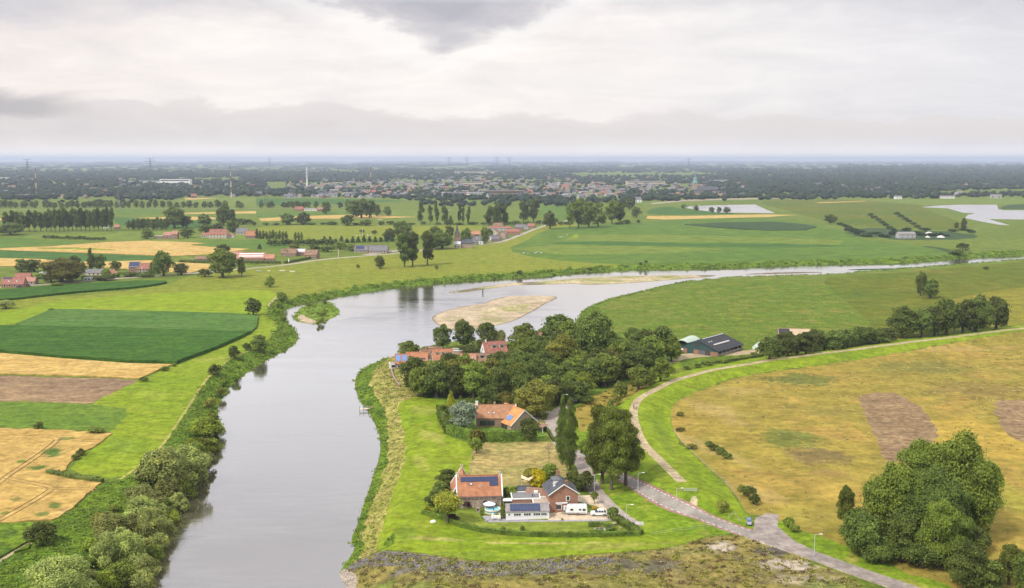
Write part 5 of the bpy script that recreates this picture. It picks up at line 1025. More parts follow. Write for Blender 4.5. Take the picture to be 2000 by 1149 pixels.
a = hs('broad barn with faded red roof and two long white roof lights', 489, 513, 27, 16, 4.2, 9.0, 4, 'brownbrick', 'pink', 5, 'barn', 'barn'); a.add('roof_light', a.slope('F', -11.5, 12, .16, .30, .3, .05), TRIM, a.roof); a.add('roof_light', a.slope('F', -11.5, 12, .56, .70, .3, .05), TRIM, a.roof)
hs('smaller orange-roofed brick stable beside the broad red barn', 527, 513, 9, 11, 4.0, 7.6, 8, 'brick', 'lightorange', 2, 'stable', 'stable'); hs('long low shed with dull pink roof behind the broad barn', 455, 503, 20, 8, 3.2, 5.5, -4, 'brownbrick', 'pink', 4, 'shed', 'shed'); hs('tan-roofed cottage beyond the barn hedges', 432, 503, 10, 8, 3, 5.6, 10, 'marl', 'lightorange', 2, 'cottage', 'cottage'); hs('brown low store with tan roof left of the big tree', 394, 511, 14, 8, 2.8, 4.6, -3, 'brownbrick', 'brown', 2, 'store', 'store')
hs('brown brick farm with long tiled roof', 563, 501, 16, 9, 3.4, 7.6, -6, 'brownbrick', 'brown', 3, 'farmhouse', 'farmhouse'); a = hs('brown brick farm wing with pale grey roof section', 584, 500, 14, 9, 3.4, 7.0, -4, 'brownbrick', 'brown', 3, 'farm wing', 'farm_wing'); a.add('roof_sheet', a.slope('F', -6, 6, .03, .8, .3, .05), ZINC, a.roof); hs('brown gabled farmhouse at the road side with white dormer', 606, 506, 13, 10, 4.0, 8.8, -10, 'brownbrick', 'brown', 2, 'farmhouse', 'farmhouse').dormer('F', 0, .5, 1.6, 1.2)
a = hs('grey-roofed villa half with solar panels', 705, 494, 15, 10, 3.0, 7.4, -3, 'palebrick', 'grey', 3, 'villa', 'villa'); a.solar('F', -6, 3, .1, .8); a = hs('dark-roofed villa half with broad glazed front', 738, 495, 20, 11, 3.0, 8.0, -4, 'palebrick', 'grey', 5, 'villa', 'villa'); a.chim(3, 0)
# --- church
ch = thing('village_church', 'small village church with brown brick tower and pointed slate spire', 'church', P1(893, 484), R(2))
mb = MB(); mb.box((0, 0, 8.2), (6.2, 6.2, 17)); mb.obj('tower', W['brownbrick'], ch)
mb = MB(); i = len(mb.v); mb.v += [(-3.5, -3.5, 16.7), (3.5, -3.5, 16.7), (3.5, 3.5, 16.7), (-3.5, 3.5, 16.7), (-1.6, -1.6, 19.5), (1.6, -1.6, 19.5), (1.6, 1.6, 19.5), (-1.6, 1.6, 19.5), (0, 0, 28.5)]
mb.f += [(3, 2, 1, 0), (0, 1, 5, 4), (1, 2, 6, 5), (2, 3, 7, 6), (3, 0, 4, 7), (4, 5, 8), (5, 6, 8), (6, 7, 8), (7, 4, 8)]; mb.m += [0] * 9; mb.obj('spire', RF['dark'], ch)
for x in (-1.3, 1.3): mb = MB(); mb.box((x, -3.12, 13.6), (1.2, .2, 2.6)); mb.obj('belfry_opening', DARKT, ch)
mb = MB(); mb.extrude([(-4.5, -.5), (4.5, -.5), (4.5, 5.5), (0, 9.2), (-4.5, 5.5)], 3.2, 17); mb.obj('nave', W['palebrick'], ch)
mb = MB(); mb.extrude([(-5, 5.2), (0, 9.3), (5, 5.2), (5, 5.5), (0, 9.7), (-5, 5.5)], 3.0, 17.4); mb.obj('nave_roof', RF['dark'], ch)
mb = MB(); mb.box((.3, -5.4, 2.0), (7.2, 4.6, 5)); mb.obj('porch', W['marl'], ch); mb = MB(); mb.extrude([(-8.0, 4.4), (-3.2, 7.2), (-3.2, 7.5), (-8.0, 4.7)], -3.6, 4.2); mb.obj('porch_roof', ZINC, ch)
for x in (-1.6, 2.2): mb = MB(); mb.box((x, -7.75, 2.0), (1.0, .15, 2.2)); mb.obj('window', DARKT, ch)
for r_ in [('dark thatched-look house with pale gable beside the church tree',920,478,13,9,3.0,8.0,20,'marl','grey',2),('half-timbered pale house with grey roof at the dike road',934,477,11,9,4.2,9.0,-12,'whitewall','grey',3),('orange roof standing behind the half-timbered house',931,464,15,9,4.2,8.2,2,'brownbrick','lightorange',3),
 ('dark-roofed cottage row at the road bend',967,472,12,9,3.0,7.6,25,'palebrick','grey',2),('small brown gabled cottage by the road bend',978,470,8,8,3.4,7.4,60,'palebrick','brown',1),('pale gabled house behind the dark cottages',975,462,12,10,4.8,9.2,75,'marl','brown',2),('tall pale brick house end on the road',990,466,9,9,5.4,9.2,70,'palebrick','brown',2),
 ('long low grey hall with red ridge behind the street',976,452,32,10,4.6,6.4,-2,'greywall','red',6),('long red-roofed barn at the street end',1001,459,18,9,4.4,7.6,-4,'brick','red',3),('dark-roofed house above the street end',1015,452,12,10,5.4,9.4,5,'brownbrick','grey',2),('white-fronted house near the last road bend',1027,448,8,8,4.2,6.4,30,'whitewall','grey',2),('red-brown cottage under tall trees at the road end',1037,446,10,8,3.2,6.8,-10,'brick','red',2),
 ('brown ridge house behind the long hall',973,448,12,8,5,9,10,'marl','brown',2),('small red-roofed cottage beside the long poplar row',228,448,7,7,3,6.4,10,'brick','pink',1),('long white greenhouse by the plain road',611,412,34,9,3.2,4.6,0,'whitewall','mono',6),('small red-roofed plain farm by the road',584,413,16,10,4,9,5,'brick','red',3),('tiny red roof behind plain trees',627,413,12,9,4,8,30,'brick','pink',2),('tiny white shed in front of the poplar row',205,446,8,4,2.4,3.4,0,'whitewall','mono',1)]:
    lab, u, v, L_, D_, he, hr, rt, wl_, rf, n_ = r_; hs(lab, u, v, L_, D_, he, hr, rt, wl_, rf, n_)
# --- large far landmarks
fc = thing('town_church', 'large town church with tall tower and green copper spire', 'church', P1(1357, 379))
mb = MB(); mb.box((0, 0, 16), (13, 13, 34)); mb.obj('tower', W['palebrick'], fc)
mb = MB(); mb.lathe([(0, 33), (9, 33), (5, 39), (4.2, 44), (2.4, 48), (.8, 66), (0, 70)], n=8); mb.obj('spire', plain('copper_green', (.13,.26,.24), .6, .2, .2), fc)
mb = MB(); mb.extrude([(-12, -1), (12, -1), (12, 12), (0, 21), (-12, 12)], 6.5, 62); mb.obj('nave', W['brownbrick'], fc)
mb = MB(); mb.extrude([(-13, 11.5), (0, 21.2), (13, 11.5), (13, 12.2), (0, 22), (-13, 12.2)], 6.5, 63); mb.obj('nave_roof', RF['dark'], fc)
def block(label, u, v, L, D, h, mat=None, n=10, cat='block', rows=2):
    o = thing('long_building', label, cat, P1(u, v)); mb = MB(); mb.box((0, 0, h/2), (L, D, h)); mb.obj('wall', mat or W['whitewall'], o)
    mb = MB(); mb.box((0, 0, h + .3), (L * 1.01, D * 1.03, .8)); mb.obj('roof', RF['flat'], o)
    for r_ in range(rows): mb = MB(); mb.box((0, -D/2 - .1, h * (r_ + .55) / rows), (L * .94, .3, h * .3 / rows)); mb.obj('window_band', GLASS, o)
block('long low white building below the lattice pylon', 285, 360, 130, 30, 14); block('white stepped building with dark windows at the wood edge', 344, 362, 118, 30, 24); block('far white depot at the frame edge', 3, 353, 60, 40, 16); block('far brown factory hall with pale roof', 985, 384, 110, 40, 16, W['brownbrick']); block('long pale terrace at the town edge', 915, 362, 110, 30, 14, W['marl']); block('wide pale hall in the town behind', 1260, 362, 150, 40, 16, W['marl']); block('small white hall at the hamlet trees', 930, 384, 50, 25, 12); block('white cluster building right of the big church', 1405, 358, 80, 30, 14); block('distant long shed beyond the woods', 930, 340, 300, 60, 20, W['marl'])
REDM = plain('dull_red', (.22,.09,.075), .7, .1, 1)
def mast(label, u, v, h, kind):
    o = thing('mast', label, 'mast', P1(u, v)); n = 6
    if kind == 'red':
        for k_ in range(n): mb = MB(); r0, r1 = 1.9 - 1.3 * k_ / n, 1.9 - 1.3 * (k_ + 1) / n; mb.tube((0, 0, h * k_ / n), (0, 0, h * (k_ + 1) / n), r0, r1, 8); mb.obj('mast_band', REDM if k_ % 2 else W['marl'], o)
    elif kind == 'white':
        mb = MB(); mb.tube((0, 0, 0), (0, 0, h), 2.8, 1.7, 10); mb.obj('shaft', TRIM, o)
        for z in (.55, .68, .82): mb = MB(); mb.tube((0, 0, h * z), (0, 0, h * z + 2.5), 6, 6, 10); mb.obj('platform', ZINC, o)
        mb = MB(); mb.tube((0, 0, h), (0, 0, h * 1.15), .8, .3, 6); mb.obj('aerial', ZINC, o)
    else:
        mb = MB(); b_ = h * .075
        for sx, sy in ((-1, -1), (1, -1), (1, 1), (-1, 1)): mb.tube((sx * b_, sy * b_, 0), (0, 0, h), h * .008, h * .004, 5)
        for k_ in range(1, 8):
            z = h * k_ / 9; q = b_ * (1 - z / h)
            for a_, c_ in (((-q, -q), (q, -q)), ((q, -q), (q, q)), ((q, q), (-q, q)), ((-q, q), (-q, -q))): mb.tube((*a_, z), (*c_, z + h / 12), h * .004, h * .004, 4)
        mb.obj('lattice', LEAD, o)
        if kind == 'pylon':
            for z, w_ in ((.72, .2), (.84, .26), (.95, .17)): mb = MB(); mb.tube((-h * w_, 0, h * z), (h * w_, 0, h * z), h * .008, h * .008, 5); mb.obj('cross_arm', LEAD, o)
REDP = plain('red_paint', (.42,.06,.04), .6, .1, 1)
mast('red and white banded mast in the dark woods', 72, 386, 78, 'red'); mast('red and white banded mast beside the green field', 452, 386, 85, 'red'); mast('red and white banded mast rising from the town', 725, 387, 82, 'red'); mast('white telecom tower with round platforms', 600, 366, 72, 'white')
mast('slender grey lattice mast over the plain road trees', 232, 408, 47, 'lattice'); mast('slender grey lattice mast by the town edge field', 521, 403, 56, 'lattice')
for u_, v_, h_, lb in ((55, 352, 105, 'tall pylon above the far woods by the frame edge'), (295, 352, 110, 'tall pylon above the long white building'), (527, 332, 120, 'faint pylon left of the white telecom tower'), (877, 334, 125, 'faint pylon above the town, first of four'), (912, 334, 125, 'faint pylon above the town, second of four'), (970, 333, 130, 'faint pylon above the town, third of four'), (995, 333, 125, 'faint pylon above the town, last of four'), (1345, 333, 120, 'thin faint pylon behind the green church spire')):
    mast(lb, u_, v_, h_, 'pylon')
# ------------------------------------------------------------------ far woods and the town
def blob_protos(n, seed):
    out = []
    for k in range(n):
        bm = bmesh.new(); bmesh.ops.create_icosphere(bm, subdivisions=1, radius=.5); r = random.Random(seed + k)
        for v in bm.verts: v.co *= r.uniform(.72, 1.2); v.co.z = max(-.42, v.co.z)
        out.append((np.array([v.co[:] for v in bm.verts]), np.array([[v.index for v in f.verts] for f in bm.faces]))); bm.free()
    return out
PRO = blob_protos(8, 3)
HOLES = [[(150,387),(225,386),(225,393),(150,394)],[(430,384),(560,384),(560,400),(300,402),(360,386)],[(560,384),(800,390),(700,400),(500,404)],[(1090,388),(1130,384),(1270,397),(1500,388),(1500,385),(1250,396)],[(1640,387),(1780,389),(2000,384),(2000,400),(1640,400)],[(1820,374),(2010,370),(2010,380),(1820,380)],[(1110,338),(1230,338),(1300,344),(1130,346)],[(240,351),(265,350),(262,356),(240,357)],[(375,348),(470,348),(470,355),(375,355)],[(1600,338),(1630,338),(1630,341),(1600,341)]]
HOLES = [np.array(h, float) for h in HOLES]
def woods(zones, mats, seed):
    r = np.random.default_rng(seed); VV, FF, n0 = [], [], 0
    for (u0, u1, v0, v1, n, wpx, hpx) in zones:
        u = r.uniform(u0, u1, n); v = r.uniform(v0, v1, n); P_ = np.stack([u, v], 1); keep = np.ones(n, bool)
        for h in HOLES: keep &= ~inside(P_, h)
        dens = np.sin(u * .021 + 3 * np.sin(v * .23)) + np.sin(u * .057 + v * .9) ; keep &= (dens > -1.2) | (r.random(n) < .4)
        u, v = u[keep], v[keep]; x, y = G(u, v, 0); s = F / (y * CP + HC * SP)
        for i in range(len(u)):
            pv, pf = PRO[r.integers(8)]; W_ = wpx * r.uniform(.7, 1.5) / s[i]; H_ = hpx * r.uniform(.7, 1.35) / s[i]; a = r.uniform(0, 6.28); ca, sa = math.cos(a), math.sin(a)
            q = pv * [W_, W_ * 1.2, H_ * 1.1]; q = np.stack([q[:, 0] * ca - q[:, 1] * sa + x[i], q[:, 0] * sa + q[:, 1] * ca + y[i], q[:, 2] + H_ * .48], 1)
            VV.append(q); FF.append(pf + n0); n0 += len(pv)
    V, Fc = np.vstack(VV), np.vstack(FF); me = bpy.data.meshes.new('far_woods')
    me.vertices.add(len(V)); me.vertices.foreach_set('co', V.ravel()); me.loops.add(Fc.size); me.loops.foreach_set('vertex_index', Fc.ravel()); me.polygons.add(len(Fc))
    me.polygons.foreach_set('loop_start', np.arange(0, Fc.size, 3)); me.polygons.foreach_set('loop_total', np.full(len(Fc), 3)); me.materials.append(mats); me.update(calc_edges=True)
    o = bpy.data.objects.new('far_woods', me); C.objects.link(o); tag(o, 'dark far-off woods and tree belts before the hazy horizon', 'woods', None, 'stuff')
m, nt, b, out = new_mat('far_leaf'); p = position(nt); n1 = noise(nt, p, .02, 3, .6); n2 = noise(nt, p, .12, 4, .7)
nt.links.new(mix(nt, 1.0, ramp(nt, n1, [(.35, (.016,.026,.016)), (.65, (.036,.05,.022))]), ramp(nt, n2, [(.3, .55), (.7, 1.4)]), 'MULTIPLY'), b.inputs['Base Color']); b.inputs['Roughness'].default_value = .8; b.inputs['Specular IOR Level'].default_value = .1
woods([(-60,520,374,391,1000,11,8),(-60,520,355,374,1000,9,6.5),(-60,560,336,354,1900,9,4.6),(520,760,372,390,260,10,7),(500,760,338,356,1100,9,4.8),(760,1100,374,392,330,10,7),(560,1420,354,378,640,8,4.6),(700,1130,332,352,1000,9,4),(1130,1420,344,360,420,8,4.8),(1210,1420,378,393,220,11,9),(1380,1480,345,388,560,9,6.5),(1480,2060,376,391,620,10,7.5),(1450,2060,355,378,1700,9,6.5),(1400,2060,333,357,2300,9,5),(1640,2060,327,338,700,11,6),(950,1450,325,338,650,10,2.8),(-60,2060,317.5,334,1700,12,2.2),(-60,2060,316.5,322,260,34,2.4),(100,900,320,328,60,40,3.4),(0,560,395,402,40,9,7),(820,1110,388,404,110,12,9),(1060,1240,392,404,50,13,11)], m, 11)
# town houses: a few kinds, repeated
def far_house(L, D, he, hr, wall, roof):
    mb = MB(); mb.extrude([(-D/2, -1), (D/2, -1), (D/2, he), (0, hr - .1), (-D/2, he)], -L/2, L/2, 0)
    mb.extrude([(-D/2 - .5, he - .4), (0, hr), (D/2 + .5, he - .4), (D/2 + .5, he - .05), (0, hr + .4), (-D/2 - .5, he - .05)], -L/2 - .4, L/2 + .4, 1)
    for x in (-.28, .28):
        for z in (.32, .72): mb.box((x * L, -D/2, he * z), (L * .16, .3, he * .2), 0, 2)
    mb.box((L * .3, 0, hr + .6), (.9, .9, 1.8), 0, 0)
    return mb.mesh('town_house', (wall, roof, GLASS))
TW = plain('town_wall', (.36,.345,.335), .85, .25, .2); TB = plain('town_brick', (.22,.15,.12), .85, .25, .2)
KINDS = [far_house(13, 10, 6, 11, TW, RF['brown']), far_house(15, 11, 6, 10.5, TB, RF['grey']), far_house(22, 11, 6, 10, TW, RF['grey']), far_house(13, 11, 6, 11, TW, RF['dark']), far_house(26, 12, 7, 9, TW, RF['mono']), far_house(15, 11, 6, 11, TB, RF['red'])]
KL = ['pale house with brown roof among the far town trees', 'brick house with grey roof among the far town trees', 'long pale terrace with grey roof in the far town', 'pale house with dark roof among the far town trees', 'long pale shed with pale roof in the far town', 'brown house with red roof among the far town trees']
zones = [(560,760,354,388,58),(700,1010,352,386,70),(1000,1250,352,386,66),(1150,1420,362,388,50),(20,520,364,389,36),(1400,1460,355,372,5),(1580,1720,355,380,9),(1880,2010,358,368,9)]
for (u0, u1, v0, v1, n) in zones:
    for i in range(n):
        u, v = rng.uniform(u0, u1), rng.uniform(v0, v1); k = int(rng.choice(6, p=[.2, .22, .16, .2, .12, .1])); x, y = G(u, v, 0)
        o = bpy.data.objects.new('town_house', KINDS[k]); C.objects.link(o); o.location = (float(x), float(y), 0); o.rotation_euler = (0, 0, rng.uniform(-.6, .6) + (1.57 if rng.random() < .25 else 0)); s_ = rng.uniform(.65, 1.05); o.scale = (s_, s_, s_ * 1.1)
        tag(o, KL[k], 'house', 'houses of the far town')

# the rest of the town, farther off
V, Fc, Mi, n0 = [], [], [], 0
for i in range(420):
    c_ = rng.random(); u = rng.uniform(560, 1420) if c_ < .8 else rng.uniform(0, 540) if c_ < .92 else rng.uniform(1440, 2000); v = rng.uniform(347, 387) if c_ < .8 else rng.uniform(352, 388); k = int(rng.choice(6, p=[.2, .24, .14, .22, .13, .07])); x, y = G(u, v, 0); a = rng.uniform(-.7, .7); s_ = rng.uniform(.7, 1.15)
    me = KINDS[k]; co_ = np.array([q.co[:] for q in me.vertices]) * s_; co_ = np.stack([co_[:, 0] * math.cos(a) - co_[:, 1] * math.sin(a) + x, co_[:, 0] * math.sin(a) + co_[:, 1] * math.cos(a) + y, co_[:, 2]], 1)
    V.append(co_)
    for p_ in me.polygons: Fc.append(tuple(q + n0 for q in p_.vertices)); Mi.append(k * 3 + p_.material_index)
    n0 += len(co_)
me = bpy.data.meshes.new('far_town'); me.from_pydata(np.vstack(V).tolist(), [], Fc)
for kk in KINDS:
    for mm in kk.materials: me.materials.append(mm)
me.polygons.foreach_set('material_index', Mi); o = bpy.data.objects.new('far_town', me); C.objects.link(o); tag(o, 'dense pale roofs of the town fading into haze', 'town', None, 'stuff')
# ------------------------------------------------------------------ vehicles, furniture, people, animals
PAINT = glassmat('white_car_paint', (.74,.74,.74), .25); TYRE = plain('tyre', (.02,.02,.02), .9, .1); RIM = plain('alloy', (.4,.4,.42), .35, .1, 2, .5, .8); LAMPG = glassmat('lamp_glass', (.55,.56,.58), .1); REDL = glassmat('red_lamp', (.4,.02,.02), .2)
def wheel(par, x, y, r=.34, w_=.22):
    mb = MB(); mb.tube((x, y - w_/2, r), (x, y + w_/2, r), r, r, 16); o = mb.obj('wheel', TYRE, par); mb = MB(); s_ = -1 if y < 0 else 1
    mb.tube((x, y + s_ * w_ * .35, r), (x, y + s_ * (w_/2 + .02), r), r * .62, r * .55, 12); mb.obj('rim', RIM, o)
def car(label, u, v, rz, paint, L=4.7, group=None):
    o = thing('parked_car', label, 'car', P1(u, v), rz, group); hw = .92
    prof = [(-2.35, .42), (-2.38, .75), (-2.15, .98), (-.95, 1.08), (.25, 1.1), (1.6, 1.1), (2.3, 1.02), (2.38, .7), (2.33, .38)]
    mb = MB(); mb.extrude([(a, .3 + (b_ - .3)) for a, b_ in prof] + [(1.75, .34), (1.05, .34), (-1.05, .34), (-1.75, .34)], -hw, hw, 0, 'y'); mb.obj('body', paint, o)
    g = [(-1.15, 1.07), (-.35, 1.62), (1.35, 1.62), (2.15, 1.05)]; mb = MB()
    for sx in (-1, 1): pass
    i = len(mb.v)
    for yk, gg in ((-1, g), (1, g)):
        for a, b_ in gg: mb.v.append((a, yk * (hw - .04 if b_ < 1.2 else hw - .2), b_))
    mb.f += [(0, 1, 2, 3), (7, 6, 5, 4), (0, 4, 5, 1), (2, 6, 7, 3)]; mb.m += [0] * 4; mb.obj('glass', GLASS, o)
    mb = MB(); mb.box((.5, 0, 1.65), (1.85, 1.42, .09)); mb.obj('roof', paint, o)
    for x in (-.2, .6, 1.3):
        for sg in (-1, 1): q = MB(); q.tube((x, sg * .86, 1.08), (x + (.12 if x < 0 else 0), sg * .72, 1.62), .05, .045, 6); q.obj('pillar', paint, o)
    for sg in (-1, 1):
        mb = MB(); mb.box((-2.28, sg * .66, .8), (.2, .4, .16)); mb.obj('headlight', LAMPG, o); mb = MB(); mb.box((2.33, sg * .7, .85), (.12, .34, .2)); mb.obj('tail_light', REDL, o)
        mb = MB(); mb.box((-.95, sg * 1.02, 1.12), (.12, .2, .14)); mb.obj('mirror', paint, o)
        for x in (-1.42, 1.42): wheel(o, x, sg * .84)
    return o
car('white estate car parked on the sandy drive', 1169.5, 1006.5, R(-2), PAINT)
DKP = glassmat('dark_car_paint', (.05,.06,.08), .25)
c_ = car('dark car parked at the long red-roofed house', 38, 562, R(10), DKP); car('blue-grey car parked beside the small brick garage', 53, 559.5, R(8), glassmat('blue_car_paint', (.12,.16,.24), .25))
car('grey car in front of the red farmhouse hedge', 251, 539.5, R(5), glassmat('grey_car_paint', (.3,.3,.33), .25)); car('silver car parked beside the grey-roofed villa', 763, 494, R(-8), glassmat('silver_paint', (.5,.5,.52), .25)); car('white car on the far street by the cottages', 877, 412, R(3), PAINT)
cv = thing('caravan', 'white touring caravan parked against the brick house', 'caravan', P1(1125.5, 1004), R(-1))
pr = [(-2.95, .55), (-3.05, .9), (-2.95, 1.7), (-2.55, 2.4), (-2.1, 2.62), (2.7, 2.68), (2.98, 2.5), (3.05, 1.0), (2.98, .5)]
mb = MB(); mb.extrude(pr, -1.12, 1.12, 0, 'y'); mb.obj('body', PAINT, cv)
for x, z, w_, h in ((-1.35, 1.65, .85, .55), (1.0, 1.7, .65, .45), (2.15, 1.65, .85, .6)):
    mb = MB(); mb.box((x, -1.14, z), (w_ + .12, .06, h + .12)); f_ = mb.obj('window', TRIM, cv); mb = MB(); mb.box((x, -1.18, z), (w_, .05, h)); mb.obj('pane', GLASS, f_)
mb = MB(); mb.box((-3.02, 0, 1.75), (.1, 1.5, .7)); mb.obj('front_window', GLASS, cv); mb = MB(); mb.box((0, -1.15, .75), (5.6, .05, .08)); mb.obj('side_stripe', LEAD, cv)
for x in (-1.5, .3, 1.8): mb = MB(); mb.box((x, 0, 2.72), (.7, .7, .14)); mb.obj('roof_hatch', ZINC, cv)
for sg in (-1, 1): wheel(cv, .4, sg * 1.02, .33)
mb = MB(); mb.tube((-3.0, .4, .5), (-4.1, 0, .48), .05, .05); mb.tube((-3.0, -.4, .5), (-4.1, 0, .48), .05, .05); mb.tube((-3.9, 0, 0), (-3.9, 0, .6), .05, .05); mb.obj('drawbar', LEAD, cv); mb = MB(); mb.box((-3.35, 0, .75), (.5, .8, .45)); mb.obj('gas_locker', LEAD, cv)
def lamp(u, v, h, rz, lab):
    o = thing('street_lamp', lab, 'street lamp', P1(u, v), rz, 'street lamps along the road'); mb = MB(); mb.tube((0, 0, -.1), (0, 0, h), .1, .06, 8); mb.tube((0, 0, h), (1.3, 0, h + .18), .045, .04, 6); mb.obj('post', ZINC, o)
    mb = MB(); mb.box((1.55, 0, h + .18), (.75, .28, .12)); mb.obj('lamp_head', TRIM, o)
for u, v, h, rz, lab in ((1223, 1026, 5.7, 0, 'grey street lamp beside the lane end barrier'), (1321, 990, 5.4, 0, 'grey street lamp between the road and dike path foot'), (1246, 958, 5.4, 0, 'grey street lamp beside the red cycle lane under the poplars'), (1161, 961, 5.4, 0, 'grey street lamp beside the round dark garden bush'), (1590, 1086, 5.6, 0, 'grey street lamp below the junction by the pale gravel'), (1100, 800, 6, 0, 'grey street lamp at the lane corner by the olive tree'), (940, 785, 6, 0, 'grey street lamp among trees behind the farmhouse')): lamp(u, v, h, rz, lab)
for u, v, lab in ((661, 503, 'thin pale pole on the dike road before the villa'), (410, 541, 'thin pale pole by the big tree on the dike road'), (119, 552, 'thin pole before the spreading olive tree'), (278, 541, 'pale pole in front of the red farmhouse'), (1058, 441, 'pale pole at the last road bend'), (931, 477, 'pale flagless pole before the half-timbered house'), (708, 458, 'lone thin pole in the cattle meadow')):
    o = thing('pole', lab, 'pole', P1(u, v)); mb = MB(); mb.tube((0, 0, -.1), (0, 0, 8), .22, .14, 8); mb.obj('post', TRIM, o); mb = MB(); mb.box((0, 0, 8.05), (.9, .3, .2)); mb.obj('lamp_head', TRIM, o)
bg_ = thing('barrier_gate', 'white steel barrier gate across the lane end', 'barrier', P1(1246, 1026.5), R(3)); 
for z in (.5, .95): mb = MB(); mb.box((0, 0, z), (3.0, .1, .14)); mb.obj('rail', TRIM, bg_)
for x in (-1.45, 0, 1.45): mb = MB(); mb.box((x, 0, .5), (.12, .12, 1.1)); mb.obj('post', TRIM, bg_)
bg2_ = thing('barrier_gate', 'grey field gate at the foot of the dike path', 'gate', P1(1348, 963), R(-4))
for z in (.5, .85, 1.2): mb = MB(); mb.box((0, 0, z), (4.2, .07, .09)); mb.obj('rail', ZINC, bg2_)
for x in (-2.1, 2.1): mb = MB(); mb.box((x, 0, .65), (.14, .14, 1.4)); mb.obj('post', TIMBER, bg2_)
def fence(label, px, step=3.0, h=1.1):
    p = Pm(px)[:, :2]; L = np.r_[0, np.cumsum(np.linalg.norm(np.diff(p, axis=0), axis=1))]; n = int(L[-1] / step); t = np.linspace(0, L[-1], n + 1)
    q = np.stack([np.interp(t, L, p[:, 0]), np.interp(t, L, p[:, 1])], 1); z = height(q); o = thing('wire_fence', label, 'fence', (q[0, 0], q[0, 1], z[0])); b0 = Vector(o.location)
    Q = [Vector((a, b_, c)) - b0 for (a, b_), c in zip(q, z)]
    for a in Q[:60]: mb = MB(); mb.tube(a - Vector((0, 0, .2)), a + Vector((0, 0, h)), .06, .05, 6); mb.obj('post', TIMBER, o)
    mb = MB()
    for a, b_ in zip(Q[:-1], Q[1:]):
        for k_ in (.45, .95): mb.tube(a + Vector((0, 0, h * k_)), b_ + Vector((0, 0, h * k_)), .015, .015, 4)
    mb.obj('wire', ZINC, o)
fence('timber post and wire fence between dike grass and lane meadow', [(1275,1047),(1330,1038),(1375,1033),(1398,1030)]); fence('timber fence beside the road near the junction', [(1398,1036),(1410,1037),(1440,1046)], 4); fence('wire fence along the dike foot beside the golden field', [(1316,842),(1333,867),(1360,894),(1393,923),(1424,953),(1446,980)], 6); fence('low fence between mown dike and cut hay', [(923,884),(920,910),(917,930)], 3); fence('dark post fence at the junction shrub', [(1420,1018),(1432,1005),(1445,1022),(1455,1016)], 3)
# pool, parasol, table, chairs
BLUE = glassmat('pool_water', (.25,.55,.62), .1); POOLW = plain('pool_wall', (.70,.60,.45), .6, .1)
po = thing('garden_pool', 'round above-ground pool beside the stone barn', 'pool', P1(962, 1000)); mb = MB(); mb.lathe([(2.25, 0), (2.3, 1.1), (2.15, 1.12), (2.15, .8)], n=28); mb.obj('pool_wall', POOLW, po); mb = MB(); mb.lathe([(0, .92), (2.15, .92)], n=28); mb.obj('water', BLUE, po); mb = MB(); mb.lathe([(2.28, .45), (2.33, .45), (2.33, .75), (2.28, .75)], n=28); mb.obj('stripe', plain('teal_stripe', (.06,.30,.33), .5, .1), po)
ps = thing('parasol', 'wide lavender-white parasol shading the pool', 'parasol', P1(956, 997)); mb = MB(); mb.tube((0, 0, 0), (0, 0, 2.7), .05, .04); mb.obj('pole', ZINC, ps); mb = MB(); mb.lathe([(0, 2.75), (1.9, 1.95), (1.88, 1.85), (0, 2.6)], n=8); mb.obj('canopy', plain('parasol_cloth', (.58,.56,.66), .8, .08), ps)
ps = thing('parasol', 'folded dark parasol between pool and table', 'parasol', P1(964, 1004)); mb = MB(); mb.tube((0, 0, 0), (0, 0, 2.4), .04, .04); mb.obj('pole', ZINC, ps); mb = MB(); mb.lathe([(.05, .9), (.16, 1.0), (.1, 2.3), (0, 2.5)], n=10); mb.obj('canopy', LEAD, ps)
CLO = plain('white_cloth', (.74,.72,.68), .8, .08)
tb = thing('garden_table', 'patio table under a white cloth with bright red and yellow patches', 'table', P1(969, 1013)); mb = MB(); mb.box((0, 0, .74), (2.6, 1.3, .06)); mb.box((0, -.66, .5), (2.6, .03, .5)); mb.box((0, .66, .5), (2.6, .03, .5)); mb.obj('tabletop', CLO, tb)
for x in (-1.1, 1.1):
    for y in (-.5, .5): mb = MB(); mb.box((x, y, .36), (.07, .07, .72)); mb.obj('leg', TIMBER, tb)
for x, mt in ((-.7, REDP), (.1, plain('yellow_cloth', (.6,.5,.03), .8, .05)), (.8, plain('lime_cloth', (.35,.5,.05), .8, .05))): mb = MB(); mb.box((x, -.2, .785), (.5, .6, .03)); mb.obj('cloth_patch', mt, tb)
for k_, (x, y, rz, lab) in enumerate(((-1.0, -1.2, 0, 'white garden chair before the patio table, lawn side by the corner'), (.9, -1.25, .1, 'white garden chair before the patio table, garage side'), (-1.0, 1.2, 3.1, 'white garden chair behind the patio table, pool side'), (1.0, 1.2, 3.2, 'white garden chair behind the patio table, next to the climber'))):
    q = P1(969, 1013) + Vector((x, y, 0)); o = thing('garden_chair', lab, 'chair', q, rz, 'chairs round the patio table'); mb = MB(); mb.box((0, 0, .45), (.55, .55, .07)); mb.obj('seat', CLO, o); mb = MB(); mb.box((0, -.26, .78), (.55, .07, .6)); mb.obj('backrest', CLO, o)
    for sx in (-.22, .22):
        for sy in (-.22, .22): mb = MB(); mb.box((sx, sy, .22), (.05, .05, .45)); mb.obj('leg', TRIM, o)
o = thing('stone_planter', 'small grey stone planter at the patio corner', 'planter', P1(949, 1019)); mb = MB(); mb.lathe([(0, 0), (.28, 0), (.4, .5), (.33, .5), (.3, .42), (0, .42)], n=14); mb.obj('pot', W['greywall'], o)
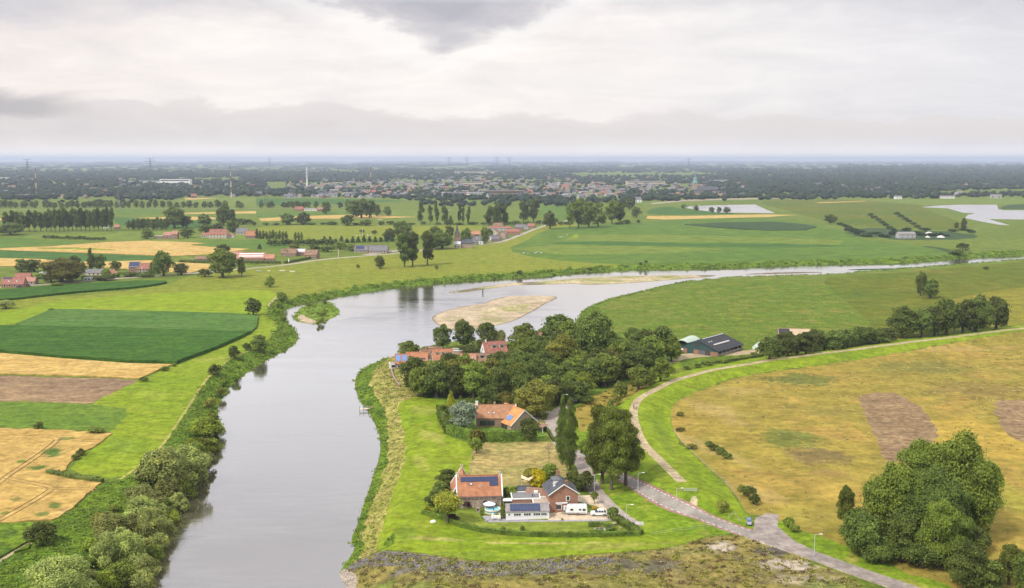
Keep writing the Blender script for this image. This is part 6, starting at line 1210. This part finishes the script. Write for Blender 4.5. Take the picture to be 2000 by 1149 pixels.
o = thing('brick_chimney_stove', 'pale brick outdoor fireplace beside the pool', 'fireplace', P1(934, 1000)); mb = MB(); mb.box((0, 0, .7), (1.1, .9, 1.4)); mb.obj('hearth', W['palebrick'], o); mb = MB(); mb.box((0, .1, 1.9), (.5, .5, 1.1), 0, 0, .8); mb.obj('flue', W['palebrick'], o); mb = MB(); mb.box((0, -.46, .8), (.6, .06, .5)); mb.obj('fire_opening', DARKT, o)
o = thing('garden_tent', 'small white canopy between climber and flat roof', 'canopy', P1(993, 991)); mb = MB(); mb.box((0, 0, 2.3), (3.2, 2.4, .14)); mb.obj('cover', CLO, o)
for x in (-1.5, 1.5):
    for y in (-1.1, 1.1): mb = MB(); mb.box((x, y, 1.15), (.08, .08, 2.3)); mb.obj('pole', ZINC, o)
o = thing('white_sack', 'crumpled white sack lying on the mown dike outside the hedge', 'sack', P1(846, 1020), .4); bm = bmesh.new(); bmesh.ops.create_icosphere(bm, subdivisions=3, radius=.8)
for v in bm.verts: n_ = math.sin(v.co.x * 7) * math.sin(v.co.y * 6 + 1) * .14; v.co = Vector((v.co.x * 1.0 * (1 + n_), v.co.y * .8 * (1 + n_), max(-.1, v.co.z * .75 * (1 + n_ * 2))))
me = bpy.data.meshes.new('sack'); bm.to_mesh(me); bm.free(); link('sack', me, o, (CLO,))
o = thing('garden_bench', 'grey paved seat inside the hedge horseshoe', 'seat', P1(1172, 1036), .1); mb = MB(); mb.box((0, 0, .12), (3.4, 2.2, .25)); mb.obj('plinth', W['greywall'], o); mb = MB(); mb.box((0, .8, .5), (2.2, .5, .12)); mb.obj('seat', TIMBER, o)
for u, v, lab in ((946, 1034.5, 'low grey log on the lawn near the hedge'), (1018, 1040, 'low brown log on the lawn mid hedge'), (1085, 1041, 'low grey log on the lawn before white flowers')): o = thing('log', lab, 'log', P1(u, v), .05); mb = MB(); mb.tube((-.65, 0, .22), (.65, 0, .22), .24, .22, 10); mb.obj('timber', TIMBER, o)
# picnic trailer at the junction
bt = thing('bicycle_trailer', 'small blue box trailer parked in the grass by the junction', 'trailer', P1(1463, 1026), R(80)); bt.scale = (.8, .8, .8); mb = MB(); mb.box((0, 0, 1.15), (2.4, 1.5, 1.0)); mb.obj('box', plain('lilac_panel', (.42,.44,.58), .5, .1), bt); mb = MB(); mb.extrude([(-.8, 1.65), (.8, 1.65), (.55, 2.35), (-.55, 2.35)], -1.25, 1.25); mb.obj('cover', plain('blue_tarp', (.12,.18,.32), .6, .15), bt)
for sg in (-1, 1): wheel(bt, 0, sg * .85, .36, .2)
mb = MB(); mb.tube((-1.2, 0, .6), (-2.2, 0, .45), .05, .05); mb.tube((-2.1, 0, 0), (-2.1, 0, .5), .04, .04); mb.obj('drawbar', LEAD, bt)
# jetty
jt = thing('jetty', 'small timber jetty with rails at the river bend', 'jetty', Vector((*[float(a) for a in G(712, 800, ZW + .6)], ZW)), R(10)); mb = MB(); mb.box((0, 0, .95), (4.2, 1.9, .14)); mb.obj('deck', W['marl'], jt)
for x in (-2, -.4, 1.6):
    for y in (-.85, .85): mb = MB(); mb.tube((x, y, -.6), (x, y, 1.9), .08, .08, 6); mb.obj('pile', DARKT, jt)
for y in (-.85, .85): mb = MB(); mb.box((-.2, y, 1.85), (3.7, .07, .08)); mb.obj('rail', ZINC, jt)
mb = MB(); mb.box((2.8, .1, 1.4), (2.2, 1.1, .1)); mb.obj('gangway', TIMBER, jt)
x_, y_ = G(943, 572, ZW); o = thing('river_post', 'dark post standing in the shallow river', 'post', (float(x_), float(y_), ZW)); mb = MB(); mb.tube((0, 0, -.3), (0, 0, 2.6), .45, .35, 8); mb.obj('pile', DARKT, o); mb = MB(); mb.box((0, 0, 2.8), (1.2, .3, .9)); mb.obj('mark_board', LEAD, o)
x_, y_ = G(887, 571, ZW); o = thing('buoy', 'small dark buoy floating at the gravel ridge', 'buoy', (float(x_), float(y_), ZW)); mb = MB(); mb.lathe([(0, -.3), (.6, -.2), (.7, .3), (.3, 1.0), (0, 1.5)], n=12); mb.obj('float', LEAD, o)
# signs and flags by the dike road
o = thing('flag_post', 'white banner flag by the grass strip at the barns', 'flag', P1(563, 517.5)); mb = MB(); mb.tube((0, 0, 0), (0, 0, 6), .09, .07); mb.obj('pole', ZINC, o); mb = MB(); mb.box((.55, 0, 4.4), (1.0, .05, 3.0)); mb.obj('banner', TRIM, o)
o = thing('flag_post', 'white banner flag beside the village cottages', 'flag', P1(957, 474)); mb = MB(); mb.tube((0, 0, 0), (0, 0, 7), .12, .1); mb.obj('pole', ZINC, o); mb = MB(); mb.box((.7, 0, 5), (1.3, .06, 3.6)); mb.obj('banner', TRIM, o)
# people on bicycles
def skin_mesh(name, joints, edges, mat, sub=2):
    me = bpy.data.meshes.new(name); me.from_pydata([j[:3] for j in joints], edges, []); o = bpy.data.objects.new(name, me); C.objects.link(o)
    o.modifiers.new('s', 'SKIN'); 
    for d_, j in zip(me.skin_vertices[0].data, joints): d_.radius = (j[3], j[4] if len(j) > 4 else j[3])
    me.skin_vertices[0].data[0].use_root = True
    q = o.modifiers.new('d', 'SUBSURF'); q.levels = sub; q.render_levels = sub
    dg = bpy.context.evaluated_depsgraph_get(); dg.update(); m2 = bpy.data.meshes.new_from_object(o.evaluated_get(dg)); bpy.data.objects.remove(o); m2.name = name
    for p_ in m2.polygons: p_.use_smooth = True
    m2.materials.clear(); m2.materials.append(mat); return m2
SKIN = plain('skin', (.45,.28,.20), .6, .08, 4); HAIR = plain('hair', (.06,.04,.03), .8, .2, 6)
m, nt, b, out = new_mat('cyclist_skin_and_clothes')
def clothes(name, top, legs):
    m, nt, b, out = new_mat(name); s_ = nt.nodes.new('ShaderNodeSeparateXYZ'); nt.links.new(objco(nt), s_.inputs[0])
    r_ = ramp(nt, mth(nt, 'DIVIDE', s_.outputs[2], 2.0), [(0, legs), (.47, top), (.745, (.45,.28,.2))]); r_.node.color_ramp.interpolation = 'CONSTANT'
    nt.links.new(r_, b.inputs['Base Color']); b.inputs['Roughness'].default_value = .8; return m
BJ = [(0, .12, .95, .15, .12), (0, .0, 1.15, .14, .11), (0, -.16, 1.40, .19, .12), (0, -.22, 1.50, .06), (0, -.26, 1.60, .075), (0, -.27, 1.70, .105, .11), (0, -.27, 1.80, .08),
      (.13, .08, .90, .10), (.14, -.28, .75, .075), (.12, -.08, .36, .05), (.12, -.20, .28, .035), (-.13, .08, .90, .10), (-.14, -.22, .93, .075), (-.12, -.10, .55, .05), (-.12, -.22, .48, .035),
      (.2, -.16, 1.38, .06), (.25, -.34, 1.18, .045), (.22, -.58, 1.08, .032), (.2, -.66, 1.07, .028), (-.2, -.16, 1.38, .06), (-.25, -.34, 1.18, .045), (-.22, -.58, 1.08, .032), (-.2, -.66, 1.07, .028)]
BE = [(0, 1), (1, 2), (2, 3), (3, 4), (4, 5), (5, 6), (0, 7), (7, 8), (8, 9), (9, 10), (0, 11), (11, 12), (12, 13), (13, 14), (2, 15), (15, 16), (16, 17), (17, 18), (2, 19), (19, 20), (20, 21), (21, 22)]
def cyclist(u, v, rz, top, legs, lab, blab, col):
    pos = P1(u, v); o = thing('person', lab, 'person', pos, rz); link('body', skin_mesh('body', BJ, BE, clothes('clothes_' + blab[:4], top, legs)), o)
    bm = bmesh.new(); bmesh.ops.create_uvsphere(bm, u_segments=12, v_segments=8, radius=.12)
    for q in bm.verts: q.co = Vector((q.co.x, q.co.y * 1.1 - .25, max(-.02, q.co.z) + 1.76))
    me = bpy.data.meshes.new('hair'); bm.to_mesh(me); bm.free(); link('hair', me, o, (HAIR,))
    b_ = thing('bicycle', blab, 'bicycle', pos, rz)
    for y in (-.55, .52):
        bm = bmesh.new(); mb = MB(); n = 20
        for k_ in range(n):
            a0, a1 = 2 * math.pi * k_ / n, 2 * math.pi * (k_ + 1) / n; mb.tube((0, y + .33 * math.cos(a0), .35 + .33 * math.sin(a0)), (0, y + .33 * math.cos(a1), .35 + .33 * math.sin(a1)), .025, .025, 5, 0, False)
        for k_ in range(8): a0 = math.pi * k_ / 4; mb.tube((0, y, .35), (0, y + .32 * math.cos(a0), .35 + .32 * math.sin(a0)), .005, .005, 3)
        mb.obj('wheel', TYRE, b_); bm.free()
    mb = MB(); fp = {'b': (0, 0, .32), 's': (0, .16, .82), 'h': (0, -.42, .85), 'r': (0, .52, .35), 'f': (0, -.55, .35)}
    for a_, c_ in ('bs', 'bh', 'sh', 'rs', 'rb', 'hf'): mb.tube(fp[a_], fp[c_], .022, .022, 6)
    mb.obj('frame', col, b_); mb = MB(); mb.tube((0, -.42, .85), (0, -.46, 1.05), .02, .02, 6); mb.tube((-.27, -.6, 1.05), (.27, -.6, 1.05), .018, .018, 6); mb.tube((0, -.46, 1.05), (0, -.6, 1.05), .018, .018, 6); mb.obj('handlebar', ZINC, b_)
    mb = MB(); mb.box((0, .17, .86), (.16, .26, .07)); mb.obj('saddle', DARKT, b_); mb = MB(); mb.tube((-.16, 0, .32), (.16, 0, .32), .02, .02, 6); mb.box((.2, -.1, .26), (.1, .1, .03)); mb.box((-.2, -.1, .44), (.1, .1, .03)); mb.obj('pedal_crank', LEAD, b_)
cyclist(1238, 799, R(185), (.10,.04,.12), (.03,.03,.05), 'cyclist in dark purple clothes riding on the dike path', 'dark bicycle ridden by the person in purple', LEAD)
cyclist(1243, 800, R(185), (.35,.36,.40), (.04,.035,.03), 'cyclist in grey top and dark trousers on the dike path', 'grey bicycle ridden by the person in grey', ZINC)
# cattle
CJ = [(0, .62, 1.18, .26, .30), (0, .2, 1.10, .34, .36), (0, -.3, 1.10, .33, .37), (0, -.72, 1.18, .25, .28), (0, -1.0, 1.32, .15, .18), (0, -1.3, 1.32, .14, .15), (0, -1.58, 1.16, .09, .09),
      (.2, .68, .95, .15, .18), (.2, .78, .52, .08, .09), (.2, .70, .04, .06), (-.2, .68, .95, .15, .18), (-.2, .78, .52, .08, .09), (-.2, .70, .04, .06), (.18, -.68, .85, .12, .14), (.18, -.66, .45, .07), (.18, -.68, .04, .06), (-.18, -.68, .85, .12, .14), (-.18, -.66, .45, .07), (-.18, -.68, .04, .06), (0, .9, 1.25, .04), (0, 1.0, .7, .03)]
CE = [(0, 1), (1, 2), (2, 3), (3, 4), (4, 5), (5, 6), (0, 7), (7, 8), (8, 9), (0, 10), (10, 11), (11, 12), (3, 13), (13, 14), (14, 15), (3, 16), (16, 17), (17, 18), (0, 19), (19, 20)]
m, nt, b, out = new_mat('cow_hide'); nt.links.new(ramp(nt, noise(nt, objco(nt), 1.6, 2, .4), [(.46, (.03,.025,.022)), (.5, (.66,.63,.58))]), b.inputs['Base Color']); b.inputs['Roughness'].default_value = .8
COWM = skin_mesh('cow_body', CJ, CE, m, 1); PALE = plain('pale_hide', (.68,.62,.52), .8, .12, 2); COWP = COWM.copy(); COWP.materials.clear(); COWP.materials.append(PALE)
def cow(u, v, mesh_, lab, grp, k=1.15):
    o = bpy.data.objects.new('cow', mesh_); C.objects.link(o); o.location = P1(u, v); o.rotation_euler = (0, 0, R(90) + rng.uniform(-.6, .6) + (math.pi if rng.random() < .5 else 0)); o.scale = (k, k, k); tag(o, lab, 'cow', grp)
for u, v in ((1013,497),(1023,496.5),(1032,497),(1045,496.5),(1049,495),(1057,496)): cow(u, v, COWM, 'black and white cow grazing on the green strip north of the river', 'cattle north of the river')
for u, v in ((1093,464.5),(1097,464),(1108,459.5)): cow(u, v, COWM, 'dark cow standing near the pale mown ovals', 'cattle by the mown ovals')
for u, v in ((504,532.5),(508,532)): cow(u, v, COWM, 'black and white cow on the river meadow by the dike road', 'dark cattle on the river meadow')
for u, v in ((525,532),(549,531.5),(554,531.5),(569,533),(574,533)): cow(u, v, COWP, 'pale cow lying on the river meadow below the barns', 'pale cattle on the river meadow')
for u, v in ((697,462),(703,461),(709,461),(718,461),(722,462),(731,457),(738,430),(742,430),(745,431)): cow(u, v, COWP, 'pale cow grazing in the olive meadow beyond the villa', 'pale cattle beyond the villa')
# gravel heaps, quarry dressing
HEAP = plain('pale_gravel_heap', (.55,.52,.5), .9, .2, .3)
for u, v, w_, h in ((1770,464,14,4),(1815,456,16,3),(1832,457,14,3),(1838,464,14,4),(1812,464,9,3),(1845,461,10,3)):
    p_ = P1(u, v); s_ = scale_at(*p_); bm = bmesh.new(); bmesh.ops.create_cone(bm, cap_ends=True, segments=18, radius1=w_ / s_ / 2, radius2=w_ / s_ * .1, depth=h / s_)
    for q in bm.verts: q.co += Vector((rng.normal(0, .6), rng.normal(0, .6), h / s_ / 2 - .1 + rng.normal(0, .3)))
    me = bpy.data.meshes.new('gravel_heap'); bm.to_mesh(me); bm.free(); o = link('gravel_heap', me, None, (HEAP,)); o.location = p_; tag(o, 'white gravel heap in the dark scrub by the lake', 'gravel heap', 'gravel heaps by the lake')
hs('small grey plant building beside the gravel heaps', 1772, 466, 22, 10, 6, 8, 4, 'greywall', 'mono', 3, 'plant', 'plant_building'); hs('tiny white farm on the far slope beyond the meadow', 1755, 389, 18, 9, 5, 8, 0, 'whitewall', 'mono', 2, 'farm', 'farmhouse'); hs('white house at the wood edge by the lake road', 1246, 396, 18, 12, 7, 13, 10, 'whitewall', 'grey', 2); hs('long low white barn on the far slope', 1850, 388, 40, 10, 4, 7, 0, 'whitewall', 'mono', 3, 'barn', 'barn')
# bare tree by the hay field
def bare_tree():
    o = thing('bare_tree', 'small leafless tree at the edge of the cut hay', 'tree', P1(1072, 896)); mb = MB(); r = random.Random(4)
    def grow(a, d_, l, rad, n):
        b_ = a + d_ * l; mb.tube(a, b_, rad, rad * .6, 6, 0, False)
        if n:
            for k_ in range(3 if n > 1 else 4): grow(b_ if k_ < 2 else a + d_ * l * .6, (d_ + Vector((r.uniform(-.8, .8), r.uniform(-.8, .8), r.uniform(-.1, .5)))).normalized(), l * r.uniform(.6, .85), rad * .55, n - 1)
    grow(Vector((0, 0, -.1)), Vector((0, 0, 1)), 2.2, .17, 4); mb.obj('branches', BARK2, o)
bare_tree()
# ------------------------------------------------------------------ loose plant cover: tufts on the banks and rough ground
def tufts(name, label, lab_sel, n, size, leaf, hgt, region=None, clump=.12):
    co, fa, lab, z = LAND; sel = lab_sel
    f = fa[sel]
    A_ = np.column_stack([co, z])[f]; ar = np.abs((A_[:, 1, 0] - A_[:, 0, 0]) * (A_[:, 2, 1] - A_[:, 0, 1]) - (A_[:, 2, 0] - A_[:, 0, 0]) * (A_[:, 1, 1] - A_[:, 0, 1]))
    s_ = F / np.maximum(A_[:, :, 1].mean(1), 150); wgt = ar * np.minimum(s_, 9) ** 1.5 * ((A_[:, :, 1].mean(1) < 1400) & (np.abs(A_[:, :, 0].mean(1)) < .62 * A_[:, :, 1].mean(1) + 30)); wgt /= wgt.sum()
    nc = int(n * clump); t = rng.choice(len(f), nc, p=wgt); a = rng.random((nc, 2)); fl = a.sum(1) > 1; a[fl] = 1 - a[fl]
    c = A_[t, 0] + (A_[t, 1] - A_[t, 0]) * a[:, :1] + (A_[t, 2] - A_[t, 0]) * a[:, 1:]
    idx = rng.integers(0, nc, n); dist = np.hypot(c[idx, 0], c[idx, 1]); k = np.clip(dist / 420, .8, 2.2)
    pos = c[idx] + rng.normal(0, .55, (n, 3)) * [1, 1, 0] * k[:, None]; up = np.abs(rng.normal(0, .5, n)) * hgt * k; pos[:, 2] = c[idx, 2] + up
    nr = rng.normal(0, .6, (n, 3)); nr[:, 2] = np.abs(nr[:, 2]) + .8
    V = cards(pos, nr, size, 1.5, .4); V = V.reshape(-1, 4, 3); cc = V.mean(1, keepdims=True); V = cc + (V - cc) * k[:, None, None]; V = V.reshape(-1, 3)
    me = card_mesh(name, V, (LF[leaf],)); o = bpy.data.objects.new(name, me); C.objects.link(o); tag(o, label, 'plants', None, 'stuff')
names = [r_[0] for r_ in REG]; mats_ = [r_[1] for r_ in REG]; LB = LAND[2]
def sel_of(*nm): return np.isin(LB, [i for i, a in enumerate(names) if a in nm])
tufts('bank_plants', 'lush green plants along the river banks', (LB == -3) | sel_of('bank_slope'), 52000, .5, 'bank', .35)
tufts('bank_plants', 'darker weeds scattered along the river banks', (LB == -3) | sel_of('bank_slope'), 14000, .55, 'hedge', .5, clump=.05)
tufts('dry_grass', 'tufts of dry yellow grass on the peninsula bank', sel_of('dry_bank'), 9000, .42, 'dry', .18, clump=.25)
tufts('bank_plants', 'green weeds in the dry bank grass', sel_of('dry_bank'), 4500, .42, 'bank', .22, clump=.06)
tufts('rough_plants', 'dry tufts and stalks over the rough slope', sel_of('rough_slope'), 9000, .4, 'dry', .28, clump=.12)
tufts('rough_plants', 'green weeds over the rough slope', sel_of('rough_slope', 'rubble_slope'), 14000, .45, 'olive', .4, clump=.05)
tufts('rough_plants', 'olive weeds among the armour stones', sel_of('rubble_slope'), 2600, .45, 'olive', .3, clump=.04)
tufts('dry_grass', 'dry stalks among the armour stones', sel_of('rubble_slope'), 2200, .4, 'dry', .3, clump=.04)
tufts('rough_plants', 'brown weeds on the rubble slope', sel_of('rough_slope', 'rubble_slope'), 9000, .45, 'brown', .3, clump=.06)
tufts('dry_grass', 'straw tufts over the golden field', sel_of('golden_field'), 9000, .5, 'dry', .12, clump=.2)
tufts('rough_plants', 'olive weeds in the orchard strip', sel_of('orchard_strip'), 700, .5, 'olive', .3, clump=.05)
tufts('weed_patch', 'green weeds spreading in the ripe wheat', sel_of('tramline'), 500, .4, 'bank', .3, clump=.1)
tufts('island_plants', 'low green plants on the river island', sel_of('island'), 1200, .5, 'bank', .35)
def stones(label, sel, n, rad, mat):
    co, fa, lab, z = LAND; f = fa[sel]; A_ = np.column_stack([co, z])[f]; ar = np.abs((A_[:, 1, 0] - A_[:, 0, 0]) * (A_[:, 2, 1] - A_[:, 0, 1]) - (A_[:, 2, 0] - A_[:, 0, 0]) * (A_[:, 1, 1] - A_[:, 0, 1])) * (A_[:, :, 1].mean(1) < 500); ar /= ar.sum()
    t = rng.choice(len(f), n, p=ar); a = rng.random((n, 2)); fl = a.sum(1) > 1; a[fl] = 1 - a[fl]; c = A_[t, 0] + (A_[t, 1] - A_[t, 0]) * a[:, :1] + (A_[t, 2] - A_[t, 0]) * a[:, 1:]
    V, Fc, n0 = [], [], 0
    for i in range(n):
        pv, pf = PRO[rng.integers(8)]; V.append(pv * rad * rng.uniform(.6, 2.0) * [1, 1, .7] + c[i] + [0, 0, .05]); Fc.append(pf + n0); n0 += len(pv)
    V, Fc = np.vstack(V), np.vstack(Fc); me = bpy.data.meshes.new('rubble'); me.from_pydata(V.tolist(), [], Fc.tolist()); me.materials.append(mat); o = bpy.data.objects.new('rubble', me); C.objects.link(o); tag(o, label, 'rubble', None, 'stuff')
stones('grey armour stones strewn over the slope', sel_of('rubble_slope'), 1900, .38, plain('armour_stone', (.15,.138,.13), .9, .45, .35, obj=False))
stones('pale stones on the river edge', sel_of('gravel_beach'), 200, .3, plain('pale_stone', (.36,.31,.26), .9, .3, .4, obj=False))
# road markings: dashes between carriageway and cycle lanes
def dashes(off, label):
    p = ROADC[:KJ]; L_ = np.r_[0, np.cumsum(np.linalg.norm(np.diff(p, axis=0), axis=1))]; mb = MB()
    for s0 in np.arange(1, L_[-1] - 1.5, 2.2):
        q = [(np.interp(s0 + d_, L_, p[:, 0]), np.interp(s0 + d_, L_, p[:, 1])) for d_ in (0, 1.1)]; a, b_ = np.array(q[0]), np.array(q[1]); d_ = (b_ - a) / np.linalg.norm(b_ - a); nn = np.array([-d_[1], d_[0]])
        pts = np.array([a + nn * (off - .1), b_ + nn * (off - .1), b_ + nn * (off + .1), a + nn * (off + .1)]); zz = height(pts) + .03; mb.face([(x, y, z_) for (x, y), z_ in zip(pts, zz)])
    o = mb.obj('road_marking', M['white']); o['kind'] = 'structure'
dashes(2.1, ''); dashes(-2.1, '')
# ------------------------------------------------------------------ sky, sun, air
SUN_EL, SUN_AZ = R(48), R(-130)           # azimuth measured from +y towards +x
w = bpy.data.worlds.new('World'); bpy.context.scene.world = w; w.use_nodes = True; nt = w.node_tree; nt.nodes.clear()
wo = nt.nodes.new('ShaderNodeOutputWorld'); bg = nt.nodes.new('ShaderNodeBackground'); bg2 = nt.nodes.new('ShaderNodeBackground')
sky = nt.nodes.new('ShaderNodeTexSky'); sky.sky_type = 'NISHITA'; sky.sun_disc = False; sky.sun_elevation = SUN_EL; sky.sun_rotation = SUN_AZ
nt.links.new(sky.outputs[0], bg.inputs[0]); bg.inputs[1].default_value = .1
tc = nt.nodes.new('ShaderNodeTexCoord'); s = nt.nodes.new('ShaderNodeSeparateXYZ'); nt.links.new(tc.outputs['Generated'], s.inputs[0])
el = mth(nt, 'ARCSINE', s.outputs[2]); az = mth(nt, 'ARCTAN2', s.outputs[0], s.outputs[1])
def vec(a, b_, c=0.0):
    n = nt.nodes.new('ShaderNodeCombineXYZ')
    for q, val in zip(n.inputs, (a, b_, c)):
        if isinstance(val, bpy.types.NodeSocket): nt.links.new(val, q)
        else: q.default_value = val
    return n.outputs[0]
A = lambda a, b_: mth(nt, 'ADD', a, b_)
X = lambda a, b_: mth(nt, 'MULTIPLY', a, b_)
S = lambda a, b_: mth(nt, 'SUBTRACT', a, b_)
sky_uv = vec(az, X(el, 2.6))
nA = noise(nt, sky_uv, 5.0, 8, .55, .2); nB = noise(nt, sky_uv, 14.0, 9, .6, .3); nC = noise(nt, vec(az, X(el, 6.0), 3.3), 3.0, 6, .55)
def band(x, lo, hi): return ramp(nt, mth(nt, 'DIVIDE', S(x, lo), hi - lo, True), [(0., 0.), (1., 1.)])
def val(c):  # colour ramp output is a colour; use it as a value
    return c
base = mix(nt, ramp(nt, nC, [(.35, 0.), (.65, 1.)]), (.80, .765, .755), (.87, .85, .83))
side = mth(nt, 'DIVIDE', mth(nt, 'ADD', az, .5), 1.0, True)
base = mix(nt, ramp(nt, side, [(.55, 0.), (.95, 1.)]), base, (.70, .705, .74))
base = mix(nt, ramp(nt, side, [(0., .55), (.25, 0.)]), base, (.74, .68, .655))
wisp = noise(nt, vec(az, X(el, 4.0), 7.0), 9.0, 9, .62, .5)
base = mix(nt, 1.0, base, ramp(nt, wisp, [(.3, (.90,.90,.915)), (.7, (1.06,1.05,1.04))]), 'MULTIPLY')
# grey sheet overhead
t1 = A(el, A(X(S(nA, .5), .10), X(S(nB, .5), .05)))
col = mix(nt, X(ramp(nt, mth(nt, 'DIVIDE', S(A(t1, X(mth(nt, 'ABSOLUTE', S(az, .1)), .02)), .125), .04, True), [(0., 0.), (1., 1.)]), .85), base, (.50, .505, .56))
# bright cloud gaps keep the middle of the sheet open
gap = ramp(nt, mth(nt, 'ABSOLUTE', S(az, .03)), [(.0, 1.), (.05, .6), (.09, 0.)])
# hanging dark cloud
t2 = A(S(el, A(.093, X(mth(nt, 'ABSOLUTE', A(az, .066)), .42))), A(X(S(nB, .5), .065), X(S(nA, .5), .05)))
col = mix(nt, X(ramp(nt, mth(nt, 'DIVIDE', t2, .045, True), [(0., 0.), (.4, .7), (1., 1.)]), .9), col, (.41, .41, .465))
edge = ramp(nt, mth(nt, 'DIVIDE', A(t2, .022), .03, True), [(0., 0.), (.45, 1.), (.75, 1.), (1., 0.)])
col = mix(nt, X(edge, .4), col, (.92, .91, .90))
# low bank of cumulus over the horizon
top = A(.046, X(az, -.014))
t3 = S(A(top, A(X(S(nB, .5), .05), X(S(nA, .5), .04))), el)
lowm = X(ramp(nt, mth(nt, 'DIVIDE', t3, .012, True), [(0., 0.), (.4, .8), (1., 1.)]), ramp(nt, mth(nt, 'DIVIDE', S(el, .009), .014, True), [(0., 0.), (1., 1.)]))
lowc = mix(nt, ramp(nt, side, [(0., 0.), (.6, 1.)]), (.57, .545, .55), (.66, .615, .605))
col = mix(nt, X(lowm, .8), col, mix(nt, ramp(nt, nB, [(.3, 0.), (.7, 1.)]), lowc, sc((.63, .60, .60), 1.08)))
dk = mth(nt, 'MULTIPLY', ramp(nt, mth(nt, 'ABSOLUTE', S(A(el, X(S(nB, .5), .03)), .047)), [(0., 1.), (.005, 1.), (.012, 0.)]), ramp(nt, mth(nt, 'ABSOLUTE', A(az, .455)), [(0., 1.), (.03, .9), (.075, 0.)]))
col = mix(nt, X(dk, .8), col, (.40, .39, .41))
# pale strip at the horizon
col = mix(nt, X(ramp(nt, mth(nt, 'DIVIDE', el, .014, True), [(0., 1.), (.4, .9), (1., 0.)]), .75), col, (.98, .93, .91))
# the overcast brightens overhead
col = mix(nt, 1.0, col, (.99, .965, .945), 'MULTIPLY')
up = ramp(nt, mth(nt, 'DIVIDE', S(el, .145), .7, True), [(0., 0.), (.035, .5), (.12, .46), (.3, .30), (1., 1.)])
col = mix(nt, up, col, mix(nt, ramp(nt, nA, [(.35, 0.), (.65, 1.)]), (1.12, 1.15, 1.23), (1.45, 1.47, 1.52)))
nt.links.new(col, bg2.inputs[0]); bg2.inputs[1].default_value = 1.0
cov = nt.nodes.new('ShaderNodeMixShader'); cov.inputs[0].default_value = .95
nt.links.new(bg.outputs[0], cov.inputs[1]); nt.links.new(bg2.outputs[0], cov.inputs[2]); nt.links.new(cov.outputs[0], wo.inputs[0])
L = bpy.data.lights.new('sun', 'SUN'); L.energy = 3.3; L.angle = R(10); L.color = (1, .95, .86)
so = bpy.data.objects.new('sun', L); C.objects.link(so)
d = Vector((math.sin(SUN_AZ) * math.cos(SUN_EL), math.cos(SUN_AZ) * math.cos(SUN_EL), math.sin(SUN_EL)))
so.rotation_euler = d.to_track_quat('Z', 'Y').to_euler(); so.location = d * 500
# air
hz = bpy.data.meshes.new('haze'); bm = bmesh.new(); bmesh.ops.create_cube(bm, size=1.0)
for v in bm.verts: v.co = Vector((v.co.x * 94000, v.co.y * 52000 + 21000, -8.5 + (v.co.z + .5) * 190))
bm.to_mesh(hz); bm.free(); ho = bpy.data.objects.new('haze', hz); C.objects.link(ho); ho['kind'] = 'stuff'
m = bpy.data.materials.new('haze'); m.use_nodes = True; n2 = m.node_tree; n2.nodes.clear(); o2 = n2.nodes.new('ShaderNodeOutputMaterial'); pv = n2.nodes.new('ShaderNodeVolumePrincipled')
pv.inputs['Color'].default_value = (.70, .79, .97, 1); pv.inputs['Density'].default_value = 6.2e-5; pv.inputs['Anisotropy'].default_value = .2
n2.links.new(pv.outputs[0], o2.inputs['Volume']); hz.materials.append(m)
vs = bpy.context.scene.view_settings; vs.view_transform = 'Standard'; vs.look = 'None'; vs.exposure = .30; vs.gamma = 1
cy = bpy.context.scene.cycles
cy.max_bounces = 6; cy.diffuse_bounces = 2; cy.glossy_bounces = 2; cy.transmission_bounces = 2; cy.transparent_max_bounces = 4; cy.volume_bounces = 0
